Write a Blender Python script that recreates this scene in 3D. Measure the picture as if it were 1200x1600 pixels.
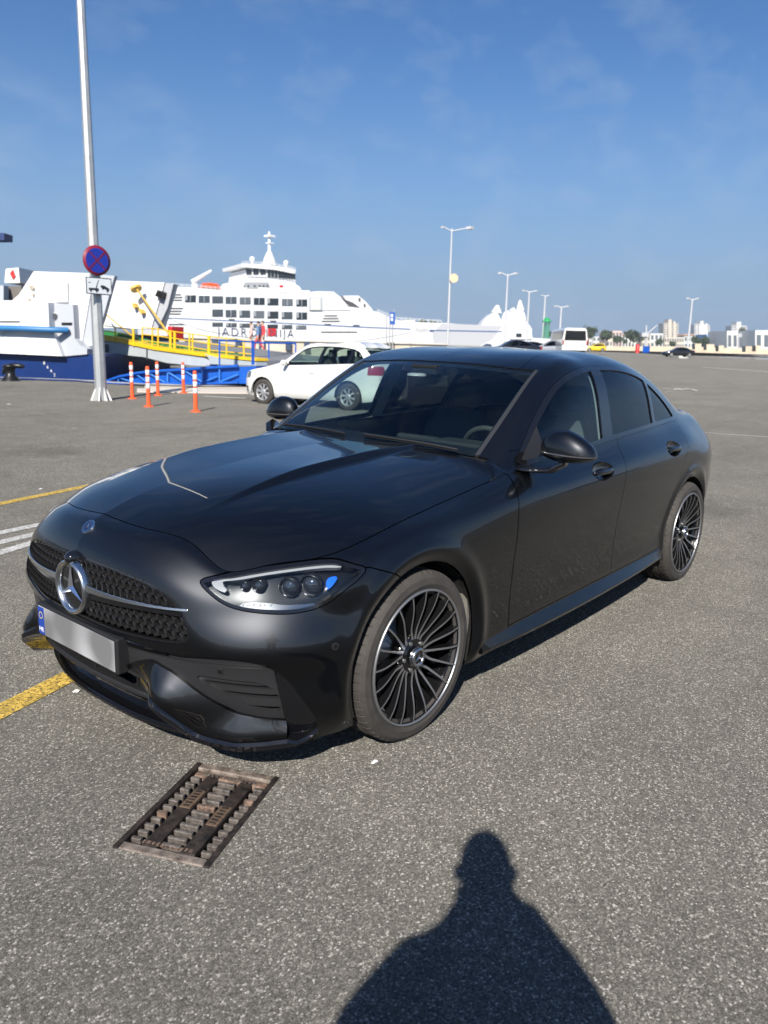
import bpy, bmesh, math, random
import numpy as np
from mathutils import Matrix, Vector
R = math.radians
random.seed(4); rng = np.random.default_rng(4)
SC = bpy.context.scene
for _o in list(bpy.data.objects): bpy.data.objects.remove(_o)
COL = SC.collection

# ---------------------------------------------------------------- camera, sky, sun, exposure
# world frame: x = towards the nose of the dark sedan, y = its left, z = up, origin on the ground under its front axle
CAM = np.array([2.1929, 2.5239, 1.4517]); YAW, PITCH, ROLL, FPX = 3.8344, 0.2057, 0.0225, 1212.77
FW = np.array([math.cos(YAW)*math.cos(PITCH), math.sin(YAW)*math.cos(PITCH), -math.sin(PITCH)])
_r = np.array([math.sin(YAW), -math.cos(YAW), 0.]); _u = np.cross(_r, FW)
RT = _r*math.cos(ROLL)+_u*math.sin(ROLL); UP = -_r*math.sin(ROLL)+_u*math.cos(ROLL)
cam = bpy.data.cameras.new('camera'); cam_ob = bpy.data.objects.new('camera', cam); COL.objects.link(cam_ob)
cam_ob.matrix_world = Matrix([[RT[0], UP[0], -FW[0], CAM[0]], [RT[1], UP[1], -FW[1], CAM[1]], [RT[2], UP[2], -FW[2], CAM[2]], [0, 0, 0, 1]])
cam.sensor_fit = 'VERTICAL'; cam.sensor_height = 24; cam.lens = FPX/1600*24
cam.clip_start = .05; cam.clip_end = 12000
cam.dof.use_dof = True; cam.dof.focus_distance = 3.1; cam.dof.aperture_fstop = (FPX/1600*.024)/.0065
SC.camera = cam_ob
SUN_AZ, SUN_EL = R(31.5), R(36.5)
world = bpy.data.worlds.new('World'); SC.world = world; world.use_nodes = True
_nt = world.node_tree; _sky = _nt.nodes.new('ShaderNodeTexSky'); _sky.sky_type = 'NISHITA'; _sky.sun_disc = False
_sky.sun_elevation = SUN_EL; _sky.sun_rotation = R(90)-SUN_AZ
_sky.altitude = 0; _sky.air_density = 1.0; _sky.dust_density = 0.2; _sky.ozone_density = 4.0
SKY_STRENGTH = .071
_bg = _nt.nodes['Background']; _bg.inputs[1].default_value = SKY_STRENGTH
# thin cirrus streaks: a faint whitening of the sky itself, all the way round
_tc = _nt.nodes.new('ShaderNodeTexCoord'); _mp = _nt.nodes.new('ShaderNodeMapping')
_mp.inputs['Rotation'].default_value = (.5, .25, .9); _mp.inputs['Scale'].default_value = (.55, 13, 17)
_nz = _nt.nodes.new('ShaderNodeTexNoise'); _nz.inputs['Scale'].default_value = 1.3; _nz.inputs['Detail'].default_value = 7; _nz.inputs['Roughness'].default_value = .55
_rm = _nt.nodes.new('ShaderNodeMapRange'); _rm.inputs[1].default_value = .50; _rm.inputs[2].default_value = .80; _rm.inputs[3].default_value = 0; _rm.inputs[4].default_value = .24
_mx = _nt.nodes.new('ShaderNodeMix'); _mx.data_type = 'RGBA'; _mx.inputs[7].default_value = (5.2, 6.0, 7.0, 1)
_hs = _nt.nodes.new('ShaderNodeHueSaturation'); _hs.inputs['Saturation'].default_value = 1.24; _hs.inputs['Value'].default_value = .95; _hs.inputs['Hue'].default_value = .506
_nt.links.new(_tc.outputs['Generated'], _mp.inputs[0]); _nt.links.new(_mp.outputs[0], _nz.inputs['Vector']); _nt.links.new(_nz.outputs[0], _rm.inputs[0])
_nt.links.new(_rm.outputs[0], _mx.inputs[0]); 
# pale blue haze band low over the whole horizon
_sp = _nt.nodes.new('ShaderNodeSeparateXYZ'); _hr = _nt.nodes.new('ShaderNodeMapRange'); _hr.interpolation_type = 'SMOOTHSTEP'; _hr.inputs[1].default_value = -.02; _hr.inputs[2].default_value = .34; _hr.inputs[3].default_value = .95; _hr.inputs[4].default_value = 0
_hz = _nt.nodes.new('ShaderNodeMix'); _hz.data_type = 'RGBA'; _hz.inputs[7].default_value = (2.9, 4.05, 5.7, 1)
_nt.links.new(_tc.outputs['Generated'], _sp.inputs[0]); _nt.links.new(_sp.outputs[2], _hr.inputs[0]); _nt.links.new(_hr.outputs[0], _hz.inputs[0]); _nt.links.new(_sky.outputs[0], _hz.inputs[6]); _nt.links.new(_hz.outputs[2], _mx.inputs[6]); _nt.links.new(_mx.outputs[2], _hs.inputs['Color']); _nt.links.new(_hs.outputs[0], _bg.inputs[0])
sun = bpy.data.lights.new('sun', 'SUN'); sun.energy = 4.9; sun.angle = R(.53); sun.color = (1, .945, .86)
sun_ob = bpy.data.objects.new('sun', sun); COL.objects.link(sun_ob)
_sd = Vector((math.cos(SUN_AZ)*math.cos(SUN_EL), math.sin(SUN_AZ)*math.cos(SUN_EL), math.sin(SUN_EL)))
sun_ob.rotation_euler = _sd.to_track_quat('Z', 'Y').to_euler()
SC.view_settings.view_transform = 'Standard'; SC.view_settings.look = 'None'; SC.view_settings.gamma = 1; SC.view_settings.exposure = 0.72
SC.render.engine = 'CYCLES'
SC.cycles.use_denoising = True; SC.cycles.max_bounces = 8; SC.cycles.transparent_max_bounces = 16; SC.cycles.sample_clamp_indirect = 8
SC.cycles.caustics_reflective = False; SC.cycles.caustics_refractive = False

# ---------------------------------------------------------------- helpers
MATS = {}
def mat(name, col=(.5, .5, .5), rough=.5, metal=0., coat=0., coat_rough=.03, spec=.5, noise=0., nscale=8., bump=0., bscale=60., emit=None, col2=None, detail=4.):
    if name in MATS: return MATS[name]
    m = bpy.data.materials.new(name); m.use_nodes = True; nt = m.node_tree; b = nt.nodes['Principled BSDF']
    b.inputs['Base Color'].default_value = (*col, 1); b.inputs['Roughness'].default_value = rough; b.inputs['Metallic'].default_value = metal
    b.inputs['Coat Weight'].default_value = coat; b.inputs['Coat Roughness'].default_value = coat_rough; b.inputs['Specular IOR Level'].default_value = spec
    tc = nt.nodes.new('ShaderNodeTexCoord')
    if noise or col2:
        n = nt.nodes.new('ShaderNodeTexNoise'); n.inputs['Scale'].default_value = nscale; n.inputs['Detail'].default_value = detail; n.inputs['Roughness'].default_value = .65
        nt.links.new(tc.outputs['Object'], n.inputs['Vector'])
        r = nt.nodes.new('ShaderNodeValToRGB'); a = [max(0, c*(1-noise)) for c in col]; z = [min(1, c*(1+noise)) for c in (col2 or col)]
        r.color_ramp.elements[0].position = .32; r.color_ramp.elements[1].position = .68
        r.color_ramp.elements[0].color = (*a, 1); r.color_ramp.elements[1].color = (*z, 1)
        nt.links.new(n.outputs[0], r.inputs[0]); nt.links.new(r.outputs[0], b.inputs['Base Color'])
    if bump:
        n2 = nt.nodes.new('ShaderNodeTexNoise'); n2.inputs['Scale'].default_value = bscale; n2.inputs['Detail'].default_value = 3
        nt.links.new(tc.outputs['Object'], n2.inputs['Vector'])
        bp = nt.nodes.new('ShaderNodeBump'); bp.inputs['Strength'].default_value = bump; bp.inputs['Distance'].default_value = .01
        nt.links.new(n2.outputs[0], bp.inputs['Height']); nt.links.new(bp.outputs[0], b.inputs['Normal'])
    if emit: b.inputs['Emission Color'].default_value = (*emit, 1); b.inputs['Emission Strength'].default_value = 1
    MATS[name] = m; return m
def glass_mat(name, tint, ior=1.5, rough=0.):
    m = bpy.data.materials.new(name); m.use_nodes = True; nt = m.node_tree; nt.nodes.clear()
    o = nt.nodes.new('ShaderNodeOutputMaterial'); mx = nt.nodes.new('ShaderNodeMixShader'); t = nt.nodes.new('ShaderNodeBsdfTransparent'); g = nt.nodes.new('ShaderNodeBsdfGlossy'); f = nt.nodes.new('ShaderNodeFresnel')
    t.inputs[0].default_value = (*tint, 1); g.inputs['Roughness'].default_value = rough
    ge = nt.nodes.new('ShaderNodeNewGeometry'); mr = nt.nodes.new('ShaderNodeMapRange'); mr.inputs[3].default_value = ior; mr.inputs[4].default_value = 1/ior; nt.links.new(ge.outputs['Backfacing'], mr.inputs[0]); nt.links.new(mr.outputs[0], f.inputs[0])
    nt.links.new(f.outputs[0], mx.inputs[0]); nt.links.new(t.outputs[0], mx.inputs[1]); nt.links.new(g.outputs[0], mx.inputs[2]); nt.links.new(mx.outputs[0], o.inputs[0])
    MATS[name] = m; return m

def tag(o, label=None, cat=None, group=None, kind=None):
    if label: o['label'] = label
    if cat: o['category'] = cat
    if group: o['group'] = group
    if kind: o['kind'] = kind
    return o
def empty(name, loc=(0, 0, 0), rz=0., label=None, cat=None, group=None):
    o = bpy.data.objects.new(name, None); COL.objects.link(o); o.location = loc; o.rotation_euler = (0, 0, rz); o.empty_display_size = .1
    return tag(o, label, cat, group)
def mesh(name, V, F, m, parent=None, smooth=False, normals=None, mi=None):
    V = np.asarray(V, float); me = bpy.data.meshes.new(name)
    F2 = F.tolist() if isinstance(F, np.ndarray) else F
    me.from_pydata(V[:, :3].tolist(), [], F2)
    for mm in (m if isinstance(m, (list, tuple)) else [m]): me.materials.append(mm)
    if mi is not None: me.polygons.foreach_set('material_index', np.asarray(mi, np.int32))
    if smooth or normals is not None: me.polygons.foreach_set('use_smooth', np.ones(len(me.polygons), bool))
    me.update()
    if normals is not None: me.normals_split_custom_set_from_vertices(np.asarray(normals, float).tolist())
    o = bpy.data.objects.new(name, me); COL.objects.link(o)
    if parent is not None: o.parent = parent
    return o
class MB:
    """collects simple shapes (with a material slot each) and links them as ONE mesh object"""
    def __init__(s): s.V = []; s.F = []; s.M = []; s.S = []
    def add(s, V, F, mi=0, sm=False):
        n = len(s.V); s.V += [tuple(map(float, v)) for v in V]; s.F += [tuple(int(i)+n for i in f) for f in F]; s.M += [mi]*len(F); s.S += [sm]*len(F); return s
    def box(s, c, d, mi=0, rot=None):
        hx, hy, hz = d[0]/2, d[1]/2, d[2]/2
        v = [Vector((a*hx, b*hy, e*hz)) for a in (-1, 1) for b in (-1, 1) for e in (-1, 1)]
        if rot is not None: v = [rot @ q for q in v]
        c = Vector(c); return s.add([q+c for q in v], [(0, 1, 3, 2), (4, 6, 7, 5), (0, 4, 5, 1), (2, 3, 7, 6), (0, 2, 6, 4), (1, 5, 7, 3)], mi)
    def bar(s, a, b, r, mi=0, n=8, r2=None, sm=True):
        a = Vector(a); b = Vector(b); d = (b-a).normalized(); u = d.orthogonal().normalized(); w = d.cross(u); r2 = r if r2 is None else r2; V = []
        for p, rr in ((a, r), (b, r2)):
            for k in range(n): t = 2*math.pi*k/n; V.append(p+(u*math.cos(t)+w*math.sin(t))*rr)
        m0 = len(s.F); s.add(V, [(k, (k+1) % n, n+(k+1) % n, n+k) for k in range(n)], mi, sm); s.add(V[:n][::-1], [tuple(range(n))], mi); return s.add(V[n:], [tuple(range(n))], mi)
    def tube(s, P, r, mi=0, n=8, sm=True):
        P = [Vector(p) for p in P]; V = []; u = None; m = len(P)
        for i, p in enumerate(P):
            d = (P[min(i+1, m-1)]-P[max(i-1, 0)]).normalized()
            u = d.orthogonal() if u is None else (u-d*u.dot(d)); u.normalize(); w = d.cross(u); rr = r[i] if isinstance(r, (list, tuple)) else r
            for k in range(n): t = 2*math.pi*k/n; V.append(p+(u*math.cos(t)+w*math.sin(t))*rr)
        F = [(i*n+k, i*n+(k+1) % n, (i+1)*n+(k+1) % n, (i+1)*n+k) for i in range(m-1) for k in range(n)]
        s.add(V, F, mi, sm); s.add(V[:n][::-1], [tuple(range(n))], mi); return s.add(V[-n:], [tuple(range(n))], mi)
    def lathe(s, prof, c=(0, 0, 0), n=24, mi=0, sm=True, axis='z', a0=0.):
        V = []
        for (r, z) in prof:
            for k in range(n):
                t = a0+2*math.pi*k/n; x, y = r*math.cos(t), r*math.sin(t)
                v = {'z': (x, y, z), 'y': (x, z, y), 'x': (z, x, y)}[axis]; V.append((c[0]+v[0], c[1]+v[1], c[2]+v[2]))
        F = [(i*n+k, i*n+(k+1) % n, (i+1)*n+(k+1) % n, (i+1)*n+k) for i in range(len(prof)-1) for k in range(n)]
        if axis == 'y': F = [f[::-1] for f in F]
        return s.add(V, F, mi, sm)
    def prism(s, poly, fr, d0, d1, mi=0):
        """polygon in a frame fr(a,b,d)->point, extruded from depth d0 to d1"""
        n = len(poly)
        if hasattr(fr, 'at'): V = [fr.at(a, b, d0) for a, b in poly]; V = V+[v+fr.n*(d1-d0) for v in V]
        else: V = [fr(a, b, d0) for a, b in poly]+[fr(a, b, d1) for a, b in poly]
        return s.add(V, [tuple(range(n)), tuple(range(2*n-1, n-1, -1))]+[(k, k+n, (k+1) % n+n, (k+1) % n) for k in range(n)], mi)
    def build(s, name, m, parent=None, bevel=0.):
        o = mesh(name, np.array(s.V), s.F, m, parent, mi=s.M); o.data.polygons.foreach_set('use_smooth', np.array(s.S, bool))
        bm = bmesh.new(); bm.from_mesh(o.data); bmesh.ops.recalc_face_normals(bm, faces=bm.faces); bm.to_mesh(o.data); bm.free()
        if bevel:
            b = o.modifiers.new('bevel', 'BEVEL'); b.width = bevel; b.segments = 2; b.limit_method = 'ANGLE'; b.harden_normals = False
        return o
def children(o): return [c for c in bpy.data.objects if c.parent == o]
def copy_tree(o, parent=None, kids=None):
    kids = kids if kids is not None else {}
    c = o.copy(); COL.objects.link(c)
    if parent is not None: c.parent = parent
    for ch in list(o.children): copy_tree(ch, c)
    return c
def ray(px, py): return FW+RT*(px-600)/FPX-UP*(py-800)/FPX
DH = np.array([math.cos(YAW), math.sin(YAW)]); DR = np.array([math.sin(YAW), -math.cos(YAW)])
SLOPE, S0 = .0105, 4.0
def gz(x, y):
    s = (np.asarray(x)-CAM[0])*DH[0]+(np.asarray(y)-CAM[1])*DH[1]-S0-2
    return SLOPE*(np.where(s > 8, s, 0)+np.where((s <= 8) & (s > -8), (s+8)**2/32, 0))
def ground(px, py):
    """the point of the (very slightly rising) port apron seen at a photo pixel"""
    d = ray(px, py); k = (CAM[2]+SLOPE*(S0+2))/(SLOPE*(d[:2]@DH)-d[2]); P = CAM+k*d
    for _ in range(12): k = (float(gz(P[0], P[1]))-CAM[2])/d[2] if P[2] < 9 and k < 60 else k; P = CAM+k*d
    P[2] = float(gz(P[0], P[1])); return P
def on_depth(px, py, s):
    """point seen at a pixel at horizontal depth s in front of the camera"""
    d = ray(px, py); return CAM+d*s/(d[:2]@DH)
def plane_frame(px0, s0, px1, s1):
    """vertical plane through two points given by pixel column and depth: f(px,py,d) -> point, d metres behind the plane"""
    A = on_depth(px0, 540, s0); B = on_depth(px1, 540, s1); t = (B-A); t[2] = 0; L = np.linalg.norm(t); t /= L; n = np.array([-t[1], t[0], 0.])
    if n[:2]@DH < 0: n = -n
    def f(px, py, d=0.):
        r = ray(px, py); k = ((A-CAM)@n)/(r@n); return CAM+k*r+n*d
    def at(px, py, d=0.):   # the point seen at the pixel on the plane moved d metres back
        r = ray(px, py); k = ((A+n*d-CAM)@n)/(r@n); return CAM+k*r
    f.t = t; f.n = n; f.A = A; f.at = at; return f

# ================================================================ the apron, quay, water
def asphalt():
    m = bpy.data.materials.new('asphalt'); m.use_nodes = True; nt = m.node_tree; b = nt.nodes['Principled BSDF']; N = nt.nodes.new; L = nt.links.new
    tc = N('ShaderNodeTexCoord')
    def math_(op, a, bb=None, clamp=False):
        n = N('ShaderNodeMath'); n.operation = op; n.use_clamp = clamp
        for i, v in enumerate((a, bb)):
            if v is None: continue
            if isinstance(v, (int, float)): n.inputs[i].default_value = v
            else: L(v, n.inputs[i])
        return n.outputs[0]
    def vor(scale, rnd=1., feat='F1'):
        n = N('ShaderNodeTexVoronoi'); n.inputs['Scale'].default_value = scale; n.inputs['Randomness'].default_value = rnd; n.feature = feat; L(wob, n.inputs['Vector']); return n
    def noise(scale, det=3, rough=.6, vec=None):
        n = N('ShaderNodeTexNoise'); n.inputs['Scale'].default_value = scale; n.inputs['Detail'].default_value = det; n.inputs['Roughness'].default_value = rough; L(vec or tc.outputs['Object'], n.inputs['Vector']); return n.outputs[0]
    def ramp(x, stops):
        r = N('ShaderNodeValToRGB'); e = r.color_ramp.elements
        while len(e) < len(stops): e.new(.5)
        for i, (p, c) in enumerate(stops): e[i].position = p; e[i].color = (*c, 1) if len(c) == 3 else c
        L(x, r.inputs[0]); return r.outputs[0]
    def mix(f, a, c, mode='MIX'):
        n = N('ShaderNodeMix'); n.data_type = 'RGBA'; n.blend_type = mode
        for i, v in ((0, f), (6, a), (7, c)):
            if isinstance(v, (int, float)): n.inputs[i].default_value = v
            elif isinstance(v, tuple): n.inputs[i].default_value = (*v, 1)
            else: L(v, n.inputs[i])
        return n.outputs[2]
    # slightly warped coordinates so the stones are not round
    wn = N('ShaderNodeTexNoise'); wn.inputs['Scale'].default_value = 220; wn.inputs['Detail'].default_value = 1; L(tc.outputs['Object'], wn.inputs['Vector'])
    wm = N('ShaderNodeVectorMath'); wm.operation = 'MULTIPLY_ADD'; wm.inputs[1].default_value = (.0045, .0045, .0045); L(wn.outputs['Color'], wm.inputs[0]); L(tc.outputs['Object'], wm.inputs[2]); wob = wm.outputs[0]
    v1 = vor(180); v2 = vor(400); ve = vor(180, 1., 'DISTANCE_TO_EDGE')
    sx = N('ShaderNodeSeparateColor'); L(v1.outputs['Color'], sx.inputs[0]); sy = N('ShaderNodeSeparateColor'); L(v2.outputs['Color'], sy.inputs[0])
    stone = ramp(sx.outputs[0], [(0, (0.0364, 0.0350, 0.0315)), (.38, (0.0945, 0.0896, 0.0784)), (.70, (0.1715, 0.1631, 0.1435)), (.88, (0.2520, 0.2394, 0.2100)), (1, (0.6020, 0.5810, 0.5320))])
    fine = ramp(sy.outputs[0], [(0, (0.0490, 0.0462, 0.0413)), (.5, (0.1435, 0.1358, 0.1197)), (1, (0.2940, 0.2779, 0.2450))])
    binder = math_('MULTIPLY', math_('SUBTRACT', 1., ramp(ve.outputs['Distance'], [(0, (0, 0, 0)), (.10, (.6, .6, .6)), (.3, (1, 1, 1))]), True), .55)
    col = mix(.38, stone, fine); col = mix(binder, col, (.052, .050, .046))
    big = noise(.55, 4, .6); mid = noise(3.2, 4, .65); long_ = noise(.09, 3, .5)
    col = mix(1., col, ramp(big, [(.25, (.86, .86, .87)), (.75, (1.12, 1.115, 1.10))]), 'MULTIPLY')
    col = mix(1., col, ramp(mid, [(.2, (.85, .85, .85)), (.8, (1.12, 1.12, 1.11))]), 'MULTIPLY')
    col = mix(1., col, ramp(long_, [(.3, (.92, .92, .93)), (.7, (1.07, 1.07, 1.06))]), 'MULTIPLY')
    # sparse pale droppings and dark oil spots
    wv = N('ShaderNodeTexVoronoi'); wv.inputs['Scale'].default_value = 1.15; L(tc.outputs['Object'], wv.inputs['Vector']); sw = N('ShaderNodeSeparateColor'); L(wv.outputs['Color'], sw.inputs[0])
    spot = math_('LESS_THAN', math_('ADD', wv.outputs['Distance'], math_('MULTIPLY', noise(28, 3), .11)), math_('ADD', .062, math_('MULTIPLY', sw.outputs[1], .035)))
    spot = math_('MULTIPLY', spot, math_('GREATER_THAN', sw.outputs[0], .55)); spot = math_('MULTIPLY', spot, math_('GREATER_THAN', noise(75, 2), .47))
    col = mix(math_('MULTIPLY', spot, .8), col, (.42, .41, .38))
    ov = N('ShaderNodeTexVoronoi'); ov.inputs['Scale'].default_value = .33; L(tc.outputs['Object'], ov.inputs['Vector'])
    tv = N('ShaderNodeMapping'); tv.inputs['Rotation'].default_value = (0, 0, .55); tv.inputs['Scale'].default_value = (.16, 1.9, 1); L(tc.outputs['Object'], tv.inputs[0])
    col = mix(1., col, ramp(noise(1.0, 4, .6, tv.outputs[0]), [(.30, (.86, .86, .865)), (.46, (1, 1, 1)), (.60, (1, 1, 1)), (.78, (1.10, 1.095, 1.08))]), 'MULTIPLY')
    oil = ramp(math_('ADD', ov.outputs['Distance'], math_('MULTIPLY', noise(5, 3), .30)), [(.20, (.72, .72, .72)), (.36, (1, 1, 1))])
    col = mix(1., col, oil, 'MULTIPLY')
    L(col, b.inputs['Base Color']); b.inputs['Roughness'].default_value = .9; b.inputs['Specular IOR Level'].default_value = .2; b.inputs['Diffuse Roughness'].default_value = 1.
    h = math_('ADD', math_('MULTIPLY', math_('SUBTRACT', 1., v1.outputs['Distance']), .9), math_('ADD', math_('MULTIPLY', math_('SUBTRACT', 1., v2.outputs['Distance']), .45), math_('MULTIPLY', sx.outputs[1], .9)))
    bp = N('ShaderNodeBump'); bp.inputs['Strength'].default_value = .75; bp.inputs['Distance'].default_value = .004; L(h, bp.inputs['Height']); L(bp.outputs[0], b.inputs['Normal'])
    return m
ASPH = asphalt()
# quay edge on the harbour side, traced as ground points
QE = [ground(*p) for p in ((-260, 590.5), (0, 592), (130, 596.5), (215, 602), (300, 605), (375, 605))]
def sheet(name, pts, m, dz=0., n=1, kind='structure', thick=None):
    """a flat sheet laid on the apron through ground points"""
    V = [(p[0], p[1], float(gz(p[0], p[1]))+dz) for p in pts]; return tag(mesh(name, V, [tuple(range(len(V)))], m), kind=kind)
def strip(name, P, w, m, dz=.004, parent=None):
    """painted band along a polyline of ground points"""
    P = [np.array(p[:2], float) for p in P]; Q = []
    for a, b in zip(P[:-1], P[1:]):
        k = max(1, int(np.linalg.norm(b-a)/1.5)); Q += [a+(b-a)*i/k for i in range(k)]
    Q.append(P[-1]); V = []
    for i, p in enumerate(Q):
        d = Q[min(i+1, len(Q)-1)]-Q[max(i-1, 0)]; d /= np.linalg.norm(d); nrm = np.array([-d[1], d[0]])
        for s in (-1, 1): q = p+nrm*s*w/2; V.append((q[0], q[1], float(gz(q[0], q[1]))+dz))
    return tag(mesh(name, V, [(2*i, 2*i+1, 2*i+3, 2*i+2) for i in range(len(Q)-1)], m, parent), kind='structure')
def fr_pt(s, t):
    p = CAM[:2]+DH*s+DR*t; return np.array([p[0], p[1], float(gz(p[0], p[1]))])
def st_of(P): d = np.array(P[:2])-CAM[:2]; return d@DH, d@DR
# apron: everything on the near side of the quay edges, in view coordinates (s ahead, t to the right)
SEA_Z0 = -1.7
qs = [st_of(p) for p in QE]
tri_quay = [(37, -13), (37, -2.5), (62, -2.2), (62, -16)]
far_q = [(31, 0.), (37, 5.5), (60, 6.5), (150, 14.0)]        # the quay that runs out along the ferry berth
A1 = [(-14, -34), (-14, 40), (30, 60), (62, 78)]
near_edge = [st_of(ground(1212, 563)), st_of(ground(1075, 556)), st_of(ground(995, 551.5)), st_of(ground(915, 548.5))]
V = []; F = []
ns, nt_ = 70, 60
outline = [(-14, -40)]+[(a, b) for a, b in qs if b > -40]
outline += [(qs[-1][0]+3.4, qs[-1][1]+.6), (33, -3.2), (60, -2.2), (118, -3.0), (122, 8)]
outline += near_edge[::-1]+[(near_edge[0][0]-4, 95), (-14, 60)]
def tri_sheet(name, outl, m, dz=0., kind='structure', skirt=0., smat=None):
    bm = bmesh.new(); vs = []
    P = []
    for (a, b), (c, d) in zip(outl, outl[1:]+outl[:1]):
        k = max(1, int(math.hypot(c-a, d-b)/6)); P += [(a+(c-a)*i/k, b+(d-b)*i/k) for i in range(k)]
    for a, b in P: q = fr_pt(a, b); vs.append(bm.verts.new((q[0], q[1], q[2]+dz)))
    f = bm.faces.new(vs); f.normal_update()
    if f.normal.z < 0: f.normal_flip()
    bmesh.ops.triangulate(bm, faces=[f])
    # cut along lines of constant depth so that the slow rise of the ground is followed
    for s in np.concatenate([np.arange(-4, 16, 1.5), [20, 30, 45, 70, 100, 150]]):
        p = fr_pt(s, 0); bmesh.ops.bisect_plane(bm, geom=bm.verts[:]+bm.edges[:]+bm.faces[:], plane_co=(p[0], p[1], 0), plane_no=(DH[0], DH[1], 0))
    for v in bm.verts: v.co.z = float(gz(v.co.x, v.co.y))+dz
    if skirt:
        be = [e for e in bm.edges if len(e.link_faces) == 1]; r = bmesh.ops.extrude_edge_only(bm, edges=be)
        for v in [g for g in r['geom'] if isinstance(g, bmesh.types.BMVert)]: v.co.z -= skirt
    bmesh.ops.recalc_face_normals(bm, faces=bm.faces); me = bpy.data.meshes.new(name); bm.to_mesh(me); bm.free()
    me.materials.append(m); o = bpy.data.objects.new(name, me); COL.objects.link(o); return tag(o, kind=kind)
GR_OB = tri_sheet('ground', outline, ASPH, skirt=2.6)
D4 = [ground(*q) for q in ((304, 1191), (431, 1215), (333, 1358.5), (180, 1326))]   # drain corners: far left, far right, near right, near left
DRC = sum(D4)/4; DRX = ((D4[1]-D4[0])+(D4[2]-D4[3])); DRX /= np.linalg.norm(DRX); DRY = ((D4[3]-D4[0])+(D4[2]-D4[1])); DRY -= DRX*(DRY@DRX); DRY /= np.linalg.norm(DRY)
DRW = (np.linalg.norm(D4[1]-D4[0])+np.linalg.norm(D4[2]-D4[3]))/2; DRL_ = (np.linalg.norm(D4[3]-D4[0])+np.linalg.norm(D4[2]-D4[1]))/2; DHW, DHL = DRW/2, DRL_/2
bm = bmesh.new(); bm.from_mesh(GR_OB.data)     # the opening for the drain
for ax_, h_ in ((DRX, DHW-.004), (DRY, DHL-.004)):
    for sg_ in (-1, 1):
        near = [f for f in bm.faces if (np.array(f.calc_center_median())[:2]-DRC[:2])@(np.array(f.calc_center_median())[:2]-DRC[:2]) < 1e9]
        bmesh.ops.bisect_plane(bm, geom=bm.verts[:]+bm.edges[:]+bm.faces[:], plane_co=tuple(DRC+ax_*h_*sg_), plane_no=tuple(ax_))
kill = [f for f in bm.faces if abs((np.array(f.calc_center_median())-DRC)@DRX) < DHW-.004 and abs((np.array(f.calc_center_median())-DRC)@DRY) < DHL-.004]
bmesh.ops.delete(bm, geom=kill, context='FACES'); bm.to_mesh(GR_OB.data); bm.free()
tri_sheet('quay_pavement', tri_quay, mat('quay_paving', (.20, .195, .185), .85, noise=.2, nscale=2), .05, skirt=2.6)
# harbour water: a wide sheet out to the horizon, following the same tilt as the apron far off
def sea_mat():
    m = bpy.data.materials.new('sea_water'); m.use_nodes = True; nt = m.node_tree; b = nt.nodes['Principled BSDF']; b.inputs['Base Color'].default_value = (.012, .05, .085, 1); b.inputs['Roughness'].default_value = .12
    tc = nt.nodes.new('ShaderNodeTexCoord'); n = nt.nodes.new('ShaderNodeTexNoise'); n.inputs['Scale'].default_value = .9; n.inputs['Detail'].default_value = 6; bp = nt.nodes.new('ShaderNodeBump'); bp.inputs['Strength'].default_value = .5; bp.inputs['Distance'].default_value = .4
    nt.links.new(tc.outputs['Object'], n.inputs['Vector']); nt.links.new(n.outputs[0], bp.inputs['Height']); nt.links.new(bp.outputs[0], b.inputs['Normal']); return m
SEA = sea_mat()
def seaz(s): return SLOPE*max(0, s-6)-2.0
V = []; F = []; ss = [-300, -30, 6, 60, 200, 600, 1100, 1700]; ts = [-1900, -600, -100, 0, 100, 600, 1900]
for s in ss:
    for t in ts: p = CAM[:2]+DH*s+DR*t; V.append((p[0], p[1], seaz(s)))
nw = len(ts); F = [(i*nw+j, i*nw+j+1, (i+1)*nw+j+1, (i+1)*nw+j) for i in range(len(ss)-1) for j in range(nw-1)]
tag(mesh('water', V, F, SEA), kind='structure')
CONC = mat('quay_concrete', (.40, .38, .34), .85, noise=.25, nscale=3, bump=.2, bscale=20)
YEL = mat('yellow_road_paint', (.46, .31, .055), .8, noise=.5, nscale=40, col2=(.55, .37, .07), bump=.3, bscale=120)
WPAINT = mat('white_road_paint', (.50, .49, .46), .8, noise=.30, nscale=30, bump=.3, bscale=120)
def worn(base, name, th=.44):
    """road paint that has flaked off in places so that the asphalt shows through"""
    m = base.copy(); m.name = name; nt = m.node_tree; b = nt.nodes['Principled BSDF']; tc = nt.nodes.new('ShaderNodeTexCoord'); n = nt.nodes.new('ShaderNodeTexNoise'); n.inputs['Scale'].default_value = 70; n.inputs['Detail'].default_value = 4; n.inputs['Roughness'].default_value = .7
    r = nt.nodes.new('ShaderNodeMapRange'); r.inputs[1].default_value = th-.03; r.inputs[2].default_value = th+.03; nt.links.new(tc.outputs['Object'], n.inputs['Vector']); nt.links.new(n.outputs[0], r.inputs[0]); nt.links.new(r.outputs[0], b.inputs['Alpha']); return m
YELW = worn(YEL, 'worn_yellow_paint', .43); WHW = worn(WPAINT, 'worn_white_paint', .42)
def line_px(a, b, ext0=0., ext1=0.):
    A, B = ground(*a), ground(*b); d = (B-A)/np.linalg.norm((B-A)[:2]); return [A-d*ext0, B+d*ext1]
strip('yellow_line', line_px((0, 1113), (107, 1058), .6, 1.2), .115, YELW)
strip('yellow_line', line_px((0, 787.5), (88, 769.5), 3.0, 2.0), .11, YELW)
for k, (a, b) in enumerate((((0, 833), (46, 823.5)), ((0, 848), (42, 838)), ((0, 864), (38, 852.5)))): strip('white_line', line_px(a, b, 3.0, .5), .105, WHW)
strip('white_line', line_px((318, 619), (384, 622.5)), .18, WHW)
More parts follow.
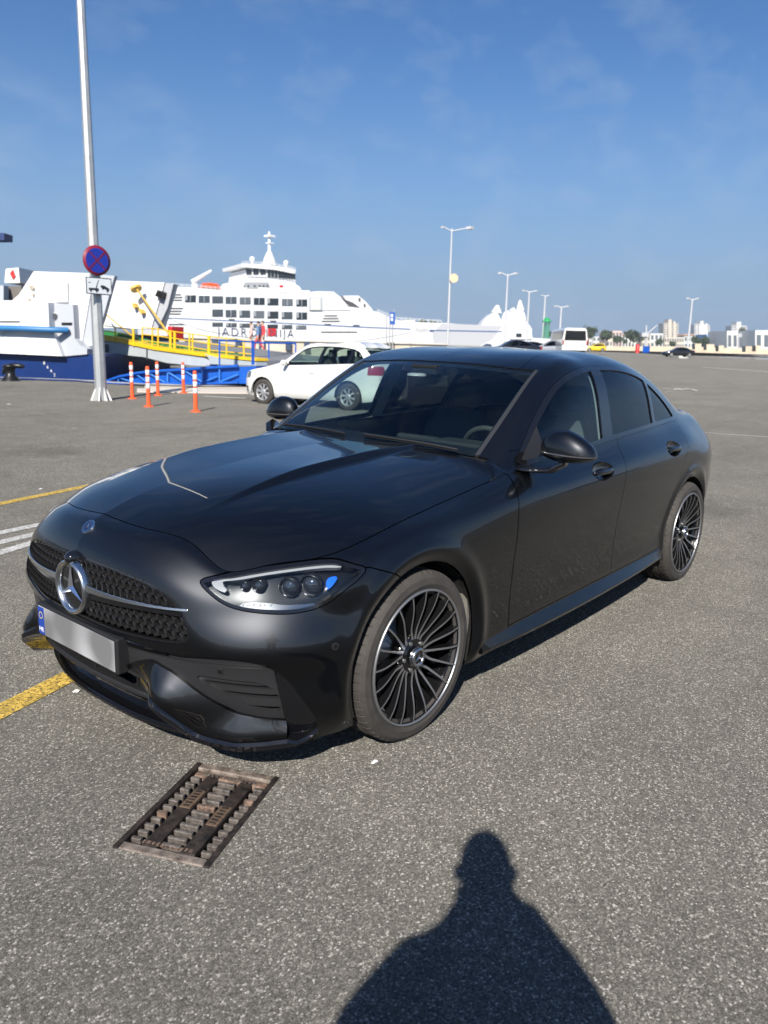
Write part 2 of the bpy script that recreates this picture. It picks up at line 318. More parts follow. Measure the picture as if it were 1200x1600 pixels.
strip('white_line', line_px((1085, 675), (1200, 683), .5, 6), .05, WHW)
strip('white_line', line_px((1098, 573.5), (1215, 582), 0, 10), .35, WHW)
for (a, b) in (((1036, 606.5), (1049, 608)), ((1052, 609), (1064, 606.8)), ((1066, 608.4), (1077, 606.6)), ((1080, 608), (1090, 610.5)), ((1040, 611), (1052, 611.6)), ((1055, 606.6), (1066, 609.2))): strip('white_line', line_px(a, b), .10, WPAINT)
# pale kerb along the harbour edge
strip('quay_kerb', QE[:3], .35, CONC, .06)
strip('quay_kerb', QE[2:], .5, CONC, .05)
for (px, py, w) in ((585, 1193, .020), (72, 812, .03), (64, 765, .03), (14, 632, .06), (120, 1082, .022)):
    P = ground(px, py); o = MB(); n = 9; o.add([(P[0]+w*(.6+.5*rng.random())*math.cos(2*math.pi*k/n), P[1]+w*.55*(.6+.5*rng.random())*math.sin(2*math.pi*k/n), P[2]+.003+.006*rng.random()) for k in range(n)]+[(P[0], P[1], P[2]+.016)], [(k, (k+1) % n, n) for k in range(n)])
    o = o.build('paper_scrap', mat('scrap_white', (.6, .59, .56), .8))
    tag(o, {585: 'small white scrap on the asphalt right of the drain grate', 72: 'pale scrap on the asphalt between the white lines and the nose of the dark sedan', 64: 'small pale scrap beside the far yellow line', 14: 'white crumpled scrap near the quay edge below the white and blue ferry', 120: 'pale scrap beside the yellow line at the front bumper'}[px], 'litter', 'scraps of litter on the asphalt')

# ================================================================ the dark sedan
CAR = empty('sedan', (0, 0, 0), 0, 'dark graphite four-door sedan with multi-spoke wheels filling the middle of the picture', 'car')
def _rows():
    L={}
    L[0]=[(.758,0,.135),(.785,0,.20),(.838,0,.30),(.862,0,.42),(.870,0,.54),(.868,0,.645),(.851,0,.735),(.808,0,.80),(.742,0,.842)]
    L[1]=[(.742,.25,.133),(.768,.255,.20),(.822,.258,.30),(.846,.26,.42),(.852,.26,.54),(.849,.258,.640),(.831,.256,.728),(.787,.254,.788),(.722,.25,.827)]
    L[2]=[(.694,.435,.131),(.722,.445,.20),(.784,.450,.30),(.800,.452,.42),(.806,.452,.535),(.802,.450,.63),(.783,.446,.703),(.737,.440,.760),(.672,.432,.798)]
    L[3]=[(.640,.575,.131),(.668,.588,.20),(.720,.595,.30),(.745,.597,.42),(.758,.602,.512),(.739,.588,.597),(.720,.581,.652),(.695,.578,.699),(.655,.575,.738)]
    L[4]=[(.560,.700,.136),(.600,.722,.205),(.637,.727,.30),(.656,.726,.42),(.670,.732,.510),(.641,.710,.602),(.614,.700,.660),(.585,.690,.715),(.546,.672,.757)]
    L[5]=[(.470,.785,.146),(.503,.810,.212),(.537,.817,.305),(.555,.815,.42),(.568,.820,.510),(.537,.799,.604),(.507,.787,.670),(.468,.777,.724),(.430,.748,.769)]
    L[6]=[(.385,.838,.16),(.405,.863,.222),(.428,.871,.312),(.441,.871,.42),(.449,.874,.512),(.419,.859,.603),(.410,.858,.677),(.370,.838,.742),(.325,.786,.788)]
    L[7]=[(.26,.863,.172),(.265,.886,.232),(.275,.893,.32),(.28,.894,.425),(.28,.894,.525),(.276,.894,.61),(.262,.889,.69),(.237,.868,.762),(.205,.799,.813)]
    L[8]=[(0,.868,.182),(0,.891,.242),(0,.899,.33),(0,.902,.435),(0,.904,.535),(0,.905,.625),(0,.902,.718),(0,.876,.800),(0,.800,.848)]
    L[9]=[(-.35,.870,.19),(-.35,.889,.25),(-.35,.893,.34),(-.35,.894,.445),(-.35,.897,.55),(-.35,.902,.648),(-.35,.901,.748),(-.35,.876,.830),(-.35,.785,.889)]
    L[10]=[(-.636,.870,.195),(-.636,.887,.257),(-.636,.888,.347),(-.636,.889,.455),(-.636,.894,.56),(-.636,.901,.66),(-.637,.903,.763),(-.655,.882,.856),(-.705,.790,.938)]
    L[11]=[(-.93,.870,.20),(-.93,.886,.262),(-.93,.886,.355),(-.93,.887,.462),(-.93,.893,.566),(-.93,.901,.668),(-.93,.906,.773),(-.93,.886,.867),(-.92,.800,.962)]
    L[12]=[(-1.25,.870,.205),(-1.25,.886,.268),(-1.25,.886,.363),(-1.25,.887,.47),(-1.25,.893,.572),(-1.25,.902,.677),(-1.25,.908,.783),(-1.25,.889,.877),(-1.25,.812,.988)]
    L[13]=[(-1.7,.870,.212),(-1.7,.886,.276),(-1.7,.886,.372),(-1.7,.888,.48),(-1.7,.895,.584),(-1.7,.904,.69),(-1.7,.910,.797),(-1.7,.891,.893),(-1.7,.814,1.014)]
    L[14]=[(-2.3,.870,.222),(-2.3,.887,.287),(-2.3,.889,.382),(-2.3,.893,.49),(-2.3,.902,.597),(-2.3,.912,.705),(-2.3,.915,.812),(-2.3,.893,.910),(-2.3,.802,1.037)]
    L[15]=[(-2.6,.868,.228),(-2.6,.887,.293),(-2.6,.893,.388),(-2.6,.900,.496),(-2.6,.909,.603),(-2.6,.918,.713),(-2.6,.917,.822),(-2.6,.891,.920),(-2.6,.786,1.047)]
    L[16]=[(-2.865,.862,.233),(-2.865,.884,.298),(-2.865,.895,.392),(-2.865,.904,.50),(-2.865,.912,.608),(-2.865,.918,.718),(-2.865,.913,.828),(-2.865,.882,.927),(-2.865,.766,1.052)]
    L[17]=[(-3.2,.845,.24),(-3.2,.868,.303),(-3.2,.881,.395),(-3.2,.891,.50),(-3.2,.897,.61),(-3.2,.899,.722),(-3.2,.890,.832),(-3.2,.856,.932),(-3.2,.738,1.05)]
    L[18]=[(-3.5,.79,.255),(-3.51,.822,.313),(-3.53,.838,.402),(-3.54,.847,.507),(-3.545,.851,.615),(-3.545,.849,.725),(-3.54,.836,.835),(-3.53,.80,.937),(-3.50,.69,1.045)]
    L[19]=[(-3.69,.66,.27),(-3.72,.69,.322),(-3.755,.712,.41),(-3.772,.72,.513),(-3.778,.722,.62),(-3.778,.718,.73),(-3.77,.702,.84),(-3.755,.665,.943),(-3.71,.57,1.047)]
    L[20]=[(-3.78,.38,.275),(-3.815,.395,.325),(-3.86,.405,.413),(-3.878,.41,.516),(-3.884,.41,.623),(-3.884,.408,.733),(-3.876,.40,.843),(-3.866,.38,.947),(-3.83,.33,1.055)]
    L[21]=[(-3.80,0,.275),(-3.835,0,.325),(-3.885,0,.413),(-3.903,0,.516),(-3.91,0,.623),(-3.91,0,.733),(-3.902,0,.843),(-3.892,0,.947),(-3.862,0,1.06)]
    U={}
    U[10]=[(-.702,.742,.964),(-.700,.702,.990),(-.685,.650,1.003),(-.620,.33,1.018),(-.59,0,1.024)]
    U[11]=[(-.95,.755,1.068),(-.985,.672,1.172),(-.965,.622,1.183),(-.86,.32,1.212),(-.82,0,1.222)]
    U[12]=[(-1.29,.752,1.19),(-1.34,.635,1.367),(-1.325,.575,1.382),(-1.265,.30,1.396),(-1.24,0,1.401)]
    U[13]=[(-1.70,.752,1.205),(-1.70,.652,1.388),(-1.70,.56,1.435),(-1.70,.30,1.461),(-1.70,0,1.469)]
    U[14]=[(-2.3,.738,1.20),(-2.3,.640,1.366),(-2.3,.55,1.415),(-2.3,.30,1.440),(-2.3,0,1.447)]
    U[15]=[(-2.62,.722,1.175),(-2.66,.622,1.299),(-2.67,.54,1.343),(-2.70,.30,1.369),(-2.72,0,1.377)]
    U[16]=[(-2.88,.700,1.145),(-2.93,.605,1.224),(-2.96,.53,1.254),(-3.00,.30,1.275),(-3.02,0,1.283)]
    U[17]=[(-3.21,.660,1.094),(-3.24,.585,1.128),(-3.27,.51,1.146),(-3.32,.29,1.160),(-3.34,0,1.165)]
    U[18]=[(-3.50,.600,1.058),(-3.51,.535,1.072),(-3.52,.45,1.082),(-3.54,.25,1.090),(-3.55,0,1.093)]
    U[19]=[(-3.70,.52,1.051),(-3.70,.45,1.054),(-3.71,.37,1.057),(-3.72,.2,1.061),(-3.725,0,1.063)]
    U[20]=[(-3.82,.295,1.057),(-3.81,.25,1.058),(-3.805,.2,1.059),(-3.80,.1,1.062),(-3.80,0,1.064)]
    U[21]=[(-3.857,0,1.061),(-3.85,0,1.062),(-3.845,0,1.063),(-3.84,0,1.064),(-3.835,0,1.065)]
    for c,k in ((17,.995),(18,.955),(19,.945),(20,.97)):
        L[c]=[(x,y*k*(.965 if r>6 else 1),z) for r,(x,y,z) in enumerate(L[c])]; U[c]=[(x,y*k*.965,z) for x,y,z in U[c]]
    for c,d in ((14,.010),(15,.022),(16,.030),(17,.032),(18,.030),(19,.02)):
        L[c]=[(x,max(0,y-d*(.45 if r<2 else 1)),z) for r,(x,y,z) in enumerate(L[c])]
        U[c]=[(x,max(0,y-d*(.7,.45,.3,.1,0)[r]),z) for r,(x,y,z) in enumerate(U[c])]
    return L,U
def nspl(k,t):
    """rows of the natural cubic spline basis: value at t = S @ data at knots k"""
    k=np.asarray(k,float); n=len(k); h=np.diff(k)
    A=np.zeros((n,n)); B=np.zeros((n,n)); A[0,0]=A[-1,-1]=1
    for i in range(1,n-1):
        A[i,i-1]=h[i-1]; A[i,i]=2*(h[i-1]+h[i]); A[i,i+1]=h[i]
        B[i,i-1]=6/h[i-1]; B[i,i+1]=6/h[i]; B[i,i]=-6/h[i-1]-6/h[i]
    M=np.linalg.solve(A,B)
    t=np.asarray(t,float); i=np.clip(np.searchsorted(k,t,side='right')-1,0,n-2)
    a=(k[i+1]-t)/h[i]; b=(t-k[i])/h[i]; S=np.zeros((len(t),n)); r=np.arange(len(t))
    S[r,i]+=a; S[r,i+1]+=b
    S+=(((a**3-a)*h[i]**2/6)[:,None])*M[i]+(((b**3-b)*h[i]**2/6)[:,None])*M[i+1]
    return S
def knots(P,axis):
    d=np.linalg.norm(np.diff(P,axis=axis),axis=2).mean(axis=1-axis); return np.concatenate([[0],np.cumsum(d)])
def dens(k,i0,i1,step):
    """samples between knots i0..i1 with about `step` spacing, each knot hit; returns (t, index coordinate)"""
    t=[];q=[]
    for i in range(i0,i1):
        n=max(2,int(round((k[i+1]-k[i])/step)))
        for j in range(n): t.append(k[i]+(k[i+1]-k[i])*j/n); q.append(i+j/n)
    t.append(k[i1]); q.append(i1); return np.array(t),np.array(q,float)
def hood_pt(P,C8):  pass

AR = .366; ARCHES = ((0., .334), (-2.865, .334))
def _flare(X):
    """wheel-arch flares: a soft crest that rolls back in at the opening"""
    for cx, cz in ARCHES:
        r = np.hypot(X[..., 0]-cx, X[..., 2]-cz); up = np.clip((X[..., 2]-.16)/.12, 0, 1)
        side = np.clip((X[..., 1]-.70)/.12, 0, 1)
        d = .010*np.exp(-((r-AR-.048)/.034)**2)-.016*np.exp(-((r-AR+.004)/.026)**2)
        X[..., 1] += d*up*side
    return X
def _grid(X, U, W):
    """dense grid -> (verts[x y z nx ny nz u v], tris)"""
    Xu = np.gradient(X, axis=1); Xv = np.gradient(X, axis=0)
    N = np.cross(Xu, Xv); N /= np.maximum(np.linalg.norm(N, axis=2, keepdims=True), 1e-12)
    V = np.concatenate([X, N, U[..., None], W[..., None]], 2); nv, nu = X.shape[:2]; i = np.arange(nv*nu).reshape(nv, nu)
    a, b, c, d = i[:-1, :-1], i[:-1, 1:], i[1:, 1:], i[1:, :-1]
    return V.reshape(-1, 8), np.concatenate([np.stack([a, c, d], -1).reshape(-1, 3), np.stack([a, b, c], -1).reshape(-1, 3)])
def build_master(su=.011, sv=.011):
    L, U = _rows()
    low = np.array([[L[c][r] for c in range(22)] for r in range(9)], float); upp = np.array([[U[c][r] for c in range(10, 22)] for r in range(5)], float)
    ku = knots(low, 1); ghost = low[8].copy()
    for c in range(10):
        e = low[8, c]; ghost[c] = e+(np.array([-.09, -.02*c/3, .028]) if c < 3 else np.array([-.06, -.075, .04]) if c < 5 else np.array([0, -.11, .040]))
    ghost[10:] = upp[0]; g2 = ghost+(ghost-low[8])*np.array([1, 1, .75]); g2[10:] = upp[1]; g3 = g2+(ghost-low[8])*np.array([1, 1, .5]); g3[10:] = upp[2]; kv = knots(np.concatenate([low[:, 10:], upp], 0), 0)
    R9 = np.concatenate([low, ghost[None], g2[None], g3[None]], 0); kf = kv[:12]
    tu, qu = dens(ku, 0, 10, su); tv, qv = dens(kf, 0, 8, sv)
    X = _flare(np.einsum('vr,rcd,uc->vud', nspl(kf, tv), R9, nspl(ku, tu)))
    front = _grid(X, np.broadcast_to(qu[None], X.shape[:2]), np.broadcast_to(qv[:, None], X.shape[:2]))
    tu, qu = dens(ku, 10, 21, su*1.2); tv, qv = dens(kv, 0, 13, sv*1.1); kp = ku[10:]-ku[10]
    RR = np.concatenate([np.einsum('rcd,uc->rud', low, nspl(ku, tu)), np.einsum('rcd,uc->rud', upp, nspl(kp, tu-ku[10]))], 0)
    X = _flare(np.einsum('vr,rud->vud', nspl(kv, tv), RR))
    rear = _grid(X, np.broadcast_to(qu[None], X.shape[:2]), np.broadcast_to(qv[:, None], X.shape[:2]))
    return front, rear, low, upp, ku, kv
def sm01(x): x = np.clip(x, 0, 1); return x*x*(3-2*x)
def build_hood(low, ku, UPP, step=.012):
    tu, qu = dens(ku, 3, 10, step); E = nspl(ku, tu)@low[8]; E = E[qu <= 9.56]
    cor = np.array([-.668, .692, .985]); a = E[-1]; dr = (E[-1]-E[-3]); dr /= np.linalg.norm(dr); m = a+dr*.10; tail = [(1-t)**2*a+2*t*(1-t)*m+t*t*cor for t in np.linspace(0, 1, 13)[1:]]
    flap0 = np.array([a]+tail); E = np.concatenate([E, np.array(tail)])
    tf, _ = dens(ku, 0, 3, step); Fd = nspl(ku, tf)@low[8]; nc = len(E)
    s = np.concatenate([[0], np.cumsum(np.linalg.norm(np.diff(E, axis=0), axis=1))]); s /= s[-1]
    kx = np.array([-.585, -.45, -.25, 0, .25, .45, .62, .742]); kz = np.array([1.020, 1.016, 1.005, .985, .957, .926, .886, .842])
    cx = .742+(-.585-.742)*s; cz = nspl(kx, np.clip(cx, kx[0], kx[-1]))@kz
    nt = 150; t = np.linspace(0, 1, nt); X = np.empty((nc, nt, 3))
    fx = np.interp(t*E[0, 1], Fd[:, 1], Fd[:, 0]); fz = np.interp(t*E[0, 1], Fd[:, 1], Fd[:, 2])
    for i in range(nc):
        w = sm01(s[i]/.35); y = t*E[i, 1]
        base = cx[i]+(E[i, 0]-cx[i])*t**2
        bf = fx+(E[i, 0]-fx[-1])*t**2+(cx[i]-fx[0])*(1-t**2); x = (1-w)*bf+w*base
        z = E[i, 2]+(cz[i]-E[i, 2])*(1-t**2.6); zf = fz+(E[i, 2]-fz[-1])*t**2.6+(cz[i]-fz[0])*(1-t**2.6)
        w2 = sm01(s[i]/.3); z = (1-w2)*zf+w2*z
        yc = .335+.02*s[i]; a = .026*sm01((s[i]-.12)/.40)*(1-.45*sm01((s[i]-.75)/.25))
        d = yc-y; z = z+a*sm01((d+.022)/.034)*np.exp(-np.clip(d-.01, 0, None)/.15)
        X[i] = np.stack([x, y, z], 1)
    V, T = _grid(X, np.broadcast_to(t[None], X.shape[:2]), np.broadcast_to(s[:, None], X.shape[:2]))
    if V[:, 5].mean() < 0: V[:, 3:6] *= -1; T = T[:, ::-1]
    # the little fender flap between the hood corner and the fender crest
    q = np.linspace(9.56, 10, 13); tt = np.interp(q, np.arange(len(ku)), ku); r8 = nspl(ku, tt)@low[8]; k = np.linspace(0, 1, 7)[:, None, None]
    FX = flap0[None]*(1-k)+r8[None]*k; FX[..., 2] += .006*np.sin(np.pi*k[..., 0])
    kk = np.linspace(0, 1, 7); ed = np.stack([np.interp(kk, [0, .5, 1], [UPP[1, 0, j], UPP[0, 0, j], low[8, 10, j]]) for j in range(3)], 1)[:, None]
    FX = np.concatenate([FX[:, 1:], ed+np.array([.004, 0, .001]), ed+np.array([-.02, -.003, .004])], 1)
    f = _grid(FX, np.zeros(FX.shape[:2]), np.zeros(FX.shape[:2]))
    if f[0][:, 5].mean() < 0: f[0][:, 3:6] *= -1; f = (f[0], f[1][:, ::-1])
    return (V, T), f
def chaikin(P, n=2):
    P = np.asarray(P, float)
    for _ in range(n):
        Q = np.roll(P, -1, 0); P = np.stack([.75*P+.25*Q, .25*P+.75*Q], 1).reshape(-1, 2)
    return P
def sdf(poly, pts):
    """signed distance to a closed polygon, negative inside"""
    A = np.asarray(poly, float); B = np.roll(A, -1, 0); d2 = np.full(len(pts), 1e9); ins = np.zeros(len(pts), bool)
    for a, b in zip(A, B):
        e = b-a; w = pts-a; h = np.clip((w@e)/max(e@e, 1e-12), 0, 1); d2 = np.minimum(d2, ((w-h[:, None]*e)**2).sum(1))
        c = (a[1] > pts[:, 1]) != (b[1] > pts[:, 1])
        with np.errstate(divide='ignore', invalid='ignore'): ins ^= c & (pts[:, 0] < (b[0]-a[0])*(pts[:, 1]-a[1])/(b[1]-a[1])+a[0])
    d = np.sqrt(d2); return np.where(ins, -d, d)
def clip(V, T, f):
    """keep the part of a triangle mesh where f <= 0, cut exactly along f = 0"""
    f = np.where(np.abs(f) < 1e-7, -1e-7, f); s = f[T] <= 0; n = s.sum(1); out = [T[n == 3]]; newv = []; key = {}; base = len(V)
    def cut(a, b):
        k = (a, b) if a < b else (b, a)
        if k not in key:
            t = f[a]/(f[a]-f[b]); key[k] = base+len(newv); newv.append(V[a]+(V[b]-V[a])*t)
        return key[k]
    ex = []
    for tr, ss in zip(T[(n == 1) | (n == 2)].tolist(), s[(n == 1) | (n == 2)].tolist()):
        k = ss.count(True)
        if k == 1:
            i = ss.index(True); a, b, c = tr[i], tr[(i+1) % 3], tr[(i+2) % 3]; ex.append((a, cut(a, b), cut(a, c)))
        else:
            i = ss.index(False); c, a, b = tr[i], tr[(i+1) % 3], tr[(i+2) % 3]; p, q = cut(b, c), cut(a, c); ex += [(a, b, p), (a, p, q)]
    V2 = np.concatenate([V, np.array(newv)]) if newv else V
    T2 = np.concatenate(out+[np.array(ex, int)]) if ex else out[0]
    u, inv = np.unique(T2, return_inverse=True); return V2[u], inv.reshape(-1, 3)
def cuts(m, *fs):
    V, T = m
    for f in fs:
        if len(T) == 0: break
        V, T = clip(V, T, f(V))
    return V, T
def both(m):
    V, T = m; W = V.copy(); W[:, 1] *= -1; W[:, 4] *= -1; return np.concatenate([V, W]), np.concatenate([T, T[:, ::-1]+len(V)])
def flip(m):
    V, T = m; W = V.copy(); W[:, 1] *= -1; W[:, 4] *= -1; return W, T[:, ::-1]
def join(*ms):
    V = []; T = []; n = 0
    for v, t in ms: V.append(v); T.append(t+n); n += len(v)
    return np.concatenate(V), np.concatenate(T)
def shift(m, d): V = m[0].copy(); V[:, :3] += V[:, 3:6]*d; return V, m[1]
def panel(name, m, material, parent, depth=.014, off=0.):
    """a skin panel with its edges folded inwards by depth"""
    V, T = shift(m, off) if off else m
    E = np.concatenate([T[:, [0, 1]], T[:, [1, 2]], T[:, [2, 0]]]); S = np.sort(E, 1); _, ix, ct = np.unique(S, axis=0, return_index=True, return_counts=True)
    B = E[ix[ct == 1]]; B = B[~((np.abs(V[B[:, 0], 1]) < 1e-4) & (np.abs(V[B[:, 1], 1]) < 1e-4))]
    N = V[:, 3:6]
    if depth and len(B):
        a = V[B[:, 0]]; b = V[B[:, 1]]; k = len(B); tan = b[:, :3]-a[:, :3]; on = np.cross(tan, (a[:, 3:6]+b[:, 3:6])/2); on /= np.maximum(np.linalg.norm(on, axis=1, keepdims=True), 1e-9)
        Q = np.concatenate([a[:, :3], b[:, :3], b[:, :3]-b[:, 3:6]*depth, a[:, :3]-a[:, 3:6]*depth]); i = np.arange(k)+len(V)
        F = T.tolist()+np.stack([i+k, i, i+3*k, i+2*k], 1).tolist()
        P = np.concatenate([V[:, :3], Q]); NN = np.concatenate([N, on, on, on, on])
    else: P, F, NN = V[:, :3], T.tolist(), N
    return mesh(name, P, F, material, parent, normals=NN)
def panel2(name, m, *a, **k): return panel(name, m, *a, **k), panel(name, flip(m), *a, **k)
qz = lambda V: np.stack([V[:, 1]-V[:, 0], V[:, 2]], 1)
xz = lambda V: V[:, [0, 2]]
def inq(P, g=0., n=2): C = chaikin(P, n) if n else P; return lambda V: sdf(C, qz(V))+g
def outq(P, g=0., n=2): C = chaikin(P, n) if n else P; return lambda V: -sdf(C, qz(V))+g
def inx(P, g=0., n=0): C = chaikin(P, n) if n else P; return lambda V: sdf(C, xz(V))+g
def outx(P, g=0., n=0): C = chaikin(P, n) if n else P; return lambda V: -sdf(C, xz(V))+g
ring = lambda P, w, sel: (lambda V: np.abs(sdf(chaikin(P), sel(V))+w/2)-w/2)
arch = lambda V: np.maximum(AR-np.hypot(V[:, 0]-ARCHES[0][0], V[:, 2]-ARCHES[0][1]), AR-np.hypot(V[:, 0]-ARCHES[1][0], V[:, 2]-ARCHES[1][1]))
u_gt = lambda a: (lambda V: (a-V[:, 6])*.1)
u_lt = lambda a: (lambda V: (V[:, 6]-a)*.1)
v_gt = lambda a: (lambda V: (a-V[:, 7])*.1)
v_lt = lambda a: (lambda V: (V[:, 7]-a)*.1)

PAINT = mat('graphite_metallic_paint', (.027, .0282, .031), .41, 1.0, 1., .008); PAINT.node_tree.nodes['Principled BSDF'].inputs['Coat IOR'].default_value = 1.5
GLOSSK = mat('gloss_black_trim', (.006, .006, .007), .08, 0, .6, .02)
PLAST = mat('black_grained_plastic', (.012, .012, .013), .52, bump=.15, bscale=700)
SATIN = mat('satin_dark_grey_trim', (.026, .026, .028), .36, .2)
CHROME = mat('chrome', (.80, .80, .81), .10, 1.)
SILVER = mat('satin_chrome', (.66, .67, .69), .22, 1.)
RUBBER = mat('tyre_rubber', (.040, .036, .032), .75, noise=.14, nscale=14, col2=(.050, .044, .039), bump=.1, bscale=300)
MACH = mat('machined_aluminium', (.42, .42, .425), .36, .85)
RIMK = mat('gloss_black_wheel_paint', (.008, .008, .009), .16, .2, .5)
STEEL = mat('brake_disc_steel', (.30, .28, .26), .38, 1., noise=.3, nscale=40)
DARK = mat('dark_underbody', (.008, .008, .008), .9)
CLEAR = glass_mat('windscreen_glass', (.72, .82, .80), 1.68); SIDEG = glass_mat('front_side_glass', (.66, .78, .77), 1.7); PRIV = glass_mat('privacy_glass', (.045, .05, .055), 1.75); LENS = glass_mat('headlamp_lens', (.93, .95, .96))
CLOTH = mat('dark_grey_upholstery', (.055, .060, .062), .75, bump=.1, bscale=500); DASH = mat('dashboard_plastic', (.022, .026, .027), .6, bump=.1, bscale=600)
LININ = mat('roof_lining', (.30, .32, .315), .9)

FR, RE, LOW, UPP, KU, KV = build_master()
HOOD, FLAP = build_hood(LOW, KU, UPP)
# outlines on the skin, in (y-x, z) for the nose and (x, z) for the flanks
GRILLE = [(-1.05, .716), (-.84, .716), (-.715, .714), (-.55, .704), (-.465, .693), (-.40, .680), (-.336, .653), (-.298, .629), (-.272, .603), (-.25, .572), (-.236, .541), (-.240, .516), (-.279, .502), (-.327, .495), (-.391, .490), (-.491, .487), (-.606, .485), (-.709, .487), (-.84, .490), (-1.05, .490)]
HEADL = [(-.2, .702), (-.179, .716), (-.084, .732), (.082, .754), (.293, .767), (.405, .770), (.453, .765), (.501, .756), (.584, .737), (.533, .706), (.475, .684), (.411, .650), (.357, .631), (.279, .620), (.188, .616), (.066, .621), (-.025, .629), (-.095, .647), (-.151, .673)]
DRL = [(-.148, .706), (-.141, .713), (-.094, .724), (.098, .747), (.404, .763), (.452, .760), (.458, .753), (.452, .749), (.356, .751), (.138, .736), (-.076, .714), (-.100, .708), (-.068, .682), (-.074, .676), (-.112, .683), (-.138, .694)]
MOUTH = [(-1.05, .474), (-.80, .474), (-.57, .473), (-.45, .463), (-.308, .459), (-.206, .473), (-.108, .481), (-.007, .481), (.08, .471), (.152, .442), (.152, .417), (.174, .346), (.198, .261), (.205, .230), (.196, .186), (.069, .168), (-.025, .163), (-.133, .160), (-.234, .172), (-.319, .200), (-.40, .222), (-.60, .238), (-.80, .240), (-1.05, .240)]
WING = [(-.575, .352), (-.545, .385), (-.453, .414), (-.385, .405), (-.314, .386), (-.228, .346), (-.137, .304), (-.067, .275), (-.016, .264), (.074, .256), (.203, .250), (.218, .215), (.200, .190), (.154, .182), (.069, .174), (-.024, .170), (-.132, .168), (-.197, .187), (-.26, .231), (-.324, .276), (-.394, .308), (-.461, .333), (-.554, .345)]
FIN = [(.156, .440), (.203, .405), (.266, .341), (.317, .285), (.343, .248), (.350, .222), (.315, .192), (.25, .186), (.205, .190), (.222, .215), (.205, .250), (.198, .261), (.174, .346), (.152, .417)]
CHIN = [(-1.05, .240), (-.80, .240), (-.60, .238), (-.40, .222), (-.319, .200), (-.234, .172), (-.133, .160), (-.025, .163), (.069, .168), (.196, .186), (.25, .186), (.315, .192), (.350, .215), (.36, .16), (.33, .10), (-1.05, .10)]
FENDER = [(.42, 1.4), (.42, .772), (.400, .752), (.284, .737), (.188, .701), (.10, .655), (0, .50), (0, 0), (-3, 0), (-3, 1.4)]
DLO = [(-.775, .951), (-.893, 1.053), (-1.039, 1.163), (-1.234, 1.286), (-1.37, 1.341), (-1.531, 1.376), (-1.737, 1.394), (-2.038, 1.391), (-2.30, 1.362), (-2.48, 1.317), (-2.66, 1.238), (-2.80, 1.148), (-2.875, 1.078), (-2.878, 1.058), (-2.80, 1.050), (-2.5, 1.044), (-2.286, 1.039), (-1.809, 1.018), (-1.53, 1.0), (-1.1, .975)]
def half(a, b): # signed distance to the line a->b, negative on its left
    a = np.array(a, float); b = np.array(b, float); e = (b-a)/np.linalg.norm(b-a); n = np.array([-e[1], e[0]])
    return lambda V: (xz(V)-a)@n
GAP = .0022
F_isfender = lambda V: sdf(np.array(FENDER), xz(V))
# ---- bonnet, nose, wings
HM = cuts(HOOD, lambda V: (V[:, 6]-.997)*.7, lambda V: (.002-V[:, 7]))
hood_ob = panel('hood', both(HM), PAINT, CAR, .016)
bump = cuts(FR, lambda V: -F_isfender(V)+GAP, v_lt(7.985), outq(HEADL, GAP), outq(GRILLE), outq(MOUTH), outq(FIN), outq(CHIN), arch)
bumper = panel('front_bumper', both(bump), PAINT, CAR, .03)
fend = cuts(FR, lambda V: F_isfender(V)+GAP, v_lt(7.985), u_lt(9.985), outq(HEADL, GAP), arch)
flap = FLAP
for s, nm in ((1, 'fender'), (-1, 'fender')):
    fo = panel(nm, fend if s > 0 else flip(fend), PAINT, CAR, .016); panel('fender_cap', flap if s > 0 else flip(flap), PAINT, fo, 0)
# ---- grille
GW = .012
panel('grille_frame', both(cuts(FR, inq(GRILLE, .001), outq(GRILLE, -GW))), GLOSSK, bumper, .05, -.004)
panel('grille_backing', both(cuts(FR, inq(GRILLE, -.01))), DARK, bumper, 0, -.06)
def nose_x(y, z):  # front skin depth by nearest skin point
    return NX(y, z)
_P = FR[0][(FR[0][:, 6] < 4.2)]
def NX(y, z):
    d = (_P[:, 1]-abs(y))**2+(_P[:, 2]-z)**2; i = np.argsort(d)[:4]; w = 1/(d[i]+1e-6); return float((_P[i, 0]*w).sum()/w.sum())
mb = MB(); cs = .0172; row = 0; z = .495
gp = chaikin(GRILLE)
gy = np.linspace(0, .56, 57); gzz = np.linspace(.48, .72, 25); GX = np.array([[NX(a, b) for b in gzz] for a in gy])
def gx(y, z):
    a = min(max(abs(y)/.01, 0), 55.999); b = min(max((z-.48)/.01, 0), 23.999); i, j = int(a), int(b); a -= i; b -= j
    return GX[i, j]*(1-a)*(1-b)+GX[i+1, j]*a*(1-b)+GX[i, j+1]*(1-a)*b+GX[i+1, j+1]*a*b
while z < .722:
    y = -.54+(row % 2)*cs*1.02
    while y < .54:
        x = gx(y, z); q = np.array([[abs(y)-x, z]])
        if sdf(gp, q)[0] < -.010:
            V = []; F = []
            for k in range(6):
                t = math.pi/3*k+math.pi/6
                for rr, dx in ((1.0, -.030), (1.0, -.008), (.87, -.005), (.80, -.034)):
                    V.append((x+dx, y+cs*rr*1.02*math.cos(t), z+cs*rr*.98*math.sin(t)))
            for k in range(6):
                for j in range(3): F.append((k*4+j, k*4+j+1, ((k+1) % 6)*4+j+1, ((k+1) % 6)*4+j))
            mb.add(V, F)
        y += cs*1.86
    z += cs*1.58; row += 1
gr = mb.build('grille_honeycomb', mat('gloss_black_grille', (.022, .022, .023), .22, .2, .5), bumper); gr['kind'] = 'stuff'
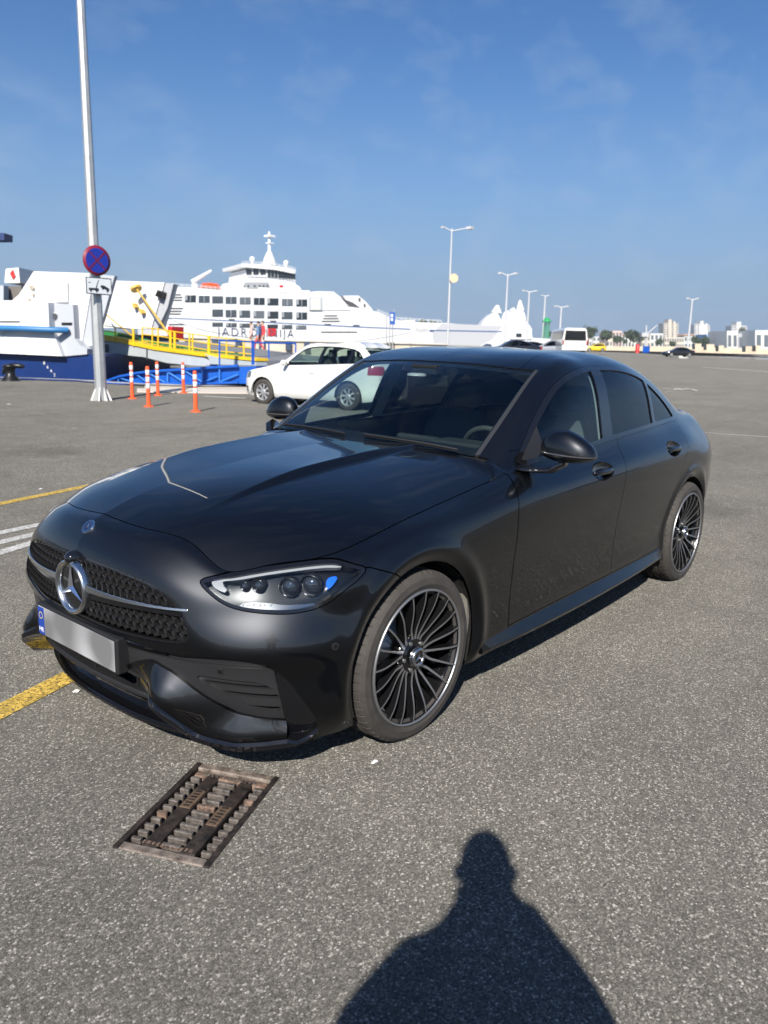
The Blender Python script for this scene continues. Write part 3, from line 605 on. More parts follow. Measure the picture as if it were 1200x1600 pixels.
# chrome blade across the grille, two-tone: bright on top, dark below
for s in (1, -1):
    mb = MB(); V = []; n = 26
    for i in range(n):
        t = i/(n-1); y = s*(.085+t*(.526-.085)); zc = .598+.010*t; h = .017*(1-t)**2*.9+.0125*(1-.25*t); x = gx(y, zc)
        for dx, dz in ((.008, -h*.15), (.016, h*.15), (.014, h), (-.02, h*1.0), (-.025, -h*.2)): V.append((x+dx-.016*t**3, y, zc+dz+.004))
    F = [(i*5+k, i*5+(k+1) % 5, (i+1)*5+(k+1) % 5, (i+1)*5+k) for i in range(n-1) for k in range(5)]+[(0, 1, 2, 3, 4), tuple(range((n-1)*5+4, (n-1)*5-1, -1))]
    mb.add(V, F, 0); mb.build('grille_bar', SILVER, bumper, .0015)
    mb = MB(); V = []
    for i in range(n):
        t = i/(n-1); y = s*(.085+t*(.51-.085)); zc = .598+.010*t; h = .016*(1-t)**2*.7+.012; x = gx(y, zc)
        for dx, dz in ((.004, .001), (.004, -h), (-.02, -h), (-.02, .001)): V.append((x+dx, y, zc+dz))
    mb.add(V, [(i*4+k, i*4+(k+1) % 4, (i+1)*4+(k+1) % 4, (i+1)*4+k) for i in range(n-1) for k in range(4)]+[(0, 1, 2, 3), tuple(range(n*4-1, n*4-5, -1))]); mb.build('grille_bar_dark_strip', GLOSSK, bumper)
def star_mb(mb, c, rad, dx, mi=0, w=.17, ax=None):
    """three-pointed star, ridged, facing +x, arms of length rad"""
    c = Vector(c); ax = ax or (lambda a, b, d: Vector((d, a, b)))
    V = [c+ax(0, 0, dx)]; pts = []
    for k in range(3):
        t = math.pi/2+k*2*math.pi/3; pts.append((rad*math.cos(t), rad*math.sin(t))); t2 = t+math.pi/3; pts.append((rad*w*math.cos(t2), rad*w*math.sin(t2)))
    V += [c+ax(a, b, dx*.15) for a, b in pts]; mb.add(V, [(0, i+1, (i+1) % 6+1) for i in range(6)], mi)
cx_ = gx(0, .599)
mb = MB(); mb.lathe([(.099, -.03), (.099, .010), (.096, .017), (.090, .019), (.083, .014), (.080, .004)], (cx_, 0, .599), 48, axis='x'); mb.build('emblem_ring', SILVER, bumper)
mb = MB(); mb.lathe([(.084, .004), (.0001, .007)], (cx_, 0, .599), 40, axis='x'); mb.build('emblem_disc', GLOSSK, bumper)
mb = MB(); star_mb(mb, (cx_+.006, 0, .599), .083, .016); mb.build('emblem_star', CHROME, bumper)
mb = MB(); mb.lathe([(.0001, .030), (.016, .026), (.026, .012), (.028, -.02)], (cx_-.004, 0, .702), 20, axis='x'); mb.build('front_camera', GLOSSK, bumper)
# round badge on the nose
bi = np.argmin((FR[0][:, 1])**2+(FR[0][:, 2]-.806)**2); bp = FR[0][bi, :3]; bn = Vector(FR[0][bi, 3:6]).normalized(); bt = Vector((0, 1, 0)); bu = bn.cross(bt)*1.0
bax = lambda a, b, d: bt*a+bu*b+bn*d
mb = MB()
def disc(mb, c, r0, r1, d0, d1, mi, n=32):
    V = []
    for k in range(n):
        t = 2*math.pi*k/n
        for r, d in ((r0, d0), (r1, d1)): V.append(Vector(c)+bax(r*math.cos(t), r*math.sin(t), d))
    mb.add(V, [(2*k, 2*k+1, (2*k+3) % (2*n), (2*k+2) % (2*n)) for k in range(n)], mi)
if bu.z < 0: bu = -bu
disc(mb, bp, .0285, .0265, -.002, .003, 0); disc(mb, bp, .0265, .0235, .003, .003, 0); disc(mb, bp, .0235, .0200, .0028, .0028, 1); disc(mb, bp, .0200, .0180, .003, .003, 0); disc(mb, bp, .018, .0001, .0025, .0025, 1)
star_mb(mb, bp+np.array(bn)*.0025, .0185, .003, 0, ax=bax); mb.build('nose_badge', [CHROME, mat('badge_blue', (.01, .02, .06), .2)], bumper)
# ---- lower air openings
panel('air_intake_liner', both(cuts(FR, inq(MOUTH, -.012))), DARK, bumper, 0, -.085)
# the body-coloured blade that sweeps from the plate down to the corner, and the black lip under it
_U = np.array([(-.575, .352), (-.548, .385), (-.453, .416), (-.385, .407), (-.314, .388), (-.228, .348), (-.137, .306), (-.067, .279), (-.016, .268), (.074, .259), (.205, .250)])
_L = np.array([(-.566, .344), (-.515, .338), (-.435, .322), (-.385, .303), (-.315, .266), (-.25, .224), (-.19, .190), (-.125, .174), (-.024, .169), (.075, .171), (.205, .183)])
_pk = np.arange(11.); _pt = np.linspace(0, 10, 64); _SU = nspl(_pk, _pt); _UU = _SU@_U; _LL = _SU@_L
_FP = FR[0][(FR[0][:, 6] < 7.2) & (FR[0][:, 2] < .5)]; _FQ = np.stack([_FP[:, 1]-_FP[:, 0], _FP[:, 2]], 1)
def skin_s(q, z):
    d = ((_FQ-(q, z))**2).sum(1); i = np.argpartition(d, 14)[:14]; w = 1/(d[i]+2e-5); w /= w.sum(); return w@_FP[i, :3], w@_FP[i, 3:6]
blade = []; lipv = []
for k in range(64):
    t = _pt[k]/10; g = sm01((t-.10)/.30)*(1-.35*sm01((t-.80)/.2)); row = []
    for f, off, dz in ((0, -.035, .000), (0, .003, .002), (.10, .010, .003), (.34, .028, .006), (.62, .052, .011), (.86, .070, .015), (1., .076, .014), (1.02, .045, .002), (1.02, -.02, .002)):
        q, z = _UU[k]+(_LL[k]-_UU[k])*min(f, 1); p, nn = skin_s(q, z); h = nn*np.array([1, 1, 0]); h /= np.linalg.norm(h); row.append(p+h*(off*(g if off > .004 else 1))+np.array([0, 0, dz]))
    blade.append(row)
    if t > .12:
        q, z = _LL[k]; p, nn = skin_s(q, z); h = nn*np.array([1, 1, 0]); h /= np.linalg.norm(h); b = p+h*(.074*g)+np.array([0, 0, .018]); g2 = sm01((t-.12)/.2)
        lipv.append([b+h*(-.05)+np.array([0, 0, -.006]), b+h*(.004*g2)+np.array([0, 0, -.008]), b+h*(.012*g2)+np.array([0, 0, -.018]), b+h*(.010*g2)+np.array([0, 0, -.036]), b+h*(-.08)+np.array([0, 0, -.044])])
for q, z in ((.245, .186), (.29, .193), (.325, .205), (.348, .225)):
    p, nn = skin_s(q, z); h = nn*np.array([1, 1, 0]); h /= np.linalg.norm(h); f = .045*(1-(q-.2)/.16); lipv.append([p+h*(f-.04)+np.array([0, 0, -.006]), p+h*(f+.004)+np.array([0, 0, -.008]), p+h*(f+.010)+np.array([0, 0, -.016]), p+h*(f+.006)+np.array([0, 0, -.026]), p+h*(f-.06)+np.array([0, 0, -.03])])
for s in (1, -1):
    for rows, nm, mm in ((blade, 'lower_wing_blade', PAINT), (lipv, 'splitter_edge', GLOSSK)):
        A_ = np.array(rows); A_[..., 1] *= s; nr, nc_ = A_.shape[:2]; o = mesh(nm, A_.reshape(-1, 3), [(i*nc_+j, i*nc_+j+1, (i+1)*nc_+j+1, (i+1)*nc_+j)[::s] for i in range(nr-1) for j in range(nc_-1)]+[tuple(range(nc_))[::-s], tuple(range((nr-1)*nc_, nr*nc_))[::s]], [mm, PLAST], bumper, smooth=True, mi=[int(nm[0] == 'l' and j >= 6) for i in range(nr-1) for j in range(nc_-1)]+[1, 0])
        md = o.modifiers.new('edges', 'EDGE_SPLIT'); md.split_angle = R(42)
panel2('lower_wing_web', cuts(FR, inq(MOUTH, .002), lambda V: -sdf(np.array([(-.60, .37), (-.545, .385), (-.453, .414), (-.314, .386), (-.137, .304), (-.016, .264), (.21, .250), (.25, .6), (-.60, .6)]), qz(V)), lambda V: V[:, 2]-.36, lambda V: -.62-(V[:, 1]-V[:, 0])), PLAST, bumper, .01, -.05)
VENTIN = [(-.42, .452), (-.25, .440), (-.13, .392), (-.03, .330), (.05, .285), (.21, .262), (.16, .43), (.08, .462), (-.007, .470), (-.108, .470), (-.206, .462), (-.308, .450)]
panel2('vent_surround', cuts(FR, inq(MOUTH, .002), lambda V: -.58-(V[:, 1]-V[:, 0]), lambda V: -sdf(chaikin([(-.26, .398), (-.10, .392), (.155, .384), (.196, .262), (.05, .282), (-.03, .315), (-.12, .352)]), qz(V)), lambda V: sdf(np.array([(-.60, .365), (-.453, .412), (-.314, .384), (-.137, .302), (-.016, .262), (.21, .248), (.3, .6), (-.60, .6)]), qz(V)), lambda V: V[:, 2]-.436), SATIN, bumper, .03, -.012)
panel2('vent_lid', cuts(FR, inq(MOUTH, .001), lambda V: .438-V[:, 2], lambda V: -.40-(V[:, 1]-V[:, 0])), SATIN, bumper, .02, -.022)
for zc, zh, x0 in ((.384, .011, -.235), (.352, .010, -.185), (.312, .016, -.10)):
    panel('vent_louvre', cuts(FR, inq(MOUTH, .004), lambda V: np.abs(V[:, 2]-(zc-.010*(V[:, 1]-V[:, 0])*2))-zh, lambda V: x0-(V[:, 1]-V[:, 0])), SATIN, bumper, .035, -.020)
    panel('vent_louvre', flip(cuts(FR, inq(MOUTH, .004), lambda V: np.abs(V[:, 2]-(zc-.010*(V[:, 1]-V[:, 0])*2))-zh, lambda V: x0-(V[:, 1]-V[:, 0]))), SATIN, bumper, .035, -.020)
for m in (cuts(FR, inq(MOUTH, .004), lambda V: -.28-(V[:, 1]-V[:, 0]), lambda V: .252-V[:, 2], lambda V: V[:, 2]-.40),):
    panel2('vent_mesh', m, PLAST, bumper, 0, -.045)
fin = cuts(FR, inq(FIN))
panel('side_fin', fin, GLOSSK, bumper, .04, -.002); panel('side_fin', flip(fin), GLOSSK, bumper, .04, -.002)
panel('front_splitter', both(cuts(FR, inq(CHIN, .0, 0))), GLOSSK, bumper, .03, -.001)
_r0 = nspl(KU, dens(KU, 0, 6.2 if False else 6, .02)[0])@LOW[0]
for s in (1, -1):
    P = [(x+.020, s*y, z+.004) for x, y, z in _r0[:-4]]
    mb = MB(); V = []
    for (x, y, z) in P: V += [(x, y, z+.012), (x+.012, y, z+.006), (x+.010, y, z-.006), (x-.05, y, z-.008)]
    n = len(P); mb.add(V, [(i*4+k, i*4+(k+1) % 4, (i+1)*4+(k+1) % 4, (i+1)*4+k) for i in range(n-1) for k in range(4)]+[(0, 1, 2, 3), tuple(range(n*4-1, n*4-5, -1))]); mb.build('splitter_lip', GLOSSK, bumper)
for k in range(-3, 4): mb = MB(); mb.box((NX(k*.125, .30)-.065, k*.125, .30), (.06, .005, .115)); mb.build('intake_rib', PLAST, bumper)
mb = MB(); n = 25; V = []
for i in range(n):
    y = -.46+.92*i/(n-1); x = NX(y, .275)
    V += [(x-.012, y, .268), (x-.006, y, .262), (x-.006, y, .252), (x-.09, y, .248), (x-.09, y, .27)]
mb.add(V, [(i*5+k, i*5+(k+1) % 5, (i+1)*5+(k+1) % 5, (i+1)*5+k) for i in range(n-1) for k in range(5)]); mb.build('intake_shelf', PLAST, bumper)
mb = MB(); n = 25; V = []
for i in range(n):
    y = -.44+.88*i/(n-1); x = NX(y, .45)
    V += [(x-.010, y, .474), (x-.004, y, .462), (x-.012, y, .446), (x-.06, y, .44), (x-.06, y, .474)]
mb.add(V, [(i*5+k, i*5+(k+1) % 5, (i+1)*5+(k+1) % 5, (i+1)*5+k) for i in range(n-1) for k in range(5)]); mb.build('lower_grille_lip', GLOSSK, bumper)
def skin_pt(q, z):
    P = FR[0]; i = np.argmin((P[:, 1]-P[:, 0]-q)**2+(P[:, 2]-z)**2+(P[:, 6] > 9)*9); return P[i, :3].copy(), P[i, 3:6].copy()
for q, z, off in ((-.098, .425, -.012), (.43, .50, 0)):
    p, nrm = skin_pt(q, z)
    for s in (1, -1):
        pp = Vector((p[0], s*p[1], p[2])); nn = Vector((nrm[0], s*nrm[1], nrm[2])); mb = MB()
        mb.bar(pp+nn*(off-.006), pp+nn*(off+.003), .0125, 0, 20); mb.bar(pp+nn*(off+.003), pp+nn*(off+.004), .008, 1, 16); mb.build('parking_sensor', [SATIN, GLOSSK], bumper)
# ---- number plate
plate = MB(); px_ = .876
plate.box((px_-.030, 0, .411), (.055, .545, .130)); hold = plate.build('plate_holder', PLAST, CAR, .006)
mb = MB(); mb.box((px_, 0, .411), (.003, .520, .110)); pl = mb.build('number_plate', mat('plate_smeared_grey', (.23, .23, .235), .5, noise=.35, nscale=6, col2=(.33, .33, .34), detail=0), CAR, .001)
mb = MB(); mb.box((px_+.0022, -.238, .411), (.001, .042, .106)); eu = mb.build('plate_country_strip', mat('plate_blue', (.012, .05, .30), .4), pl)
def text_mesh(name, body, size, loc, ax, ay, m, parent, align='CENTER', extrude=.001, space=1., thin=0.):
    """flat lettering as a mesh: local x -> ax, local y -> ay"""
    cu = bpy.data.curves.new(name, 'FONT'); cu.body = body; cu.size = size; cu.align_x = align; cu.align_y = 'CENTER'; cu.extrude = extrude; cu.space_character = space; cu.resolution_u = 3; cu.offset = thin
    o = bpy.data.objects.new(name, cu); COL.objects.link(o); dg = bpy.context.evaluated_depsgraph_get(); me = bpy.data.meshes.new_from_object(o.evaluated_get(dg)); bpy.data.objects.remove(o)
    ax = Vector(ax).normalized(); ay = Vector(ay).normalized(); az = ax.cross(ay); M4 = Matrix(((ax[0], ay[0], az[0], loc[0]), (ax[1], ay[1], az[1], loc[1]), (ax[2], ay[2], az[2], loc[2]), (0, 0, 0, 1)))
    me.transform(M4); me.materials.clear(); me.materials.append(m); o = bpy.data.objects.new(name, me); COL.objects.link(o); o.parent = parent; return o
WHITE = mat('white_paint', (.78, .78, .77), .45)
text_mesh('plate_lettering', 'HR', .026, (px_+.0034, -.238, .376), (0, 1, 0), (0, 0, 1), WHITE, pl, extrude=.0004)
mb = MB()
for k in range(12):
    t = k*math.pi/6; mb.bar((px_+.003, -.238+.0125*math.cos(t), .432+.0125*math.sin(t)), (px_+.0036, -.238+.0125*math.cos(t), .432+.0125*math.sin(t)), .0022, 0, 5)
mb.build('plate_stars', mat('plate_yellow', (.8, .6, .05), .4), pl)
# ---- headlights
DRLM = mat('light_guide_white', (.30, .31, .32), .2, coat=.5); BLUEL = mat('lamp_blue_block', (.01, .12, .75), .2, coat=.5)
src = join(FR, (np.zeros((0, 8)), np.zeros((0, 3), int)))
for s in (1, -1):
    fm = (lambda m: m) if s > 0 else flip
    H = cuts(FR, inq(HEADL, .001), v_lt(8.0))
    hl = panel('headlight', fm(cuts(FR, inq(HEADL, .001), outq(HEADL, -.011))), GLOSSK, CAR, .05, -.002)
    panel('lamp_housing', fm(H), mat('lamp_housing_dark', (.010, .012, .014), .25, .4, .3), hl, 0, -.05)
    panel('lamp_lens', fm(cuts(FR, inq(HEADL, .010))), LENS, hl, 0, -.001)
    panel('light_guide', fm(cuts(FR, inq(DRL, .001, 1))), DRLM, hl, .018, -.012)
    for q, z, r, dep in ((.19, .685, .030, .05), (.05, .690, .020, .05), (-.02, .688, .014, .048), (.285, .690, .034, .05)):
        p, nrm = skin_pt(q, z); pp = Vector((p[0], s*p[1], p[2])); nn = (Vector((nrm[0]*.9, s*nrm[1]*.7, 0))+Vector((.5, 0, 0))).normalized(); mb = MB()
        c = pp-nn*.062; rr = [(r*1.15, .0), (r*1.15, .026), (r*1.02, .028), (r*.98, .012)]
        u = nn.orthogonal().normalized(); w = nn.cross(u)
        def rev(prof, mi):
            V = []; n = 20
            for (a, b) in prof:
                for k in range(n): t = 2*math.pi*k/n; V.append(c+nn*b+(u*math.cos(t)+w*math.sin(t))*a)
            mb.add(V, [(i*n+k, i*n+(k+1) % n, (i+1)*n+(k+1) % n, (i+1)*n+k) for i in range(len(prof)-1) for k in range(n)], mi, True)
        rev(rr, 0); rev([(r*.98, .012), (r*.8, .022), (r*.45, .030), (.0002, .032)], 1); mb.build('projector', [mat('projector_bezel', (.05, .052, .055), .2, .8), mat('projector_glass', (.05, .06, .075), .03, .6, 1.)], hl)
    panel('lamp_blue_element', fm(cuts(FR, inq([(.378, .722), (.425, .732), (.440, .724), (.40, .690), (.385, .688)], 0, 1))), BLUEL, hl, .03, -.022)
    panel('lamp_reflector_trim', fm(cuts(FR, inq([(-.03, .640), (.05, .634), (.20, .630), (.30, .633), (.36, .643), (.28, .644), (.18, .645), (.12, .652), (.02, .652)], 0, 1))), mat('lamp_bezel', (.25, .26, .27), .2, 1.), hl, .02, -.02)
    for k in range(6):
        a = -.01+k*.026
        panel('lamp_fin', fm(cuts(FR, inq([(a, .642), (a+.016, .640), (a+.020, .650), (a+.006, .652)], 0, 0))), DRLM, hl, .006, -.016)
# ---- doors, sides, roof
FD = [(-.641, .10), (-.641, .769), (-.66, .86), (-.712, .945), (-.712, 1.02), (-1.79, 1.05), (-1.762, .974), (-1.735, .88), (-1.706, .793), (-1.693, .60), (-1.693, .10)]
RD = [(-1.699, .10), (-1.699, .60), (-1.712, .793), (-1.741, .88), (-1.768, .974), (-1.796, 1.05), (-2.86, 1.08), (-2.835, 1.03), (-2.745, .907), (-2.625, .795), (-2.555, .70), (-2.49, .60), (-2.42, .48), (-2.375, .36), (-2.36, .10)]
sill = lambda V: (.284+.0145*(-.305-V[:, 0]))-V[:, 2]   # z above the sill line
HANDLES = ((-1.475, .882, 'front'), (-2.485, .912, 'rear'))
def hsd(V): return np.min([np.hypot((V[:, 0]-hx)/.118, (V[:, 2]-hz)/.044)-1 for hx, hz, _ in HANDLES], axis=0)*.05
fdoor = cuts(RE, inx(FD), sill, outx(DLO, .001, 1), v_lt(9.3), arch)
rdoor = cuts(RE, inx(RD), sill, outx(DLO, .001, 1), v_lt(9.3), arch)
shell = cuts(RE, lambda V: np.minimum(-sdf(np.array(FD), xz(V))+GAP, (9.3-V[:, 7])*.1), lambda V: np.minimum(-sdf(np.array(RD), xz(V))+GAP, (9.3-V[:, 7])*.1), outx(DLO, .001, 1), arch)
WS = lambda V: np.maximum.reduce([(10.92-V[:, 7])*.1, (V[:, 6]-11.90)*.3, (10.0-V[:, 6])*.3])
RW = lambda V: np.maximum.reduce([(10.95-V[:, 7])*.1, (V[:, 6]-16.75)*.3, (15.12-V[:, 6])*.3])
TR = lambda V: np.maximum.reduce([(8.9-V[:, 7])*.1, (V[:, 6]-19.4)*.3, (16.95-V[:, 6])*.3])
TAIL = lambda V: np.maximum.reduce([(6.55-V[:, 7])*.1, (V[:, 7]-7.75)*.1, (19.05-V[:, 6])*.3, (V[:, 6]-20.3)*.3])
# what lies under the sill line of the doors belongs to the shell
belowsill = cuts(RE, lambda V: -sill(V)+.004, lambda V: np.minimum(sdf(np.array(FD), xz(V)), sdf(np.array(RD), xz(V))), v_lt(4), arch)
roofcut = lambda V: np.maximum.reduce([(11.35-V[:, 7])*.1, (V[:, 6]-15.02)*.3, (11.93-V[:, 6])*.3])
shell = cuts(shell, lambda V: -WS(V)+.001, lambda V: -RW(V)+.001, lambda V: -roofcut(V)+.0006, lambda V: -TR(V)+.001, lambda V: -TAIL(V)+.001, lambda V: -(sill(V)-1e3*(V[:, 7] > 5)-1e3*(np.minimum(sdf(np.array(FD), xz(V)), sdf(np.array(RD), xz(V))) > 0)) if False else V[:, 0]*0-1)
body = panel('body_shell', both(join(shell, belowsill)), PAINT, CAR, .014)
panel('roof', both(cuts(RE, lambda V: roofcut(V)+.0004)), PAINT, CAR, .01)
panel('trunk_lid', both(cuts(RE, lambda V: TR(V)+.0006)), PAINT, CAR, .014)
for s in (1, -1):
    panel('tail_light', cuts(RE, TAIL) if s > 0 else flip(cuts(RE, TAIL)), mat('tail_lamp_red', (.25, .008, .01), .1, 0, 1.), CAR, .02)
panel('windshield', both(cuts(RE, lambda V: WS(V)+.0012*0, lambda V: (11.0-V[:, 7])*.1)), CLEAR, CAR, 0, -.004)
panel2('windshield_trim', cuts(RE, WS, lambda V: (V[:, 7]-11.06)*.1), mat('windscreen_rubber', (.028, .029, .032), .4), CAR, .02, .001)
FRIT = lambda V: -np.maximum.reduce([(V[:, 6]-11.80)*.3, (11.10-V[:, 7])*.1, (10.16-V[:, 6])*.3])
panel('windshield_border', both(cuts(RE, WS, lambda V: (11.0-V[:, 7])*.1, FRIT)), mat('black_glass_border', (.008, .009, .010), .25), CAR, 0, -.010)
panel('rear_window', both(cuts(RE, RW)), PRIV, CAR, 0, -.003)
for s in (1, -1):
    fm = (lambda m: m) if s > 0 else flip
    for nm, dm, (hx, hz, w), win in (('front_door', fdoor, HANDLES[0], 0), ('rear_door', rdoor, HANDLES[1], 1)):
        dm = cuts(dm, lambda V: -hsd(V))
        d = panel(nm, fm(dm), PAINT, CAR, .014)
        P = RE[0]; i = np.argmin((P[:, 0]-hx)**2+(P[:, 2]-hz)**2+(P[:, 7] > 9)*9); hp = P[i, :3]; hn = P[i, 3:6]
        cup = cuts(RE, lambda V: (np.hypot((V[:, 0]-hx)/.118, (V[:, 2]-hz)/.044)-1)*.05, v_lt(9))
        rr = np.clip(1-np.hypot((cup[0][:, 0]-hx)/.118, (cup[0][:, 2]-hz)/.044), 0, 1); cup[0][:, :3] -= cup[0][:, 3:6]*(.032*np.sqrt(rr))[:, None]
        o = mesh('handle_recess', fm(cup)[0][:, :3], fm(cup)[1], GLOSSK, d, smooth=True)
        mb = MB(); n = 13; V = []
        for k in range(n):
            t = k/(n-1)*2-1; x = hx+.112*t; b = .016*(1-t**4)+.003; h = .013*(1-.35*t*t)
            y0 = hp[1]+(x-hx)*0
            V += [(x, s*(y0+b-.004), hz+h), (x, s*(y0+b+.004), hz+h*.2), (x, s*(y0+b), hz-h), (x, s*(y0+b-.014), hz-h*.8), (x, s*(y0+b-.014), hz+h*.8)]
        mb.add(V, [(k*5+j, k*5+(j+1) % 5, (k+1)*5+(j+1) % 5, (k+1)*5+j) for k in range(n-1) for j in range(5)]+[(0, 1, 2, 3, 4), tuple(range(n*5-1, n*5-6, -1))], 0, True); mb.build('door_handle', PAINT, d)
        # glass
        ins = lambda V: sdf(chaikin(DLO, 1), xz(V))+.024
        if win == 0: m = cuts(RE, ins, v_gt(7.5), half((-1.02, 1.30), (-1.005, .90)), half((-1.606, .98), (-1.690, 1.40)))
        else: m = cuts(RE, ins, v_gt(7.5), half((-1.806, 1.40), (-1.732, .98)), half((-2.345, .98), (-2.455, 1.40)))
        panel('door_window', fm(m), SIDEG if win == 0 else PRIV, d, 0, -.006)
        if win: panel('quarter_window', fm(cuts(RE, ins, v_gt(7.5), half((-2.505, 1.40), (-2.395, .98)))), PRIV, d, 0, -.006)
    def glassfield(V):
        ins = sdf(chaikin(DLO, 1), xz(V))+.024
        a = np.maximum.reduce([ins, half((-1.02, 1.30), (-1.005, .90))(V), half((-1.606, .98), (-1.690, 1.40))(V)])
        b = np.maximum.reduce([ins, half((-1.806, 1.40), (-1.732, .98))(V), half((-2.345, .98), (-2.455, 1.40))(V)])
        c = np.maximum.reduce([ins, half((-2.505, 1.40), (-2.395, .98))(V)])
        return np.minimum.reduce([a, b, c])
    tr = cuts(RE, inx(DLO, .0005, 1), v_gt(7.5), lambda V: -glassfield(V))
    panel('window_trim', fm(tr), GLOSSK, CAR, .007, .001)
    panel('window_sail_panel', fm(cuts(RE, lambda V: sdf(chaikin(DLO, 1), xz(V))+.022, v_gt(7.5), half((-1.010, .90), (-1.025, 1.30)))), PLAST, CAR, .005, .004)
    # side skirt: a ledge that widens towards its middle
    mb = MB(); V = []; n = 40
    for k in range(n):
        t = k/(n-1); x = -.425-1.985*t; w = math.sin(math.pi*min(1, max(0, (t+.02)/1.04)))**.55; zt = .252+.030*t; y = .882
        V += [(x, s*(y-.005), zt+.030), (x, s*(y+.006), zt+.022), (x, s*(y+.012+.030*w), zt-.016-.012*w), (x, s*(y+.008+.028*w), zt-.030-.014*w), (x, s*(y-.06), zt-.052), (x, s*(y-.12), zt+.0)]
    mb.add(V, [(k*6+j, k*6+(j+1) % 6, (k+1)*6+(j+1) % 6, (k+1)*6+j) for k in range(n-1) for j in range(6)]+[(0, 1, 2, 3, 4, 5), tuple(range(n*6-1, n*6-7, -1))]); mb.build('side_skirt', PAINT, CAR, .0015)
    # wheel houses
    for cx, cz in ARCHES:
        mb = MB(); n = 30; V = []
        for k in range(n+1):
            t = -.35+(math.pi+.7)*k/n
            for rr, y in ((AR-.002, .872), (AR+.006, .84), (AR+.005, .60), (.02, .60)): V.append((cx+rr*math.cos(t), s*y, cz+rr*math.sin(t)))
        mb.add(V, [(k*4+j, k*4+j+1, (k+1)*4+j+1, (k+1)*4+j) for k in range(n) for j in range(3)]); mb.build('wheel_arch_liner', DARK, CAR)
    mb = MB(); V = []  # pale scuffed splash edge behind the front wheel
    for k in range(7):
        z = .27+.04*k*1.2; x = -.325-.018*math.sin(math.pi*k/6)
        V += [(x, s*.862, z), (x, s*.80, z), (x-.02, s*.80, z), (x-.02, s*.862, z)]
    mb.add(V, [(k*4+j, k*4+(j+1) % 4, (k+1)*4+(j+1) % 4, (k+1)*4+j) for k in range(6) for j in range(4)]+[(0, 1, 2, 3), (27, 26, 25, 24)]); mb.build('splash_guard', mat('dusty_plastic', (.16, .15, .13), .8), CAR)
# dark inner skin so that panel gaps read dark
lin = cuts(join(FR), lambda V: V[:, 2]-.90, lambda V: arch(V)+.012, outq(MOUTH, .03), outq(GRILLE, .02), outq(HEADL, .02), v_lt(7.9))
lin2 = cuts(RE, v_lt(7.9), lambda V: arch(V)+.012, lambda V: -hsd(V)+.03)
panel('inner_skin', both(join(shift(lin, -.045), shift(lin2, -.045))), DARK, CAR, 0)
mb = MB(); mb.box((-1.4, 0, .20), (2.0, 1.55, .03)); mb.box((-1.45, 0, .24), (4.2, 1.1, .05)); mb.box((.35, 0, .50), (.45, 1.0, .45)); mb.build('underbody', DARK, CAR)
mb = MB(); mb.box((-.04, 0, .72), (1.0, 1.15, .08)); mb.build('engine_bay_cover', DARK, CAR)
# ---- cowl and wipers
mb = MB(); V = []; n = 31
for i in range(n):
    y = -.70+1.40*i/(n-1); t = abs(y)/.70; x = -.590-.085*t*t; z = 1.010-.022*t*t
    V += [(x+.03, y, z-.022), (x-.012, y, z-.008), (x-.055, y, z+.002), (x-.06, y, z-.06), (x+.03, y, z-.09)]
mb.add(V, [(i*5+k, i*5+(k+1) % 5, (i+1)*5+(k+1) % 5, (i+1)*5+k) for i in range(n-1) for k in range(5)]); mb.build('cowl_panel', PLAST, CAR)
def ws_pt(t, h):
    """point on the windscreen: t across (-1..1), h up the glass (0..1)"""
    u = 10.05+1.8*h; v = 13-2.0*abs(t); tt = np.interp(u, np.arange(len(KU)), KU); rr = np.concatenate([nspl(KU, [tt])[0]@LOW[r][:, :][None].reshape(22, 3) if False else (nspl(KU, [tt])@LOW[r])[0] for r in range(9)]).reshape(9, 3)
    ru = np.array([(nspl(KU[10:]-KU[10], [tt-KU[10]])@UPP[r])[0] for r in range(5)]); allr = np.concatenate([rr, ru]); kv_ = np.interp(v, np.arange(14), KV); p = (nspl(KV, [kv_])@allr)[0]
    p[1] *= math.copysign(1, t) if t else 1; return Vector(p)
for (ta, ha, tb, hb) in ((-.10, -.02, -.86, -.005), (.84, -.03, .10, .0)):
    mb = MB(); P = [ws_pt(ta+(tb-ta)*k/10, ha+(hb-ha)*k/10+.01*math.sin(math.pi*k/10))+Vector((.010, 0, .012)) for k in range(11)]
    mb.tube(P, .0055, 0, 6); mb.tube([p-Vector((.004, 0, .009)) for p in P], .0035, 0, 5); mb.build('wiper', PLAST, CAR)
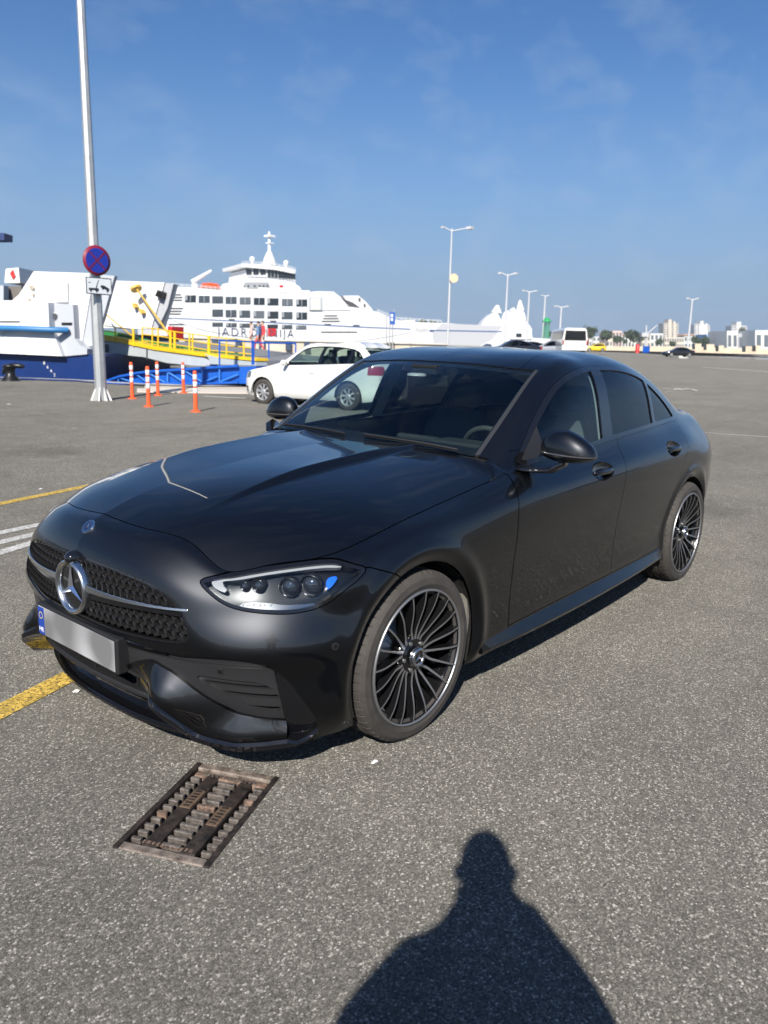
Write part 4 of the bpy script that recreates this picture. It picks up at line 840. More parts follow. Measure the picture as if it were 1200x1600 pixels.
# ---- door mirrors
def mirror(s):
    bx, by, bz = (-.93, .958, 1.028) if s > 0 else (-.985, .935, 1.045)   # centre of the shell
    # rounded shell: superellipsoid squashed at the back and pointed outwards
    mb_u = MB(); V = []; nu, nv = 36, 32; lowm = MB()
    def pt(a, b):
        ca, sa = math.cos(a), math.sin(a); cb, sb = math.cos(b), math.sin(b); e = lambda v, p: math.copysign(abs(v)**p, v)
        X = e(cb, .8)*e(ca, .8); Y = e(cb, .8)*e(sa, .85); Z = e(sb, .85)
        taper = 1-.30*max(0, Y)-.06*max(0, -Y)
        x = bx+.070*X*(1 if X > 0 else .55); y = by+.128*Y; z = bz+(.100 if Z > 0 else .042)*Z*taper+.012*(-Y)*(1 if Z > 0 else .3)
        return (x-.018*max(0, Y)**2, s*y, z)
    for j in range(nv+1):
        b = -math.pi/2+math.pi*j/nv
        for i in range(nu): V.append(pt(2*math.pi*i/nu, b))
    F = [(j*nu+i, j*nu+(i+1) % nu, (j+1)*nu+(i+1) % nu, (j+1)*nu+i) for j in range(nv) for i in range(nu)]
    mi = [1 if (j < nv*.44) else 2 if j < nv*.50 else 0 for j in range(nv) for i in range(nu)]  # thin pale strip at the indicator paints in the bright edge highlight
    o = mesh('door_mirror', np.array(V), F, [PAINT, GLOSSK, mat('indicator_highlight_strip', (.20, .20, .21), .15, .7, .6)], CAR, smooth=True, mi=mi)
    if s < 0: o.data.flip_normals()
    mb = MB(); P = [Vector((-.83, s*.795, .955)), Vector((-.855, s*.85, .945)), Vector((-.885, s*.91, .950)), Vector((-.925, s*.955, .990))]
    V = []
    for k, p in enumerate(P): w = (.075, .055, .05, .05)[k]; h = (.020, .012, .014, .022)[k]; V += [p+Vector((w, 0, 0)), p+Vector((0, 0, h)), p+Vector((-w, 0, 0)), p+Vector((0, 0, -h))]
    mb.add(V, [(k*4+j, k*4+(j+1) % 4, (k+1)*4+(j+1) % 4, (k+1)*4+j) for k in range(3) for j in range(4)]+[(0, 1, 2, 3), (15, 14, 13, 12)], 0, True); mb.build('mirror_foot', GLOSSK, o)
    mb = MB(); mb.box((bx-.030, s*(by-.018), bz+.014), (.006, .15, .09)); mb.build('mirror_glass', mat('mirror_silver', (.85, .87, .9), .01, 1.), o, .01)
mirror(1); mirror(-1)
# ---- cabin
mb = MB(); V = []; n = 21
for i in range(n):
    y = -.66+1.32*i/(n-1); t = abs(y)/.66
    V += [(-.70-.05*t, y, .975), (-.90, y, .985), (-1.08-.03*t, y, .965), (-1.16, y, .90), (-1.18, y, .70), (-1.10, y, .45)]
mb.add(V, [(i*6+k, i*6+k+1, (i+1)*6+k+1, (i+1)*6+k) for i in range(n-1) for k in range(5)], 0, True)
mb.box((-1.03, .37, .985), (.16, .36, .05)); mb.box((-1.10, .0, .90), (.05, .26, .20)); dash = mb.build('dashboard', DASH, CAR, .01)
mb = MB(); c = Vector((-1.27, .37, .905)); ax = Vector((-.86, 0, .42)).normalized(); u = Vector((0, 1, 0)); w = ax.cross(u); P = [c+(u*math.cos(t)+w*math.sin(t))*.178 for t in np.linspace(0, 2*math.pi, 41)]
mb.tube(P, .015, 0, 10); mb.bar(c-ax*.12, c+ax*.01, .05, 0, 16)
for t in (0, math.pi, -math.pi/2 if w.z > 0 else math.pi/2): mb.bar(c, c+(u*math.cos(t)+w*math.sin(t))*.172, .014, 0, 6)
mb.build('steering_wheel', mat('steering_leather', (.05, .055, .05), .42), CAR)
def seat(x, y, name, wid=.50, hr=True):
    mb = MB(); V = []
    sec = [(.00, .10, .86), (.12, .11, .96), (.32, .10, .98), (.48, .09, .88), (.58, .075, .66)]
    for (h, d, ws) in sec:
        bxk = x-.22-h*.34; z = .52+h*.95
        for k in range(12):
            t = 2*math.pi*k/12; e = lambda v: math.copysign(abs(v)**.6, v); V.append((bxk+d*e(math.cos(t)), y+wid/2*ws*e(math.sin(t)), z))
    mb.add(V, [(i*12+k, i*12+(k+1) % 12, (i+1)*12+(k+1) % 12, (i+1)*12+k) for i in range(4) for k in range(12)]+[tuple(range(59, 47, -1)), tuple(range(12))], 0, True)
    mb.box((x+.06, y, .50), (.56, wid, .16))
    o = mb.build(name, CLOTH, CAR)
    if hr:
        mb = MB(); V = []; x1 = x-.22-.72*.34
        for (z, d, ww) in ((1.085, .035, .09), (1.10, .055, .125), (1.17, .06, .135), (1.235, .052, .12), (1.262, .028, .085)):
            for k in range(12):
                t = 2*math.pi*k/12; e = lambda v: math.copysign(abs(v)**.7, v); V.append((x1-(z-1.1)*.15+d*e(math.cos(t)), y+ww*e(math.sin(t)), z))
        mb.add(V, [(i*12+k, i*12+(k+1) % 12, (i+1)*12+(k+1) % 12, (i+1)*12+k) for i in range(4) for k in range(12)]+[tuple(range(59, 47, -1)), tuple(range(12))], 0, True)
        mb.bar((x1, y-.06, 1.0), (x1, y-.06, 1.10), .008); mb.bar((x1, y+.06, 1.0), (x1, y+.06, 1.10), .008); mb.build('headrest', CLOTH, o)
seat(-1.62, .37, 'front_seat'); seat(-1.62, -.37, 'front_seat'); seat(-2.40, 0, 'rear_bench', 1.24, False)
mb = MB(); mb.box((-1.55, 0, .33), (2.2, 1.44, .04)); mb.box((-1.45, 0, .48), (.9, .24, .26)); mb.build('cabin_floor', DASH, CAR)
roofin = cuts(RE, v_gt(10.75), lambda V: (11.98-V[:, 6])*.1, lambda V: (V[:, 6]-15.0)*.1)
panel('headliner', both(roofin), LININ, CAR, 0, -.035)
pil = cuts(RE, v_gt(8), v_lt(10.95), lambda V: -glassfield(V)+.012)
panel2('pillar_trim', pil, LININ, CAR, 0, -.03)
dc = cuts(RE, lambda V: V[:, 2]-1.0-.02*(-V[:, 0]-.8), lambda V: .40-V[:, 2], u_gt(10.05), lambda V: (V[:, 6]-16)*.1, v_lt(8.4))
panel2('door_card', dc, DASH, CAR, 0, -.07)
mb = MB(); mb.box((-1.20, 0, 1.285), (.03, .22, .06)); mb.bar((-1.20, 0, 1.31), (-1.22, 0, 1.385), .012); mb.box((-1.17, 0, 1.345), (.10, .16, .05)); mb.build('interior_mirror', mat('mirror_back', (.012, .012, .012), .4), CAR, .006)
mb = MB(); q = ws_pt(-.03, .86); mb.lathe([(.0001, .004), (.035, .004), (.05, 0), (.05, -.01)], (q.x-.02, q.y, q.z-.02), 16, axis='z'); mb.build('sensor_pod', mat('sensor_grey', (.35, .36, .38), .4), CAR)
# ---- wheels
def tyre_mb(wd, od, rim_r=.247):
    mb = MB(); h = wd/2; npitch = 60; a = []
    for k in range(npitch):
        b = 2*math.pi*k/npitch; st = 2*math.pi/npitch
        a += [(b, 0), (b+st*.80, 0), (b+st*.84, 1), (b+st*.96, 1)]
    n = len(a); Rr = od/2
    prof = [(rim_r-.006, -h*.80, 0), (rim_r+.012, -h*.90, 0), (rim_r+.035, -h*.985, 0), (rim_r+.060, -h*.955, 0), (Rr-.014, -h*.88, 0), (Rr-.006, -h*.80, .7), (Rr-.002, -h*.70, 1), (Rr-.0012, -h*.42, 1), (Rr-.008, -h*.415, 0), (Rr-.008, -h*.36, 0), (Rr, -h*.355, .6), (Rr, -h*.05, .6), (Rr-.008, -h*.045, 0)]
    prof = prof+[(r, -w, g) for r, w, g in prof[::-1]]
    V = [];
    for (r, w, g) in prof:
        for (t, gr_) in a: rr = r-.0055*g*gr_; V.append((rr*math.cos(t), w, rr*math.sin(t)))
    mb.add(V, [(i*n+k, i*n+(k+1) % n, (i+1)*n+(k+1) % n, (i+1)*n+k)[::-1] for i in range(len(prof)-1) for k in range(n)], 0, False)
    return mb
def spoke_mb(k):
    g, j = divmod(k, 4); jj = j-1.5; ang_o = (k+.5)*math.pi/10; ang_i = (g+.5)*2*math.pi/5+jj*R(13.5)
    mb = MB(); V = []; n = 12
    for i in range(n):
        t = i/(n-1); r = .064+(.2555-.064)*t; e = min(1, t/.26); e = e*e*(3-2*e); an = ang_i+(ang_o-ang_i)*e
        wd = .0068+.0045*(1-t)**2; y = .052-.034*t**1.3*0-.018*(1-t)**2*0+.0; y = .018+.033*sm01(t*1.15); dep = .030+.012*(1-t)
        c = Vector((r*math.cos(an), 0, r*math.sin(an))); tg = Vector((-math.sin(an), 0, math.cos(an)))
        for du, dy in ((-.5, 0), (.5, 0), (.75, -dep), (-.75, -dep)): V.append(c+tg*du*wd+Vector((0, float(y)+dy, 0)))
    for i in range(n-1):
        for q in range(4): mb.add([], [])
    F = [(i*4+q, i*4+(q+1) % 4, (i+1)*4+(q+1) % 4, (i+1)*4+q) for i in range(n-1) for q in range(4)]
    n0 = len(mb.V); mb.V += [tuple(v) for v in V]; mb.F += F; mb.M += [0 if q == 0 else 1 for i in range(n-1) for q in range(4)]; mb.S += [False]*len(F)
    return mb
def make_wheel(loc, wd, s, rot, steer=0.):
    w = empty('wheel', loc); w.parent = CAR; w.rotation_euler = (0, 0, (0 if s > 0 else math.pi)+steer)
    tyre_mb(wd, .662).build('tyre', RUBBER, w); off = wd/2-.026
    sub = []
    mb = MB(); mb.lathe([(.2540, .016), (.2545, .0225), (.2605, .024), (.2630, .020), (.2630, .008)], (0, off, 0), 72, 0, axis='y'); mb.lathe([(.2541, .017), (.250, .004), (.240, -.02), (.232, -wd*.55), (.250, -wd*.86)], (0, off, 0), 72, 1, axis='y')
    sub.append(mb.build('rim', [MACH, RIMK], w))
    for k in range(20):
        o = spoke_mb(k).build('spoke', [MACH, RIMK], w); o.location = (0, off-.030, 0); o.rotation_euler = (0, rot, 0); sub.append(o)
    mb = MB(); mb.lathe([(.078, -.03), (.074, .004), (.060, .004), (.044, .006), (.0001, .016)], (0, off-.016, 0), 40, 0, axis='y')
    for k in range(5):
        t = k*2*math.pi/5-rot; mb.bar((.056*math.cos(t), off-.02, .056*math.sin(t)), (.056*math.cos(t), off-.006, .056*math.sin(t)), .008, 1, 8)
    mb.build('hub', [RIMK, MACH], w)
    mb = MB(); mb.lathe([(.037, .0), (.037, .014), (.034, .018), (.027, .019), (.026, .015)], (0, off, 0), 32, 0, axis='y'); mb.lathe([(.026, .015), (.0001, .015)], (0, off, 0), 24, 1, axis='y')
    star_mb(mb, (0, off+.0155, 0), .025, .004, 0, ax=lambda a, b, d: Vector((a, d, b))); mb.build('hub_cap', [SILVER, GLOSSK], w)
    mb = MB(); mb.lathe([(.155, -.012), (.155, .012), (.085, .012), (.085, .03), (.0001, .03)], (0, off-.105, 0), 48, 0, axis='y'); mb.build('brake_disc', STEEL, w)
    mb = MB(); V = []
    for k in range(9):
        t = R(150+k*9) if s > 0 else R(30-k*9)
        for rr, y in ((.10, .04), (.168, .04), (.168, -.06), (.10, -.06)): V.append((rr*math.cos(t), off-.105+y, rr*math.sin(t)))
    mb.add(V, [(k*4+j, k*4+(j+1) % 4, (k+1)*4+(j+1) % 4, (k+1)*4+j) for k in range(8) for j in range(4)]+[(0, 1, 2, 3), (35, 34, 33, 32)]); mb.build('brake_caliper', mat('caliper_grey', (.18, .18, .19), .4, .5), w)
    return w
make_wheel((0, .782, .331), .225, 1, R(4), R(-.5)); make_wheel((-2.865, .768, .331), .252, 1, R(-9)); make_wheel((0, -.782, .331-.0247), .225, -1, R(11)); make_wheel((-2.865, -.768, .331-.0245), .252, -1, R(2))
# the body leans a little on its springs towards its left
_rl = R(-.9); CAR.location = (0, .8-.8*math.cos(_rl), -.8*math.sin(_rl)); CAR.rotation_euler = (_rl, 0, 0)

# ================================================================ the harbour behind
SHIPW = mat('ship_white_paint', (.74, .74, .73), .5, noise=.05, nscale=.6); SHIPG = mat('ship_grey_paint', (.42, .44, .47), .5); SHIPB = mat('ship_blue_hull', (.005, .026, .13), .35, noise=.15, nscale=.5)
NAVY = mat('fender_blue', (.03, .16, .36), .45); WINDK = mat('ship_window_glass', (.02, .026, .03), .12, spec=.8); DKGREY = mat('dark_grey_steel', (.07, .07, .075), .55); GREEN = mat('deck_green', (.03, .20, .05), .6); YELS = mat('yellow_steel', (.80, .50, .01), .45)
BLUES = mat('blue_steel', (.006, .085, .42), .4, noise=.1, nscale=2); BLUEL2 = mat('blue_steel_light', (.04, .19, .58), .45); REDP = mat('red_paint', (.55, .02, .02), .45); ORANGE = mat('orange_plastic', (.80, .10, .02), .45, noise=.1, nscale=6); GALV = mat('galvanised_steel', (.46, .47, .47), .42, .55, noise=.12, nscale=3); BLACK = mat('black_iron', (.015, .015, .016), .35, .3)
BEIGE = mat('quay_beige', (.52, .46, .37), .85, noise=.15, nscale=.5); SANDW = mat('sand_wall', (.62, .50, .36), .9, noise=.15, nscale=.2)
def quad_prism(name, fr, poly, d0, d1, m, parent=None, bevel=0.):
    mb = MB(); mb.prism(poly, fr, d0, d1); return mb.build(name, m, parent, bevel)
def rect(x0, y0, x1, y1): return [(x0, y0), (x1, y0), (x1, y1), (x0, y1)]
# ---- white and blue ferry at the left, bow open to the quay
F1 = plane_frame(-100, 31.5, 150, 30.5); F1b = plane_frame(150, 40, 280, 38.5)
f1 = empty('ferry', (0, 0, 0), 0, 'white and blue ferry at the left with its bow doors open and ramp down', 'ferry')
quad_prism('hull', F1, [(-330, 549), (0, 551), (97, 556), (118, 554), (136, 553), (148, 556), (148, 606), (-330, 606)], 0, 7, SHIPB, f1)
quad_prism('hull_flare', F1, [(-330, 517), (83, 519), (97, 556.5), (0, 552), (-330, 549.5)], -.35, 2, SHIPW, f1)
quad_prism('bow_face', F1, [(75, 473), (114, 475.5), (117, 529), (126, 540), (136, 545), (136, 553.5), (97, 557), (83, 519)], -.1, .5, SHIPG, f1)
quad_prism('bulwark', F1, [(-330, 468), (20, 469.5), (75, 472), (77, 518), (-330, 518)], -.5, .3, SHIPW, f1)
mb = MB(); mb.tube([F1.at(-330, 509, -.6), F1.at(20, 513, -.6), (F1.at(80, 515.5, -.6)), F1.at(106, 516, -.2)], .115, 0, 12); mb.build('rubbing_strake', NAVY, f1)
quad_prism('bow_door', F1, [(20, 469), (30, 460), (52.5, 424), (142, 427), (146, 430), (127, 541.5), (117, 530), (113, 476)], .3, .5, SHIPW, f1)
quad_prism('bow_door_edge', F1, [(146, 428), (179, 431), (160, 500), (144, 541), (127, 542)], .36, .6, SHIPG, f1)
o = quad_prism('door_outline', F1, rect(86, 441.5, 106.5, 472), .22, .34, mat('ship_white_dull_joint', (.60, .60, .60), .6), f1); quad_prism('hatch', F1, rect(87, 443, 105, 472), .16, .30, SHIPW, o)  # greyer rim marks the joint around the hatch
mb = MB(); c0, c1 = F1.at(84, 494, -.15), F1.at(84, 494, .2); mb.bar(c0, c1, .15, 0, 20); o = mb.build('fairlead_ring', SHIPW, f1); mb = MB(); mb.bar(F1.at(85.2, 494, -.17), F1.at(85.2, 494, .1), .11, 0, 20); mb.build('fairlead_hole', DKGREY, o)
quad_prism('slot', F1, rect(96, 504, 112, 507.5), -.14, .1, BLACK, f1); quad_prism('scupper', F1, rect(-2, 501.5, 31, 503.5), -.53, 0, DKGREY, f1)
for k, (x, y) in enumerate(((49.5, 450), (46, 448), (49.5, 460), (43, 467.5))): quad_prism('bracket', F1, rect(x-2, y-1.5, x+2.5, y+1.8), .18, .32, mat('bracket_tan', (.42, .36, .28), .7), f1)
for k, ch in enumerate('8642'):
    p = F1.at(69+5.4*k, 567.5+6.2*k, -.02); text_mesh('draught_mark', ch, .17, p, F1.t, (0, 0, 1), SHIPW, f1, extrude=.004)
quad_prism('bow_door', F1b, [(165, 438), (257, 441.5), (236, 514), (150, 512)], 0, 1.2, SHIPW, f1)
quad_prism('bow_door_edge', F1b, [(257, 441.5), (271, 443.5), (262, 480), (246, 514), (236, 514)], .1, .35, mat('ship_mid_grey', (.40, .41, .43), .5), f1)
quad_prism('hinge_block', F1b, [(246, 453), (254.5, 457), (251, 466.5), (242, 462)], -.25, .2, BLACK, f1)
for x, y in ((208, 477), (219, 486)): quad_prism('hinge_bracket', F1b, [(x-3, y-4), (x+1, y-3), (x+4, y+3), (x, y+5)], -.3, .1, mat('ochre_steel', (.62, .40, .08), .5), f1)
quad_prism('deck_interior', F1b, [(150, 520), (236, 524), (250, 545), (250, 600), (150, 600)], .8, 3, DKGREY, f1)
mb = MB(); mb.bar(F1b.at(212.5, 450, -.6), F1.at(268, 528, 4.5), .045, 0, 8, .05); mb.bar(F1b.at(212, 449, -.6), F1b.at(213.5, 452.5, -.62), .28, 0, 10); mb.build('ramp_strut', mat('ochre_strut', (.60, .38, .06), .5), f1)
mb = MB(); mb.bar(F1b.at(164, 490, -.6), F1.at(226, 541, 3.0), .035, 0, 8); mb.build('ramp_strut', mat('ochre_strut', (.60, .38, .06), .5), f1)
# far structure above the deck at the picture edge
quad_prism('deck_house', plane_frame(-40, 60, 40, 60), rect(-60, 447, 33.5, 470), 0, 8, mat('deckhouse_dark', (.14, .125, .11), .7), f1)  # dark block in one even brown
quad_prism('deck_house_side', plane_frame(-40, 59, 40, 59), rect(-60, 446, 5.5, 470), 0, .8, SHIPG, f1)
fn = quad_prism('funnel', plane_frame(-40, 62, 40, 62), [(9, 420), (29, 418), (31, 442), (7, 442)], 0, 4, SHIPW, f1); quad_prism('funnel_emblem', plane_frame(-40, 61.9, 40, 61.9), [(15, 427), (20, 421), (24, 431), (20, 437)], 0, .05, REDP, fn)
quad_prism('signal_arm', plane_frame(-40, 45, 40, 45), rect(-30, 364, 6.5, 375), 0, 1, mat('navy_steel', (.01, .03, .12), .5), f1)
# ---- the lowered ramp
R1 = plane_frame(160, 34, 400, 27.5)
rp = empty('ferry_ramp', (0, 0, 0), 0, 'ferry ramp with green deck and yellow railings lowered onto the quay', 'ramp')
quad_prism('side_beam', R1, [(160, 534), (185, 534.5), (213, 540), (270, 552), (320, 559.5), (330, 565), (326, 572), (300, 571), (260, 567), (226, 558), (160, 551)], 0, .4, mat('ramp_grey', (.44, .47, .47), .55, noise=.08, nscale=1), rp)
quad_prism('ramp_deck', R1, [(160, 531), (213, 541), (300, 553.5), (400, 563), (400, 566), (300, 557), (213, 545), (160, 535)], .1, 6.5, mat('ramp_deck_grey', (.2, .2, .2), .7), rp)
for (poly, d0, d1, m, nm) in (([(160, 524), (186, 528.5), (240, 541), (310, 550), (400, 560), (400, 564), (310, 556), (240, 546.5), (186, 535), (160, 532)], -.06, .5, YELS, 'edge_rail'), ([(160, 516), (195, 523), (222, 531), (262, 539.5), (330, 549), (388, 557), (310, 551), (240, 541), (186, 528.5), (160, 524)], .5, .9, GREEN, 'deck_edge'), ([(320, 553), (345, 560), (400, 566), (400, 571), (330, 569), (326, 560)], -.1, .4, mat('ramp_flap_grey', (.40, .44, .42), .6), 'flap')): quad_prism(nm, R1, poly, d0, d1, m, rp)
mb = MB(); mb.bar(R1.at(325, 567, -.12), R1.at(325, 567, .1), .10, 0, 14); mb.build('pivot', GALV, rp)
quad_prism('ramp_bracket', R1, rect(163, 538, 168, 550), -.05, .1, DKGREY, rp)
mb = MB(); mb.bar(R1.at(229.5, 545, -.03), R1.at(229.5, 561, -.03), .03, 0, 6); mb.build('ramp_joint', DKGREY, rp)
top = lambda x: float(np.interp(x, [158, 206, 222, 250, 270, 330, 395], [508, 515, 511.5, 514, 518, 526, 533])); bot = lambda x: float(np.interp(x, [158, 206, 240, 268, 330, 395], [530, 540, 544, 547, 558, 563]))
for x, w in ((180, .03), (208.5, .05), (222.5, .03), (238, .03), (247, .03), (266.5, .055), (273, .055), (296, .035), (301, .035), (326.5, .06), (354, .03), (381, .03)):
    mb = MB(); mb.bar(R1.at(x, top(x)-1, -.05), R1.at(x, bot(x), -.05), w, 0, 6); mb.build('rail_post', YELS, rp)
for f in (0., .36, .68):
    mb = MB(); xs = [158, 180, 206] if f == 0 else [158, 180, 206]
    mb.tube([R1.at(x, top(x)+(bot(x)-top(x))*f, -.05) for x in (158, 182, 208)], .022, 0, 5); mb.build('rail_bar', YELS, rp)
    mb = MB(); mb.tube([R1.at(x, top(x)+(bot(x)-top(x))*f, -.05) for x in (222, 240, 268, 300, 328, 360, 393)], .022, 0, 5); mb.build('rail_bar', YELS, rp)
# mooring gear behind the ramp
tag(quad_prism('equipment_cabinet', plane_frame(250, 46, 300, 45), rect(262, 510, 269, 531), 0, 1.0, REDP), 'red cabinet standing behind the yellow ramp railings', 'cabinet')
# ---- blue linkspan in front of the ramp
B1 = plane_frame(163, 26.4, 400, 24.3)
ls = empty('linkspan', (0, 0, 0), 0, 'blue steel linkspan with diagonal bracing in front of the ferry ramp', 'linkspan')
quad_prism('web_plate', B1, [(163, 597.5), (185, 590), (215, 584), (245, 581), (372, 573), (400, 572), (400, 599), (330, 600.5), (164, 600)], .12, 4.5, BLUES, ls)
mb = MB(); mb.tube([B1.at(163, 597, 0), B1.at(185, 589, 0), B1.at(215, 583, 0), B1.at(245, 580, 0), B1.at(372, 572, 0)], .05, 0, 6); mb.tube([B1.at(164, 599.3, 0), B1.at(330, 599.3, 0), B1.at(372, 597.5, 0)], .045, 0, 6); mb.build('chord', BLUES, ls)
for a, b in (((185, 590), (185, 599)), ((185, 590), (213, 599)), ((213, 585), (232, 599)), ((232, 583), (262, 600)), ((262, 580), (262, 599)), ((262, 581), (290, 599)), ((316, 598), (340, 588)), ((316, 578), (316, 598)), ((343, 577), (343, 595)), ((343, 597), (372, 585)), ((290, 580), (316, 597))):
    mb = MB(); mb.bar(B1.at(*a, .03), B1.at(*b, .03), .028, 0, 6); mb.build('brace', BLUEL2, ls)
qs_ = empty('concrete_ramp', (0, 0, 0), 0, 'pale striped concrete apron slab between the blue linkspan and the white hatchback', 'slab')
for k, (y0, y1, m) in enumerate(((598.5, 602, BEIGE), (602.3, 606, mat('slab_pale', (.58, .52, .44), .85)), (606.3, 610.5, BEIGE), (610.8, 616, mat('slab_pale', (.58, .52, .44), .85)))):
    P = [ground(250-k*12, y0-3), ground(430, y0), ground(430, y1), ground(250-k*12, y1-3)]
    mb = MB(); mb.add([(p[0], p[1], float(gz(p[0], p[1]))+.012+.004*k) for p in P]+[(p[0], p[1], float(gz(p[0], p[1]))-.3) for p in P], [(0, 1, 2, 3), (0, 4, 5, 1), (1, 5, 6, 2), (2, 6, 7, 3), (3, 7, 4, 0)]); mb.build('slab', m, qs_)
# blue handrail beside it
br = empty('handrail', (0, 0, 0), 0, 'thin blue pipe handrail standing between the ramp and the white hatchback', 'railing'); H1 = plane_frame(340, 25, 480, 27)
for a, b in (((343, 532), (343, 588)), ((394, 532), (394, 570)), ((396.5, 533), (396.5, 570)), ((343, 532), (397, 534)), ((397, 535.5), (462, 536.5)), ((462, 536.5), (462, 560)), ((420, 536), (420, 560))):
    mb = MB(); mb.bar(H1.at(*a), H1.at(*b), .028, 0, 6); mb.build('rail', BLUES, br)
# ---- far quay with its beige wall
Q1 = plane_frame(150, 58, 520, 62)
q1 = empty('quay_wall', (0, 0, 0), 0, 'beige quay wall behind the ramp railings under the long white ferry', 'wall')
quad_prism('wall_face', Q1, [(240, 524), (300, 527), (420, 531), (700, 538), (700, 560), (240, 552)], 0, 3, BEIGE, q1); quad_prism('wall_coping', Q1, [(240, 523), (300, 526), (420, 530), (700, 537), (700, 539), (420, 532.5), (300, 528.5), (240, 526)], -.15, 3, mat('coping_pale', (.55, .52, .47), .85), q1)
for k, x in enumerate((293, 335, 372, 409, 451, 480)): quad_prism('rubber_fender', Q1, rect(x-4, 528+(x-290)*.03, x+4, 544+(x-290)*.02), -.4, 0, mat('fender_navy', (.03, .05, .10), .6), q1)
Q2 = plane_frame(500, 80, 900, 110)
q2 = empty('quay_wall', (0, 0, 0), 0, 'low grey quay edge at the waterline of the long white ferry', 'wall'); quad_prism('wall_face', Q2, [(470, 534.5), (620, 537), (900, 545), (900, 556), (470, 556)], 0, 4, mat('quay_grey', (.36, .35, .33), .85, noise=.2, nscale=.4), q2)
# ---- the long white ferry
F2 = plane_frame(258, 108, 785, 135)
f2 = empty('ferry', (0, 0, 0), 0, 'long white car ferry with two rows of square windows and an orange boat on top', 'ferry')
quad_prism('hull', F2, [(250, 460), (485, 464), (486, 484), (560, 484), (590, 487), (620, 500), (645, 503), (700, 505), (722, 507), (722, 546), (250, 545)], 0, 15, SHIPW, f2)
quad_prism('bow_visor', F2, [(690, 505.5), (785, 509), (770, 530), (742, 545), (680, 546), (676, 520)], -.2, 14, mat('ship_bow_grey', (.50, .51, .53), .5), f2)
quad_prism('upper_deck', F2, [(258, 447), (300, 449), (366, 455), (485, 461.5), (485, 466), (250, 464)], .2, 14, SHIPW, f2)
quad_prism('forward_house', F2, [(484, 462), (494, 455), (521, 455.5), (532, 464), (548, 484.5), (484, 485)], -.12, 13, SHIPW, f2)
fb = quad_prism('foredeck_house', F2, [(536, 462), (560, 462), (572, 472), (582, 484), (583, 497), (548, 491), (547, 478)], 2, 11, SHIPW, f2)
quad_prism('opening', F2, [(534, 466), (552, 473), (563, 481), (548, 479)], 1.9, 2.2, DKGREY, fb)
for x, y in ((562, 468), (570, 477), (581.5, 489)): quad_prism('bollard_light', F2, rect(x-1.2, y-2.5, x+1.2, y+2.5), 1.8, 2.1, DKGREY, fb)
quad_prism('blue_stripe', F2, [(258, 496), (420, 503), (560, 510), (641, 513.5), (641, 515), (560, 511.6), (420, 504.4), (258, 497.2)], -.05, .1, mat('stripe_blue', (.06, .12, .30), .5), f2)
quad_prism('blue_stripe', F2, [(672, 515.2), (785, 517.5), (785, 519), (672, 516.8)], -.24, .1, mat('stripe_blue', (.06, .12, .30), .5), f2)
winmesh = None
for (y0, xs, w, h) in ((466.5, [297.5, 319, 340, 361, 383, 405, 426.5, 449, 471.5], 8.3, 5.2), (489, [340, 361, 382.5, 404.5, 426.5, 448.5, 471.5], 8.2, 5.4), (507, [340, 361.5, 382.5, 404, 426, 448.5, 470.5], 8.0, 2.9)):
    for x in xs:
        y = y0+(x-297)*.038 if y0 < 470 else y0+(x-340)*.035
        o = quad_prism('window', F2, rect(x-w-.5, y-h-.5, x+w+.5, y+h+.5), -.04, .1, SHIPG, f2); quad_prism('pane', F2, rect(x-w, y-h, x+w, y+h), -.10, 0, (WINDK, mat('ship_window_reflect_dim', (.06, .07, .08), .15, spec=.8), mat('ship_window_reflect_pale', (.12, .135, .15), .2))[int(x*7) % 3], o)  # pane greys varied to paint in reflections and the light interior
        for q in range(int(x*3) % 3): quad_prism('blind', F2, rect(x-w+.4+q*5.4, y-h+.3, x-w+3.6+q*5.4, y+h*.5), -.12, -.09, mat('blind_grey', (.30, .32, .34), .6), o)
        if int(x) % 2: quad_prism('mullion', F2, rect(x-.35, y-h, x+.35, y+h), -.14, -.09, SHIPG, o)
for (x, y, ws) in ((278, 459.5, (10, 14, 12)), (273, 481, (26, 22, 18)), (276, 506, (24,)), (517, 492.5, (20, 24, 28)), (512, 506, (10,)), (557, 507.5, (10,)), (530, 518, (56,)), (512, 470, (9, 11, 14))):
    for k, w in enumerate(ws): quad_prism('louvre', F2, rect(x-w/2, y+k*4.3, x+w/2, y+k*4.3+1.7), -.07, 0, DKGREY, f2)
for (x, y) in ((362, 499.5), (427, 502)): quad_prism('vent', F2, rect(x-4.5, y-1.2, x+4.5, y+1.2), -.07, 0, DKGREY, f2)
dr = quad_prism('side_door_frame', F2, [(483.5, 464), (504, 464.5), (504, 485), (483.5, 485)], -.18, 0, SHIPG, f2); quad_prism('side_door', F2, rect(486.5, 466, 501, 484.5), -.26, -.1, mat('ship_cream', (.66, .65, .58), .5), dr)
LET = mat('ship_lettering', (.06, .07, .12), .5)
def ship_text(body, px, py, hpx, fr, m, parent, off=-.10, sp=1.0):
    A = fr.at(px, py, off); h = abs(fr(px, py-hpx/2)[2]-fr(px, py+hpx/2)[2]); return text_mesh('lettering', body, h*1.4, A, fr.t, (0, 0, 1), m, parent, extrude=.01, space=sp, thin=-.018)
ship_text('JADROLINIJA', 401, 520.5, 13, F2, LET, f2, sp=1.25); ship_text('UGLJAN', 658, 514.5, 5.5, F2, mat('ship_lettering_grey', (.2, .2, .22), .5), f2, -.3)
quad_prism('emblem_panel', F2, rect(419, 511, 431, 525), -.09, 0, REDP, f2)
